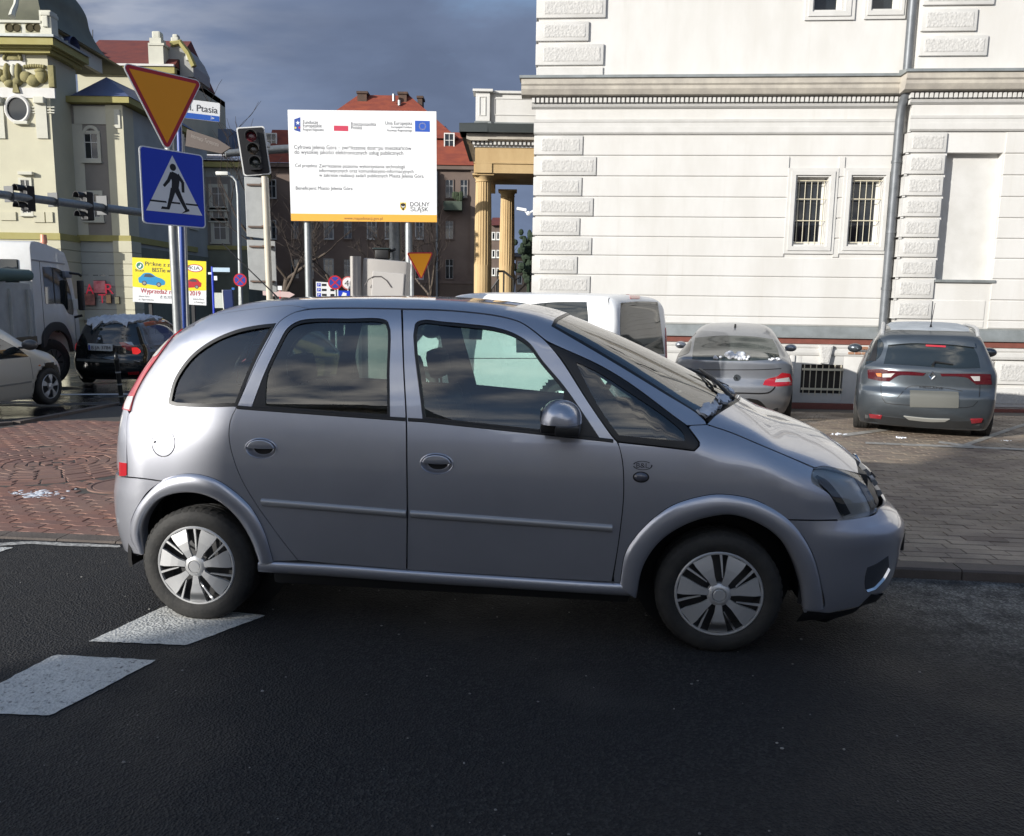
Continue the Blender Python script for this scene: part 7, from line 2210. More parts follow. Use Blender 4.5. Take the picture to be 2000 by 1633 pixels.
for x in (530, 605, 679, 760, 818, 877): win(ten, x - 8, x + 9, 262, 298, BY + 1.0, rows_=2, cols=2, surr_=.07)
part('balcony', mat('dull green balcony', (.06, .08, .06), .8), ten, lambda b: blk(b, 866, 902, 393, 410, BY - .9, .9))
part('balcony_plants', mat('dark balcony plants', (.035, .05, .025), .9), ten, lambda b: [b.sphere(tuple(W(894 + rng.uniform(-7, 7), 386 + rng.uniform(-7, 5), BY - .5)), (.2, .2, .22), 7, 5) for k in range(10)])
part('bay_pilaster', BRN, ten, lambda b: (blk(b, 846, 853, 330, 548, BY - .18, .3), blk(b, 918, 934, 330, 548, BY - .18, .3)))
part('rain_pipe', GALV, ten, lambda b: b.cyl(W(853, 335, BY - .3), W(853, 590, BY - .3), .08, n=6))
# small houses seen through the portico
HY = 70.0
o = W(1022, 560, HY)
sh = thing('small_houses', 'small peach coloured house seen between the sandstone columns', 'building', (o[0], HY, g(HY)))
PEACH = mat('peach render', (.50, .36, .25), .9, col2=(.42, .31, .22), nscale=.5)
part('wall', PEACH, sh, lambda b: (blk(b, 1006, 1030, 500, 600, HY, 5), blk(b, 1024, 1060, 484, 600, HY + 1, 5)))
part('roof', mat('grey roof', (.16, .16, .17), .8), sh, lambda b: (blk(b, 1003, 1033, 494, 501, HY - .4, 6), blk(b, 1021, 1060, 476, 485, HY + .5, 6)))
for x, y in ((1012, 512), (1022, 512), (1012, 540), (1034, 500), (1034, 530)): win(sh, x, x + 6, y, y + 13, HY - (.0 if x < 1030 else -1), rows_=1, cols=2, surr_=.08)
o = W(960, 560, 95)
fh = thing('far_tenement', 'dim brown house far down the street between the columns', 'building', (o[0], 95, g(95)))
part('wall', BRN, fh, lambda b: blk(b, 958, 980, 440, 620, 95, 8))
part('roof', TILE, fh, lambda b: b.add([tuple(W(956, 440, 94.5)), tuple(W(982, 440, 94.5)), tuple(W(976, 425, 98)), tuple(W(962, 425, 98))], [(0, 1, 2, 3)]))
for x in (962, 971):
    for y in (455, 490, 525): win(fh, x, x + 4, y, y + 12, 95, rows_=1, cols=1, surr_=.1)

# the row of houses on the viewer's side of the street, which shades the crossing
SX, SY, SH, SE = -18.75, -9.0, 9.5, -5.5
sr = thing('corner_tenement', 'ochre corner tenement across the street behind the viewer', 'building', (SX, SY, 0))
OCH = mat('ochre render', (.60, .54, .44), .9, col2=(.54, .48, .38), nscale=.4)
part('wall', OCH, sr, lambda b: b.box(SX, SE, SY - 11, SY, -.5, SH - .4))
part('cornice', STONE, sr, lambda b: b.box(SX - .0, SE, SY - 11, SY + .35, SH - .4, SH))
for j in range(2):
    for k in range(4):
        xx = SX + 1.6 + k * 2.9
        z0_ = .9 + j * 3.1
        b = MB(); b.box(xx - .14, xx + 1.24, SY - .05, SY + .08, z0_ - .14, z0_ + 1.94); wb = b.build('window', WALLG, sr, world=True)
        b = MB(); b.box(xx - SX, xx - SX + 1.1, .07, .085, z0_, z0_ + 1.8); b.build('pane', DARKGL, wb)

rs = thing('low_houses', 'low pale row of houses across the street behind the viewer', 'building', (SE, SY - 1, 0))
part('wall', OCH, rs, lambda b: b.box(SE + .1, 60, SY - 10, SY - 1, -.5, 4.0))
part('roof', TILE, rs, lambda b: b.add([(SE + .1, SY - .6, 4.0), (60, SY - .6, 4.0), (60, SY - 5.5, 6.2), (SE + .1, SY - 5.5, 6.2), (SE + .1, SY - 10.4, 4.0), (60, SY - 10.4, 4.0)], [(0, 1, 2, 3), (3, 2, 5, 4), (0, 3, 4), (1, 5, 2)]))
for k in range(9): part('window', WALLG, rs, lambda b: b.box(SE + 2 + k * 3, SE + 3.3 + k * 3, SY - 1.05, SY - .93, .9, 2.9))

# ------------------------------------------------------------------ signs, signals and street furniture
BLUE = mat('sign blue', (.018, .055, .55), .35)
ORANGE = mat('sign amber', (1.0, .37, .004), .4)
SRED = mat('sign red', (.50, .02, .035), .4)
SBLACK = mat('sign black', (.012, .012, .014), .5)
SGREY = mat('back of sign grey', (.33, .34, .34), .5, .3, col2=(.27, .28, .28), nscale=6)
YELLOW = mat('poster yellow', (.85, .70, .02), .45)
INK = mat('dark ink', (.06, .06, .07), .6)
def face_mat(p, yaw, tilt=0):
    """frame whose x runs along the sign, y upwards, z out of its face; yaw turns the right edge away"""
    return Matrix.Translation(tuple(p)) @ Matrix.Rotation(yaw, 4, 'Z') @ Matrix.Rotation(tilt, 4, 'Y') @ Matrix.Rotation(R(90), 4, 'X')
def loc(p): return lambda b_: None
def flat(name, poly, m, parent, M0, h=.0, th=.002):
    b = MB()
    b.prism([tuple(q) for q in poly], h, h + th, lambda a, c, d: tuple(M0 @ Vector((a, c, d))))
    return b.build(name, m, parent)
def star(r, n=5, q=.4, a0=90):
    return [((r if k % 2 == 0 else r * q) * math.cos(R(a0 + k * 180 / n)), (r if k % 2 == 0 else r * q) * math.sin(R(a0 + k * 180 / n))) for k in range(2 * n)]
def round_tri(w, h, r, n=5):
    P = [(-w / 2, h), (w / 2, h), (0, 0)]
    out = []
    for i in range(3):
        a, p, c = (np.array(P[(i + k) % 3], float) for k in (-1, 0, 1))
        u, v = (a - p) / np.linalg.norm(a - p), (c - p) / np.linalg.norm(c - p)
        ang = math.acos(u @ v); d = r / math.tan(ang / 2)
        ctr = p + (u + v) / np.linalg.norm(u + v) * r / math.sin(ang / 2)
        s0, s1 = p + u * d - ctr, p + v * d - ctr
        t0, t1 = math.atan2(s0[1], s0[0]), math.atan2(s1[1], s1[0])
        dt = (t1 - t0 + math.pi) % (2 * math.pi) - math.pi
        out += [tuple(ctr + r * np.array([math.cos(t0 + dt * k / n), math.sin(t0 + dt * k / n)])) for k in range(n + 1)]
    return out
# crossing sign and give way sign on one pole
PYs = 6.5
pb_ = at(342, 640, PYs)
zp = g(PYs) + .01
cs = thing('road_sign', 'blue pedestrian crossing sign under the amber give way triangle on a steel pole', 'road sign', (pb_[0] + .01, PYs, zp))
xt, xb_ = at(331, 292, PYs), at(347, 630, PYs)
L0 = np.array([pb_[0] + .01, PYs, zp])
b = MB(); top = at(327, 215, PYs) - L0; bot = at(347, 630, PYs) - L0
k = (0 - bot[2]) / (bot[2] - top[2])
foot = bot + (bot - top) * k
b.tube([top, foot], .036, 14); b.build('pole', GALV, cs, smooth=50)
lean = math.atan2(top[0] - foot[0], top[2])
ctr = at(348, 371, PYs) - L0 + np.array([0.0, -.085, 0])
YAW = R(50)
hS, wS = .580, .515
MS = face_mat(ctr, YAW, lean * .8)
pl = flat('sign_plate', rrect(wS, hS, .03), SGREY, cs, MS, -.012, .012)
flat('white_edge', rrect(wS, hS, .03), WHITEP, pl, MS, .0002, .001)
flat('blue_field', rrect(wS - .018, hS - .018, .026), BLUE, pl, MS, .0014, .001)
flat('white_triangle', [(0, .250), (.230, -.190), (-.230, -.190)], WHITEP, pl, MS, .0026, .001)
PED = MS @ Matrix.Translation((0, 0, .0038)) @ Matrix.Translation((0, .010, 0)) @ Matrix.Diagonal((.90, .97, 1, 1))
def bar_poly(p, q, w0, w1):
    p, q = np.array(p, float), np.array(q, float); d = (q - p) / np.linalg.norm(q - p); n = np.array([-d[1], d[0]])
    return [tuple(p + n * w0), tuple(p - n * w0), tuple(q - n * w1), tuple(q + n * w1)]
b = MB()
pedf = lambda a, c, d: tuple(PED @ Vector((a, c, d)))
i = 0
for poly in (ngon(.028, 18), ):
    b.prism([(a + .0, c + .155) for a, c in poly], 0, .001, pedf)
for sh_ in ([(-.012, .122), (.035, .108), (.055, .055), (.040, -.02), (-.022, -.02), (-.015, .045), (-.028, .085)],
            bar_poly((-.012, .11), (-.052, .035), .016, .013), bar_poly((-.052, .04), (-.09, -.002), .013, .011),
            bar_poly((.035, .10), (.083, .045), .016, .013), bar_poly((.083, .05), (.083, -.035), .013, .012),
            bar_poly((-.005, -.015), (-.035, -.105), .024, .017), bar_poly((-.035, -.10), (-.06, -.175), .017, .013), [(-.125, -.183), (-.05, -.183), (-.045, -.165), (-.115, -.163)],
            bar_poly((.022, -.015), (.060, -.09), .024, .018), bar_poly((.060, -.09), (.108, -.175), .018, .013), [(.06, -.205), (.135, -.18), (.128, -.162), (.098, -.176)]):
    i += 1
    b.prism(sh_, 0, .001 + i * .00004, pedf)
b.build('walking_figure', SBLACK, pl)
for q in ([(-.215, -.118), (-.075, -.118), (-.07, -.132), (-.222, -.132)], [(-.03, -.118), (.05, -.118), (.055, -.132), (-.03, -.132)], [(.10, -.118), (.215, -.118), (.222, -.132), (.105, -.132)]):
    flat('ground_line', q, SBLACK, pl, PED, -.0006, .0008)
tip = at(336, 303, PYs) - L0 + np.array([0, -.085, 0])
MT = face_mat(tip, YAW, lean * 1.2)
tw, th_ = .645, .605
gw = flat('give_way_sign', round_tri(tw, th_, .035), SGREY, cs, MT, -.012, .012)
flat('pale_edge', round_tri(tw, th_, .035), WHITEP, gw, MT, .0002, .001)
rt0 = np.array(round_tri(tw, th_, .035))
flat('red_border', inset(rt0, .007), SRED, gw, MT, .0014, .001)
flat('amber_field', inset(rt0, .034), ORANGE, gw, MT, .0026, .001)
b = MB()
for zc in (ctr[2] + .2, ctr[2] - .2):
    f = (zc - foot[2]) / (top[2] - foot[2]); q = foot + (top - foot) * f
    b.rbox(q[0] - .05, q[0] + .05, q[1] - .036, q[1] + .04, q[2] - .015, q[2] + .015, .004)
b.build('clamp', GALV, cs)
# blue pole with the street name plate
p0, p1 = at(353, 625, 7.2), at(349, 205, 7.2)
np_ = thing('street_name_post', 'blue street name post with white plate reading Ptasia behind the amber triangle', 'sign post', (p0[0], 7.2, g(7.2) + .01))
Ln = np.array([p0[0], 7.2, g(7.2) + .01])
b = MB(); b.tube([p1 - Ln, (p0 - Ln) * np.array([1, 1, 0])], .022, 12); b.build('pole', mat('blue enamel pole', (.02, .06, .28), .35, coat=.4), np_, smooth=50)
cN = (at(395, 216, 7.2) - Ln)
MN = face_mat(cN, R(14), R(3))
sp_ = 7.2 / 1540
npl = flat('name_plate', rrect(.29, .16, .012), WHITEP, np_, MN, -.01, .01)
flat('black_edge', rrect(.29, .16, .012), SBLACK, npl, MN, -.012, .0018)
flat('blue_band', [(-.142, -.078), (.142, -.078), (.142, -.032), (-.142, -.032)], mat('plate sky blue', (.03, .12, .50), .35), npl, MN, .0005, .001)
text('street_name', 'ul. Ptasia', MN @ Matrix.Translation((.125, -.010, .002)), npl, INK, .058, .265, 'RIGHT')
text('arrow', '>', MN @ Matrix.Translation((.085, -.071, .003)), npl, WHITEP, .034, .03, 'CENTER')
b = MB(); b.box(-.19, -.15, -.02, .02, -.02, .0, MN); b.build('plate_bracket', GALV, np_)
# brown tourist information finger further back
p0 = at(362, 600, 9.6)
ti = thing('tourist_sign', 'dull brown tourist information finger sign on its own grey pole', 'sign post', (p0[0], 9.6, g(9.6)))
Lt = np.array([p0[0], 9.6, g(9.6)])
b = MB(); b.tube([(0, 0, 0), at(356, 262, 9.6) - Lt], .02, 10); b.build('pole', GALV, ti, smooth=50)
q = [at(365, 252, 9.5) - Lt, at(425, 272, 9.5) - Lt, at(450, 288, 9.5) - Lt, at(432, 300, 9.5) - Lt, at(362, 285, 9.5) - Lt]
b = MB(); b.prism([(p[0], p[2]) for p in q], 0, .03, lambda a, c, h: (a, q[0][1] + h, c)); tb = b.build('finger_board', mat('tourist brown', (.095, .072, .062), .5), ti)
w_ = Vector(q[1]) - Vector(q[0]); ang = math.atan2(w_.z, w_.x)
Mtx = Matrix.Translation(tuple(q[4] + np.array([.07, -.004, .095]))) @ Matrix.Rotation(-ang, 4, 'Y') @ Matrix.Rotation(R(90), 4, 'X')
text('sign_lettering', 'Informacja Turystyczna', Mtx, tb, mat('pale brown lettering', (.28, .25, .23), .6), .045, .33)

# project information board
IY = 16.5
pL, pR = at(563, 215, IY), at(853, 217, IY)
q0, q1 = at(570, 430, IY), at(850, 435.5, IY)
Wb = (pR[0] - pL[0] + q1[0] - q0[0]) / 2 + .02
Hb = (pL[2] + pR[2]) / 2 - (q0[2] + q1[2]) / 2
cB = np.array([(pL[0] + pR[0] + q0[0] + q1[0]) / 4, IY, (pL[2] + pR[2] + q0[2] + q1[2]) / 4])
zi = g(IY) + .01
bd = thing('information_board', 'large white project information board with orange foot band on two steel posts', 'board', (cB[0], IY, zi))
LB = np.array([cB[0], IY, zi])
for px in (601.5, 798):
    b = MB(); pt, pb2 = at(px, 430, IY + .11) - LB, at(px + 1.5, 570, IY + .11) - LB
    b.tube([(pt[0], .11, cB[2] + Hb * .45 - zi), (pb2[0], .11, -.1)], .077, 16); b.build('post', GALV, bd, smooth=50)
ALU = mat('board white', (.84, .845, .85), .4)
MBd = face_mat(cB - LB, R(.8), R(-.35))
pn = flat('panel', rrect(Wb, Hb, .004, 1), ALU, bd, MBd, -.03, .03)
kx, ky = Wb / 285.0, Hb / 216.5
def bp(px, py):                                        # board print positions, measured from its upper left corner
    s = (py - 215) / 217.0
    xl, xr = 563 + 7 * s, 853 - 3 * s
    yt = 215 + 2 * (px - 563) / 290; yb_ = 430 + 5.5 * (px - 570) / 280
    return ((px - xl) / (xr - xl) - .5) * Wb, (.5 - (py - yt) / (yb_ - yt)) * Hb
def bpoly(*pts): return [bp(*p) for p in pts]
flat('orange_band', bpoly((569.6, 415.5), (850.2, 421), (850, 435.5), (570, 430)), mat('board orange', (.83, .42, .06), .45), pn, MBd, .0005, .001)
TXT = mat('board grey lettering', (.055, .06, .075), .6)
def btext(s, px, py, w, h, bold=.003, m=None, al='LEFT'):
    u, v = bp(px, py)
    text('board_lettering', s, MBd @ Matrix.Translation((u, v, .003)), pn, m or TXT, h * ky, w * kx, al, bold=bold)
btext('Fundusze', 593, 242, 29, 7.5); btext('Europejskie', 593, 248.5, 36, 7.5); btext('Program Regionalny', 593, 255, 40, 5, 0)
btext('Rzeczpospolita', 686.5, 245, 48, 7); btext('Polska', 686.5, 252, 21, 7)
btext('Unia Europejska', 753, 243, 52, 7); btext('Europejski Fundusz', 765, 249.5, 40, 4.6, 0); btext('Rozwoju Regionalnego', 757, 256, 48, 4.6, 0)
btext('Cyfrowa Jelenia Góra – zwiększenie dostępu mieszkańców', 576, 290, 226, 8.2, .008)
btext('do wysokiej jakości elektronicznych usług publicznych', 576.5, 299.5, 210, 8.2, .008)
btext('Cel projektu:', 578, 325, 43, 7.2); btext('Zwiększenie poziomu wykorzystania technologii', 624, 326, 166, 7.2)
btext('informatycznych oraz komunikacyjno-informacyjnych', 624, 335, 183, 7.2); btext('w zakresie realizacji zadań publicznych Miasta Jelenia Góra.', 624, 344, 204, 7.2)
btext('Beneficjent:', 579, 369, 41, 7.2); btext('Miasto Jelenia Góra', 622, 369.5, 67, 7.2)
btext('DOLNY', 799, 403, 38, 8.6, .018, SBLACK); btext('ŚLĄSK', 799.5, 413, 35, 8.6, .018, SBLACK)
btext('www.mapadotacji.gov.pl', 672, 428.5, 75, 6.2, .006, mat('board brown lettering', (.14, .07, .03), .6))
flat('flag_white', bpoly((653, 236), (681, 236.5), (681, 246), (653, 245.6)), mat('flag white', (.78, .78, .78), .5), pn, MBd, .0003, .0006)
flat('flag_red', bpoly((653, 245), (681, 245.5), (681, 255.8), (653, 255.2)), mat('flag red', (.55, .04, .09), .5), pn, MBd, .0005, .001)
eu = flat('flag_blue', bpoly((811, 235), (840, 235.6), (840, 257), (811, 256.4)), mat('flag blue', (.02, .09, .45), .5), pn, MBd, .0005, .001)
cu_, cv_ = bp(825.5, 246)
b = MB()
for k in range(12):
    t = 2 * math.pi * k / 12
    b.prism([(cu_ + .062 * math.cos(t) + a, cv_ + .062 * math.sin(t) + c) for a, c in star(.011)], .0018, .0026, lambda a, c, d: tuple(MBd @ Vector((a, c, d))))
b.build('flag_stars', mat('flag gold', (.8, .62, .08), .5), eu)
lg = flat('fund_logo', bpoly((576, 233), (588, 229), (588, 257.5), (576, 254)), mat('logo navy', (.02, .06, .30), .5), pn, MBd, .0005, .001)
u, v = bp(583, 240); flat('logo_star', [(u + a, v + c) for a, c in star(.045)], WHITEP, lg, MBd, .0018, .0008)
u, v = bp(586, 249); flat('logo_star', [(u + a, v + c) for a, c in star(.030)], SRED, lg, MBd, .0020, .0008)
u, v = bp(578.5, 249.5); flat('logo_star', [(u + a, v + c) for a, c in star(.028)], YELLOW, lg, MBd, .0022, .0008)
u, v = bp(785.5, 403)
sh_ = flat('crest', [(u + a, v + c) for a, c in ((-.062, .075), (.062, .075), (.062, -.02), (.04, -.065), (0, -.09), (-.04, -.065), (-.062, -.02))], mat('crest gold', (.80, .58, .10), .5), pn, MBd, .0005, .001)
b = MB()
for sg in (-1, 1):
    b.prism([(u + sg * a, v + c) for a, c in ((0, .045), (.02, .05), (.045, .055), (.052, .02), (.045, -.02), (.03, -.045), (.022, -.01), (0, -.02))], .0018, .0024 + sg * .0001, lambda a, c, d: tuple(MBd @ Vector((a, c, d))))
b.prism([(u + a, v + c) for a, c in ((-.012, .0), (.012, .0), (.02, -.07), (0, -.08), (-.02, -.07))], .0018, .0026, lambda a, c, d: tuple(MBd @ Vector((a, c, d))))
b.prism([(u + a, v + .055 + c) for a, c in ngon(.015, 10)], .0018, .0027, lambda a, c, d: tuple(MBd @ Vector((a, c, d))))
ea = b.build('crest_eagle', SBLACK, sh_)
flat('crest_crescent', [(u + .036 * math.cos(t), v + .012 + .036 * math.sin(t)) for t in np.linspace(math.pi * 1.05, math.pi * 1.95, 12)] + [(u + .028 * math.cos(t), v + .020 + .026 * math.sin(t)) for t in np.linspace(math.pi * 1.95, math.pi * 1.05, 12)], WHITEP, sh_, MBd, .0030, .0006)

# traffic signal on the mast arm behind the board
def signal(name, label, p, yaw, h, w, lean_, edge=True, back=SBLACK, group=None, lit=None):
    t = thing(name, label, 'traffic light', tuple(p), 0, group)
    Ms = Matrix.Rotation(yaw, 4, 'Z') @ Matrix.Rotation(lean_, 4, 'Y') @ Matrix.Rotation(R(90), 4, 'X')
    if edge: flat('backing_edge', rrect(w + .05, h + .05, .05), mat('white backing edge', (.80, .80, .78), .5), t, Ms, -.05, .012)
    flat('backing_board', rrect(w, h, .04), back, t, Ms, -.045, .02)
    hs = flat('signal_housing', rrect(w * .52, h * .86, .05), SBLACK, t, Ms, -.03, .14)
    for k, (nm, c) in enumerate((('red_lens', (.11, .010, .018)), ('amber_lens', (.035, .028, .02)), ('green_lens', (.018, .026, .024)))):
        zc = h * .28 * (1 - k)
        b = MB(); b.lathe([(0, .135), (w * .15, .125), (w * .2, .112)], Ms @ Matrix.Translation((0, zc, 0)), 20)
        b.build(nm, mat('signal ' + nm, c, .2, coat=.5), hs, smooth=50)
        b = MB(); b.lathe([(w * .22, .10), (w * .24, .24), (w * .225, .24), (w * .205, .10)], Ms @ Matrix.Translation((0, zc, 0)), 18, a0=R(-15), a1=R(195))
        b.build('visor', mat('signal visor', (.05, .05, .05), .5), hs, smooth=50)
    return t
sp = at(495.5, 294.5, 16.6)
ms = signal('traffic_light', 'dark traffic light with white edged backing beside the information board', sp, R(14), .90, .50, R(-7))
# mast pole and arm
mp = at(772, 470, 17.8)
mast = thing('signal_mast', 'grey mast with long arm that carries the white edged traffic light', 'mast', (mp[0], 17.8, g(17.8)))
Lm = np.array([mp[0], 17.8, g(17.8)])
zarm = at(600, 289, 17.8)[2] - Lm[2]
b = MB(); b.tube([(0, 0, 0), (0, 0, zarm - .9), (0, 0, zarm + .2)], [.14, .13, .11], 14); b.build('pole', GALV, mast, smooth=50)
b = MB(); b.tube([(0, 0, zarm), at(600, 289, 17.6) - Lm, at(540, 292, 17.3) - Lm, at(440, 300, 16.9) - Lm], [.10, .09, .085, .07], 12); b.build('arm', GALV, mast, smooth=50)
b = MB(); b.rbox(-.09, .09, -.2, .0, -.05, .05, .01, Matrix.Translation(tuple(at(520, 285, 17.0) - Lm))); b.tube([at(523, 284, 17.0) - Lm, at(500, 292, 16.75) - Lm], .035, 8); b.build('arm_bracket', WHITEP, mast)
sg2 = thing('traffic_light', 'small black signal head mounted low on the grey mast under the board', 'traffic light', tuple(at(752, 497, 17.4)))
b = MB(); b.rbox(-.20, .10, -.12, .12, -.10, .10, .04); b.tube([(.08, .0, .05), (.22, .05, .12)], .03, 6); b.build('housing', SBLACK, sg2, smooth=40)
b = MB(); b.rbox(-.25, .12, -.15, .15, .10, .13, .02); b.build('visor', mat('dark green visor', (.03, .05, .05), .4), sg2)
# sign panels seen from behind
SPY = 14.0
q = at(520, 600, SPY)
bk = thing('road_sign', 'two grey sign panels seen from behind on a cream painted post', 'road sign', (q[0], SPY, g(SPY)))
Lk = np.array([q[0], SPY, g(SPY)])
b = MB(); b.tube([at(527, 590, SPY - .1) - Lk, at(517, 345, SPY - .1) - Lk], .055, 14); v0 = at(527, 590, SPY - .1) - Lk
b.tube([v0, (v0[0], v0[1], 0)], .055, 14); b.build('post', mat('cream painted post', (.60, .54, .42), .5, col2=(.50, .46, .38), nscale=4), bk, smooth=50)
for (x0, x1, y0, y1, xs_) in ((477, 530, 345, 462, 6), (482, 541, 468, 565, 4)):
    P = [at(x0, y0, SPY + .04) - Lk, at(x1 - xs_, y0 + 3, SPY + .04) - Lk, at(x1, y1 + 6, SPY + .04) - Lk, at(x0 + 5, y1, SPY + .04) - Lk]
    cu, cw = np.mean([p[0] for p in P]), np.mean([p[2] for p in P])
    b = MB(); b.prism([(p[0], p[2]) for p in P], 0, .025, lambda a, c, h: (a, .04 + h, c)); pno = b.build('panel', SGREY, bk, bevel=.006)
    for f in (.12, .82):
        zz_ = P[0][2] + (P[3][2] - P[0][2]) * f
        b = MB(); b.box(P[0][0] + .05, P[1][0] - .02, -.0, .038, zz_ - .03, zz_ - .0); b.rbox(v0[0] - .10, v0[0] + .0, -.12, .03, zz_ - .035, zz_ + .0, .006)
        b.build('clamp_rail', mat('rusty rail', (.10, .095, .09), .8, col2=(.16, .09, .06), nscale=12), pno)
# gantry arm with signals on the left
GYd = 19.0
a0, a1 = at(-60, 372, 17.5), at(352, 425, 25.0)
gan = thing('signal_gantry', 'long grey signal gantry arm crossing in front of the theatre', 'mast', (a1[0], a1[1], g(25)))
Lg = np.array([a1[0], a1[1], g(25)])
b = MB(); b.tube([a0 - Lg, a1 - Lg], [.09, .12], 12); b.build('arm', GALV, gan, smooth=50)
b = MB(); b.tube([(0, 0, 0), a1 - Lg + np.array([0, 0, .3])], .13, 14); b.build('pole', GALV, gan, smooth=50)
def on_arm(px):
    best = min(np.linspace(0, 1, 400), key=lambda t: abs((lambda P: CX + FPX * ((P - CAMP) @ RT) / ((P - CAMP) @ FW))(a0 + (a1 - a0) * t) - px))
    return a0 + (a1 - a0) * best
for px, w, h, dz, nm, lb in ((28, .26, .36, .03, 'traffic_sign', 'leftmost small dark sign back on the signal gantry'), (113, .30, .34, .03, 'traffic_sign', 'small dark sign back between the two gantry signals'), (208, .34, .50, .05, 'traffic_sign', 'grey sign back right of the far gantry signal')):
    p = on_arm(px); t = thing(nm, lb, 'sign', tuple(p), R(-15), 'sign backs on the gantry')
    b = MB(); b.rbox(-w / 2, w / 2, -.16, -.13, -h / 2 + dz, h / 2 + dz, .008); b.build('plate', mat('dark sign back', (.055, .06, .065), .5), t)
    b = MB(); b.box(-.03, .03, -.13, .1, -.03, .03); b.build('bracket', GALV, t)
for px, s_, lb in ((70, .76, 'near black signal head on the gantry in front of the theatre window'), (183, .95, 'far black signal head on the gantry in front of the taupe wall')):
    p = on_arm(px); t = thing('traffic_light', lb, 'traffic light', tuple(p), R(-25), 'signal heads on the gantry')
    b = MB(); b.rbox(-.14, .14, -.30, -.10, -.40 * s_ , .36 * s_, .03); b.build('housing', SBLACK, t)
    for k in range(3):
        b = MB(); b.lathe([(.11, 0), (.12, .2), (.11, .2), (.10, 0)], Matrix.Translation((.0, -.30, (.22 - .25 * k) * s_)) @ Matrix.Rotation(R(90), 4, 'X'), 12, a0=R(-10), a1=R(190)); b.build('visor', SBLACK, t)
    b = MB(); b.box(-.03, .03, -.12, .1, -.04, .04); b.build('bracket', GALV, t)
# lamp post with no stopping disc
p = at(468, 600, 30.0)
lp = thing('street_lamp', 'slender grey street lamp with curved arm before the low wing', 'street lamp', (p[0], 30, g(30)))
Ll = np.array([p[0], 30, g(30)])
b = MB(); b.tube([(0, 0, 0), at(469, 520, 30) - Ll, at(465, 380, 30) - Ll, at(462, 355, 30) - Ll, at(455, 346, 30) - Ll, at(446, 342, 30) - Ll], [.09, .08, .06, .05, .045, .045], 10); b.build('pole', GALV, lp, smooth=50)
b = MB(); b.rbox(-.36, .10, -.12, .12, -.06, .08, .04, Matrix.Translation(tuple(at(442, 340, 30) - Ll))); b.build('lamp_head', mat('pale lamp head', (.62, .62, .58), .4), lp, smooth=40)
def no_stop(px, py, Y, r_px, label, bars=2, pole=True):
    c = at(px, py, Y)
    t = thing('no_stopping_sign', label, 'road sign', (c[0], Y, g(Y)))
    Lc = np.array([c[0], Y, g(Y)])
    Mc = face_mat(c - Lc + np.array([0, -.06, 0]), R(4))
    r = r_px / FPX * Y
    d = flat('disc', ngon(r), SRED, t, Mc, -.01, .01)
    flat('blue_field', ngon(r * .80), mat('disc blue', (.03, .06, .35), .4), d, Mc, .0005, .002)
    for k, a in enumerate((45, -45)[:bars]):
        ca_, sa_ = math.cos(R(a)), math.sin(R(a))
        flat('red_stroke', [(x * ca_ - y * sa_, x * sa_ + y * ca_) for x, y in ((-r * .8, -r * .09), (r * .8, -r * .09), (r * .8, r * .09), (-r * .8, r * .09))], SRED, d, Mc, .003 + k * .001, .001)
    if pole: b = MB(); b.tube([(0, 0, 0), c - Lc], .035, 8); b.build('pole', GALV, t)
    return t
no_stop(470, 547, 29.0, 12.5, 'round no stopping sign at the foot of the curved street lamp')
no_stop(655.5, 552, 22.0, 13.5, 'round no stopping sign above the small parking display')
c = at(680, 553, 22.3)
t = thing('speed_sign', 'round red ringed speed sign with the figure 4 half hidden by the grey cabinet', 'road sign', (c[0], 22.3, g(22.3)))
Lc = np.array([c[0], 22.3, g(22.3)])
Mc = face_mat(c - Lc, R(4)); r = 13 / FPX * 22.3
d = flat('disc', ngon(r), mat('faded sign red', (.50, .12, .11), .5), t, Mc, -.01, .01)
flat('white_field', ngon(r * .82), WHITEP, d, Mc, .0005, .002)
text('figure', '40', Mc @ Matrix.Translation((-.10, -.085, .004)), d, SBLACK, .17, .26)
b = MB(); b.tube([(0, .03, 0), c - Lc + np.array([0, .03, 0])], .035, 8); b.build('pole', GALV, t)
c = at(642, 566, 22.6)
t = thing('parking_display', 'white parking guidance board with three dark figure rows left of the grey cabinet', 'sign', (c[0], 22.6, g(22.6)))
Lc = np.array([c[0], 22.6, g(22.6)])
Mc = face_mat(c - Lc, R(6)); k = 22.6 / FPX
pnl = flat('panel', [(-24 * k, 15 * k), (18 * k, 13 * k), (18 * k, -15 * k), (-24 * k, -15 * k)], WHITEP, t, Mc, -.03, .03)
for i in range(3):
    y = (9 - i * 9.5) * k
    flat('parking_symbol', [(-22 * k, y - 3 * k), (-15 * k, y - 3 * k), (-15 * k, y + 3.5 * k), (-22 * k, y + 3.5 * k)], BLUE, pnl, Mc, .0005, .001)
    text('symbol_lettering', 'P', Mc @ Matrix.Translation((-18.5 * k, y - 2.2 * k, .0025)), pnl, WHITEP, 5 * k, 3.5 * k, 'CENTER')
    flat('figure_display', [(-13 * k, y - 2.2 * k), (-4 * k, y - 2.2 * k), (-4 * k, y + 2.2 * k), (-13 * k, y + 2.2 * k)], SBLACK, pnl, Mc, .0005, .001)
    if i: flat('figure_display', [(3 * k, y - 2.2 * k), (14 * k, y - 2.2 * k), (14 * k, y + 2.2 * k), (3 * k, y + 2.2 * k)], SBLACK, pnl, Mc, .0005, .001)
b = MB(); b.tube([(0, .05, 0), (0, .05, c[2] - Lc[2])], .04, 8); b.build('pole', GALV, t)
c = at(672, 575, 21.6)
t = thing('blue_sign', 'small blue square sign with white symbol below the speed sign', 'road sign', (c[0], 21.6, g(21.6)))
Lc = np.array([c[0], 21.6, g(21.6)]); k = 21.6 / FPX; Mc = face_mat(c - Lc, R(4))
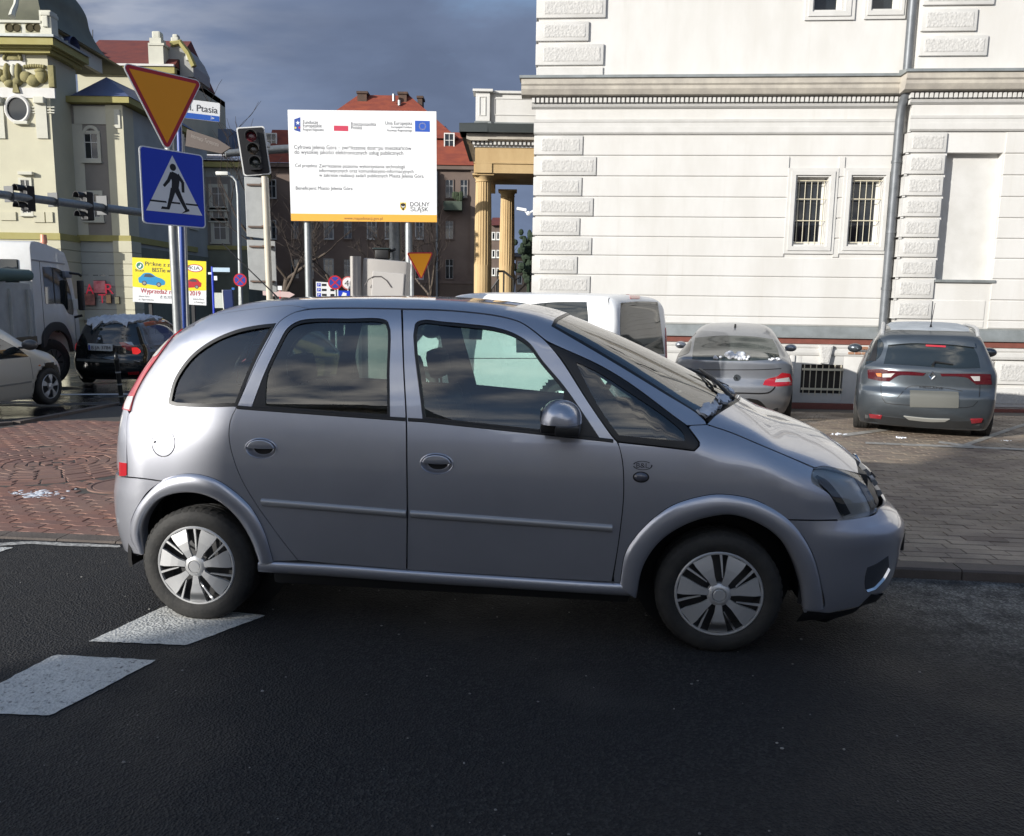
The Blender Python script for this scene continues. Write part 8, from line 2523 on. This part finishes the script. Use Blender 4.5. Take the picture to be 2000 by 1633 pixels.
d = flat('plate', rrect(22 * k, 14 * k, .02), BLUE, t, Mc, -.01, .01)
flat('white_symbol', [(-2 * k, 4 * k), (5 * k, 2 * k), (4 * k, -4 * k), (-5 * k, -3 * k)], WHITEP, d, Mc, .0005, .001)
b = MB(); b.tube([(0, .03, 0), (0, .03, c[2] - Lc[2])], .03, 8); b.build('pole', GALV, t)
c = at(545, 575, 24.0)
t = thing('direction_sign', 'pale pinkish direction arrow sign pointing right beyond the cream post', 'road sign', (c[0], 24, g(24)))
Lc = np.array([c[0], 24, g(24)]); k = 24 / FPX; Mc = face_mat(c - Lc, R(2))
d = flat('arrow_board', [(-31 * k, -2 * k), (-31 * k, 7 * k), (20 * k, 5 * k), (30 * k, 0), (20 * k, -6 * k)], mat('pale pink sign', (.62, .46, .44), .5), t, Mc, -.02, .02)
b = MB(); b.box(-2 * k, 6 * k, 8 * k, 16 * k, .0, .02, Mc); b.build('small_plate', WHITEP, t)
b = MB(); b.tube([(.03, .03, 0), (.03, .03, 1.0 + c[2] - Lc[2] - .8)], .03, 8); b.build('pole', SRED, t)
# second give way sign near the portico
c = at(823, 547, 13.0)
t = thing('give_way_sign', 'amber give way triangle just above the white van roof right of the board post', 'road sign', (c[0] - .16, 13, g(13)))
Lc = np.array([c[0] - .16, 13, g(13)]); k = 13 / FPX
Mc = face_mat(c - Lc, R(38), R(-3))
d = flat('sign_plate', round_tri(.50, .44, .025), SRED, t, Mc, -.01, .01)
flat('amber_field', inset(np.array(round_tri(.50, .44, .025)), .02), ORANGE, d, Mc, .0005, .001)
b = MB(); b.tube([(0, .05, 0), (0, .05, c[2] - Lc[2] + .42)], .03, 10); b.build('pole', GALV, t)
# grey cabinet with a curved mark
c = at(730, 600, 11.0)
cbt = thing('grey_cabinet', 'rounded grey metal cabinet with a curved line on its face beside the board post', 'cabinet', (c[0], 11, g(11)))
Lc = np.array([c[0], 11, g(11)])
CBM = mat('warm grey cabinet', (.40, .375, .35), .55, .1, col2=(.35, .33, .31), nscale=2)
xa_, xb2 = at(687, 540, 11)[0] - Lc[0], at(773, 540, 11)[0] - Lc[0]
zt_ = at(730, 506, 11)[2] - Lc[2]
b = MB(); b.rbox(xa_, xb2, 0, .45, 0, zt_, .03, Matrix.Rotation(R(4), 4, 'Y') @ Matrix.Identity(4)); b.build('housing', CBM, cbt, smooth=40)
b = MB(); b.cyl((xa_ + .06, -.02, 0), (xa_ + .06, -.02, zt_ + .03), .075, n=20); b.build('rounded_edge', CBM, cbt, smooth=50)
b = MB(); b.rbox(xa_ + .15, xb2 - .02, -.05, .0, zt_ - .52, zt_ - .17, .01, Matrix.Rotation(R(4), 4, 'Y')); b.build('door_panel', mat('light grey panel', (.46, .44, .42), .5), cbt)
b = MB(); cv = [at(px, py, 10.93) - Lc for px, py in ((712, 558), (719, 546), (729, 540), (744, 540), (755, 548), (764, 561))]; b.tube([(p[0], -.055, p[2]) for p in cv], .008, 6); b.build('curved_mark', mat('dark grey line', (.10, .09, .09), .6), cbt)
# advertising hoarding
HYd = 30.0
c = at(331, 550, HYd)
ad = thing('advertising_hoarding', 'yellow and white car sale hoarding with blue and red cars before the theatre', 'billboard', (c[0], HYd, g(HYd)))
La = np.array([c[0], HYd, g(HYd)]); k = HYd / FPX
Ma = face_mat(c - La, R(4), R(2.2))
bw_, bh_ = 138 * k / 2, 84 * k / 2
ap = flat('panel', [(-bw_, -bh_), (bw_, -bh_), (bw_, bh_), (-bw_, bh_)], WHITEP, ad, Ma, -.06, .06)
flat('yellow_field', [(-bw_, -bh_ * .32), (-bw_ * .3, -bh_ * .40), (bw_ * .3, -bh_ * .40), (bw_, -bh_ * .32), (bw_, bh_), (-bw_, bh_)], YELLOW, ap, Ma, .0005, .002)
def at_(s, x, y, w, h, m, al='LEFT', bold=.02): text('poster_lettering', s, Ma @ Matrix.Translation((x * k, y * k, .009)), ap, m, h * k, w * k, al, bold=bold)
at_('Piękne z zewnątrz', -45, 28, 84, 8, INK); at_('BESTie w środku', -32, 17, 62, 8, INK); at_('ŠKODA', -64, 16, 17, 4, INK)
at_('Wyprzedaż rocznika 2019', -54, -24, 112, 9, SRED); at_('Jelenia Góra', -58, -32, 20, 3, INK, bold=0); at_('ul. Zgorzelecka', -58, -38, 28, 3, INK, bold=0)
at_('✆ 75 777', -18, -33, 22, 5, INK, bold=0); at_('Jelenia Góra', 44, -32, 20, 3, INK, bold=0); at_('ul. Pułaskiego 1', 46, -38, 20, 3, INK, bold=0)
u0 = (-55 * k, 27 * k)
flat('emblem', [(u0[0] + a, u0[1] + q) for a, q in ngon(7.5 * k, 24)], WHITEP, ap, Ma, .003, .002)
flat('emblem_ring', [(u0[0] + a, u0[1] + q) for a, q in ngon(6.2 * k, 24)], mat('emblem green', (.03, .22, .12), .4), ap, Ma, .0055, .001)
flat('emblem_arrow', [(u0[0] + a * k, u0[1] + q * k) for a, q in ((-2, -4), (1, -4), (3.5, 1), (1.5, 4), (0, 0), (-3, -1))], WHITEP, ap, Ma, .007, .001)
u0 = (48 * k, 28 * k)
flat('oval_badge', [(u0[0] + a, u0[1] + q) for a, q in ngon(15 * k, 28, 7.5 * k)], SRED, ap, Ma, .003, .002)
flat('oval_badge', [(u0[0] + a, u0[1] + q) for a, q in ngon(13.4 * k, 28, 6.1 * k)], WHITEP, ap, Ma, .0055, .001)
at_('KIA', 48, 25, 19, 7, INK, 'CENTER', .03)
def poster_car(x, y, s, col, flip=1):
    m = mat('poster car %s' % ('blue' if flip > 0 else 'red'), col, .35)
    P = curve2([(-24, -5, 'c'), (-25, 4), (-21, 7), (-15, 13), (-2, 14), (8, 8), (20, 4), (25, -1), (24, -7, 'c'), (12, -9), (-10, -7)], 4)
    c0 = flat('printed_car', [((x + flip * a * s) * k, (y + q * s) * k) for a, q in P], m, ap, Ma, .003, .001)
    flat('printed_window', [((x + flip * a * s) * k, (y + q * s) * k) for a, q in ((-15, 6.5), (-12, 12), (-3, 12.4), (6, 7.5), (-2, 6))], INK, c0, Ma, .0045, .001)
    for wx, wy in ((-14, -5.5), (13, -7)):
        flat('printed_wheel', [((x + flip * (wx + a) * s) * k, (y + (wy + q) * s) * k) for a, q in ngon(4.6, 14)], INK, c0, Ma, .0045 + .0006, .001)
        flat('printed_hub', [((x + flip * (wx + a) * s) * k, (y + (wy + q) * s) * k) for a, q in ngon(2.9, 12)], GALV, c0, Ma, .0065, .001)
poster_car(-33, 0, 1.0, (.03, .28, .55))
poster_car(40, -3, .8, (.50, .03, .04), -1)
for x in (-bw_ * .6, bw_ * .6):
    b = MB(); b.box(x - .06, x + .06, .08, .18, 0, c[2] - La[2] + bh_ * .9); b.build('post', SBLACK, ad)
# bus stop bits
c = at(430, 527, 27.0)
t = thing('bus_stop_sign', 'blue bus stop flag with pale timetable board left of the no stopping sign', 'sign post', (at(416, 560, 27)[0], 27, g(27)))
Lc = np.array([at(416, 560, 27)[0], 27, g(27)]); k = 27 / FPX
b = MB(); b.tube([(0, 0, 0), (0, 0, c[2] - Lc[2] + .1)], .04, 8); b.build('pole', BLUE, t)
b = MB(); b.box(.02, 34 * k, -.03, .0, c[2] - Lc[2] - 4 * k, c[2] - Lc[2] + 4 * k); fl_o = b.build('flag', mat('pale blue flag', (.45, .58, .70), .5), t)
b = MB(); b.box(-8 * k, -.03, -.02, .0, c[2] - Lc[2] - 9 * k, c[2] - Lc[2] - 5 * k); b.box(3 * k, 9 * k, -.02, 0, c[2] - Lc[2] - 20 * k, c[2] - Lc[2] - 12 * k); b.build('small_plate', WHITEP, t)
zt2 = at(430, 572, 27)[2] - Lc[2]
b = MB(); b.box(3 * k, 26 * k, -.05, -.02, zt2 - 29 * k, zt2); b.build('timetable', mat('timetable sheet', (.55, .58, .52), .6, col2=(.45, .48, .43), nscale=20), t)
c = at(452, 585, 25.0); k = 25 / FPX
t = thing('information_totem', 'narrow dark blue totem with pale edge left of the curved street lamp', 'sign', (c[0], 25, g(25)))
zt2 = at(452, 566, 25)[2] - g(25)
b = MB(); b.rbox(-9 * k, 9 * k, -.06, .06, 0, zt2, .02, Matrix.Rotation(R(-2), 4, 'Y')); b.build('body', mat('totem blue', (.02, .035, .12), .3), t)
b = MB(); b.box(-10.5 * k, -9.2 * k, -.07, .07, 0, zt2, Matrix.Rotation(R(-2), 4, 'Y')); b.build('pale_edge', WHITEP, t)
b = MB(); b.box(2 * k, 7 * k, -.03, .03, zt2, zt2 + 4 * k); b.build('top_lug', mat('bright blue', (.03, .15, .5), .4), t)
# bollard on the kerb
c = gnd(239, 793)
t = thing('bollard', 'dark slim bollard with bands on the kerb in front of the off-roader', 'bollard', tuple(c))
b = MB(); b.lathe([(.055, 0), (.055, .03), (.035, .05), (.035, .74), (.042, .75), (.042, .78), (.03, .80), (.03, .84), (.0, .90)], Matrix.Rotation(R(-4), 4, 'Y'), 14); b.build('post', mat('bollard black', (.02, .022, .022), .4, .3), t, smooth=40)
for z_ in (.16, .36, .56):
    b = MB(); b.lathe([(.038, -.012), (.043, -.008), (.043, .008), (.038, .012)], Matrix.Rotation(R(-4), 4, 'Y') @ Matrix.Translation((0, 0, z_)), 14); b.build('ring', GALV, t, smooth=40)

# bare trees
BARK = mat('grey brown bark', (.075, .058, .045), .95, col2=(.12, .095, .075), nscale=6, bump=.5, bscale=14)
TWIG = mat('dark twigs', (.045, .034, .028), .95)
def tree(name, label, p, h, r, spread, seed, lean_=(0, 0), fork=.35, levels=5):
    t = thing(name, label, 'tree', tuple(p), group='bare trees behind the board')
    rg = random.Random(seed)
    tr, tw_ = MB(), MB()
    def grow(a, d, L, r0, lev):
        pts, cur, dd = [Vector(a)], Vector(a), Vector(d).normalized()
        n = 4
        for i in range(n):
            dd = (dd + Vector((rg.uniform(-1, 1), rg.uniform(-1, 1), rg.uniform(-.3, .6))) * .16).normalized()
            cur = cur + dd * (L / n); pts.append(cur.copy())
        r1 = r0 * .62
        rs = [r0 + (r1 - r0) * i / n for i in range(n + 1)]
        (tr if lev < 2 else tw_).tube(pts, rs, 8 if lev < 2 else (5 if lev < 4 else 3))
        if lev >= levels: return
        for j in range(3 if lev < 3 else 3):
            k = rg.choice([2, 3, 4]) if lev else rg.choice([3, 4])
            q = Vector((rg.uniform(-1, 1), rg.uniform(-1, 1), rg.uniform(-.15, .8)))
            nd = (dd * (1 - spread) + q * spread * 1.3).normalized()
            grow(pts[k if j else n], nd, L * rg.uniform(.58, .82), max(r1 * rg.uniform(.55, .8), .012), lev + 1)
    grow((0, 0, 0), (lean_[0], lean_[1], 1), h * fork, r, 0)
    tr.build('trunk', BARK, t, smooth=60)
    tw_.build('crown', TWIG, t, smooth=60)
c = at(662, 600, 34.0)
tree('bare_tree', 'bare tree whose trunk forks below the information board', (c[0] + .3, 34, g(34)), 8.0, .28, .55, 5, (.1, 0), .34)
c = at(548, 600, 38.0)
tree('bare_tree', 'bare tree with fine twigs between the traffic light and the board', (c[0], 38, g(38)), 10.5, .24, .42, 9, (.03, 0), .36)
c = at(838, 600, 40.0)
tree('bare_tree', 'slim bare tree before the tenement right of the board', (c[0], 40, g(40)), 7.0, .16, .45, 23, (0, 0), .4, 4)
c = at(1012, 600, 62.0)
tree('bare_tree', 'small bare tree seen between the portico columns', (c[0], 62, g(62)), 9.0, .2, .5, 31, (0, 0), .35, 4)
c = at(1042, 600, 50.0)
t = thing('shrub', 'dark evergreen shrub peeping out beside the villa corner', 'shrub', (at(1034, 470, 50)[0], 50, g(50)))
b = MB()
for k in range(60):
    a = np.array([rng.normal(0, .5), rng.normal(0, .5), at(1034, 478, 50)[2] - g(50) + rng.normal(-.6, .8)])
    b.sphere(tuple(a), tuple(rng.uniform(.12, .32, 3)), 6, 4)
b.tube([(0, 0, 0), (0, 0, a[2])], .12, 6)
b.build('foliage', mat('dark evergreen', (.02, .035, .018), .9), t)
finish_texts()
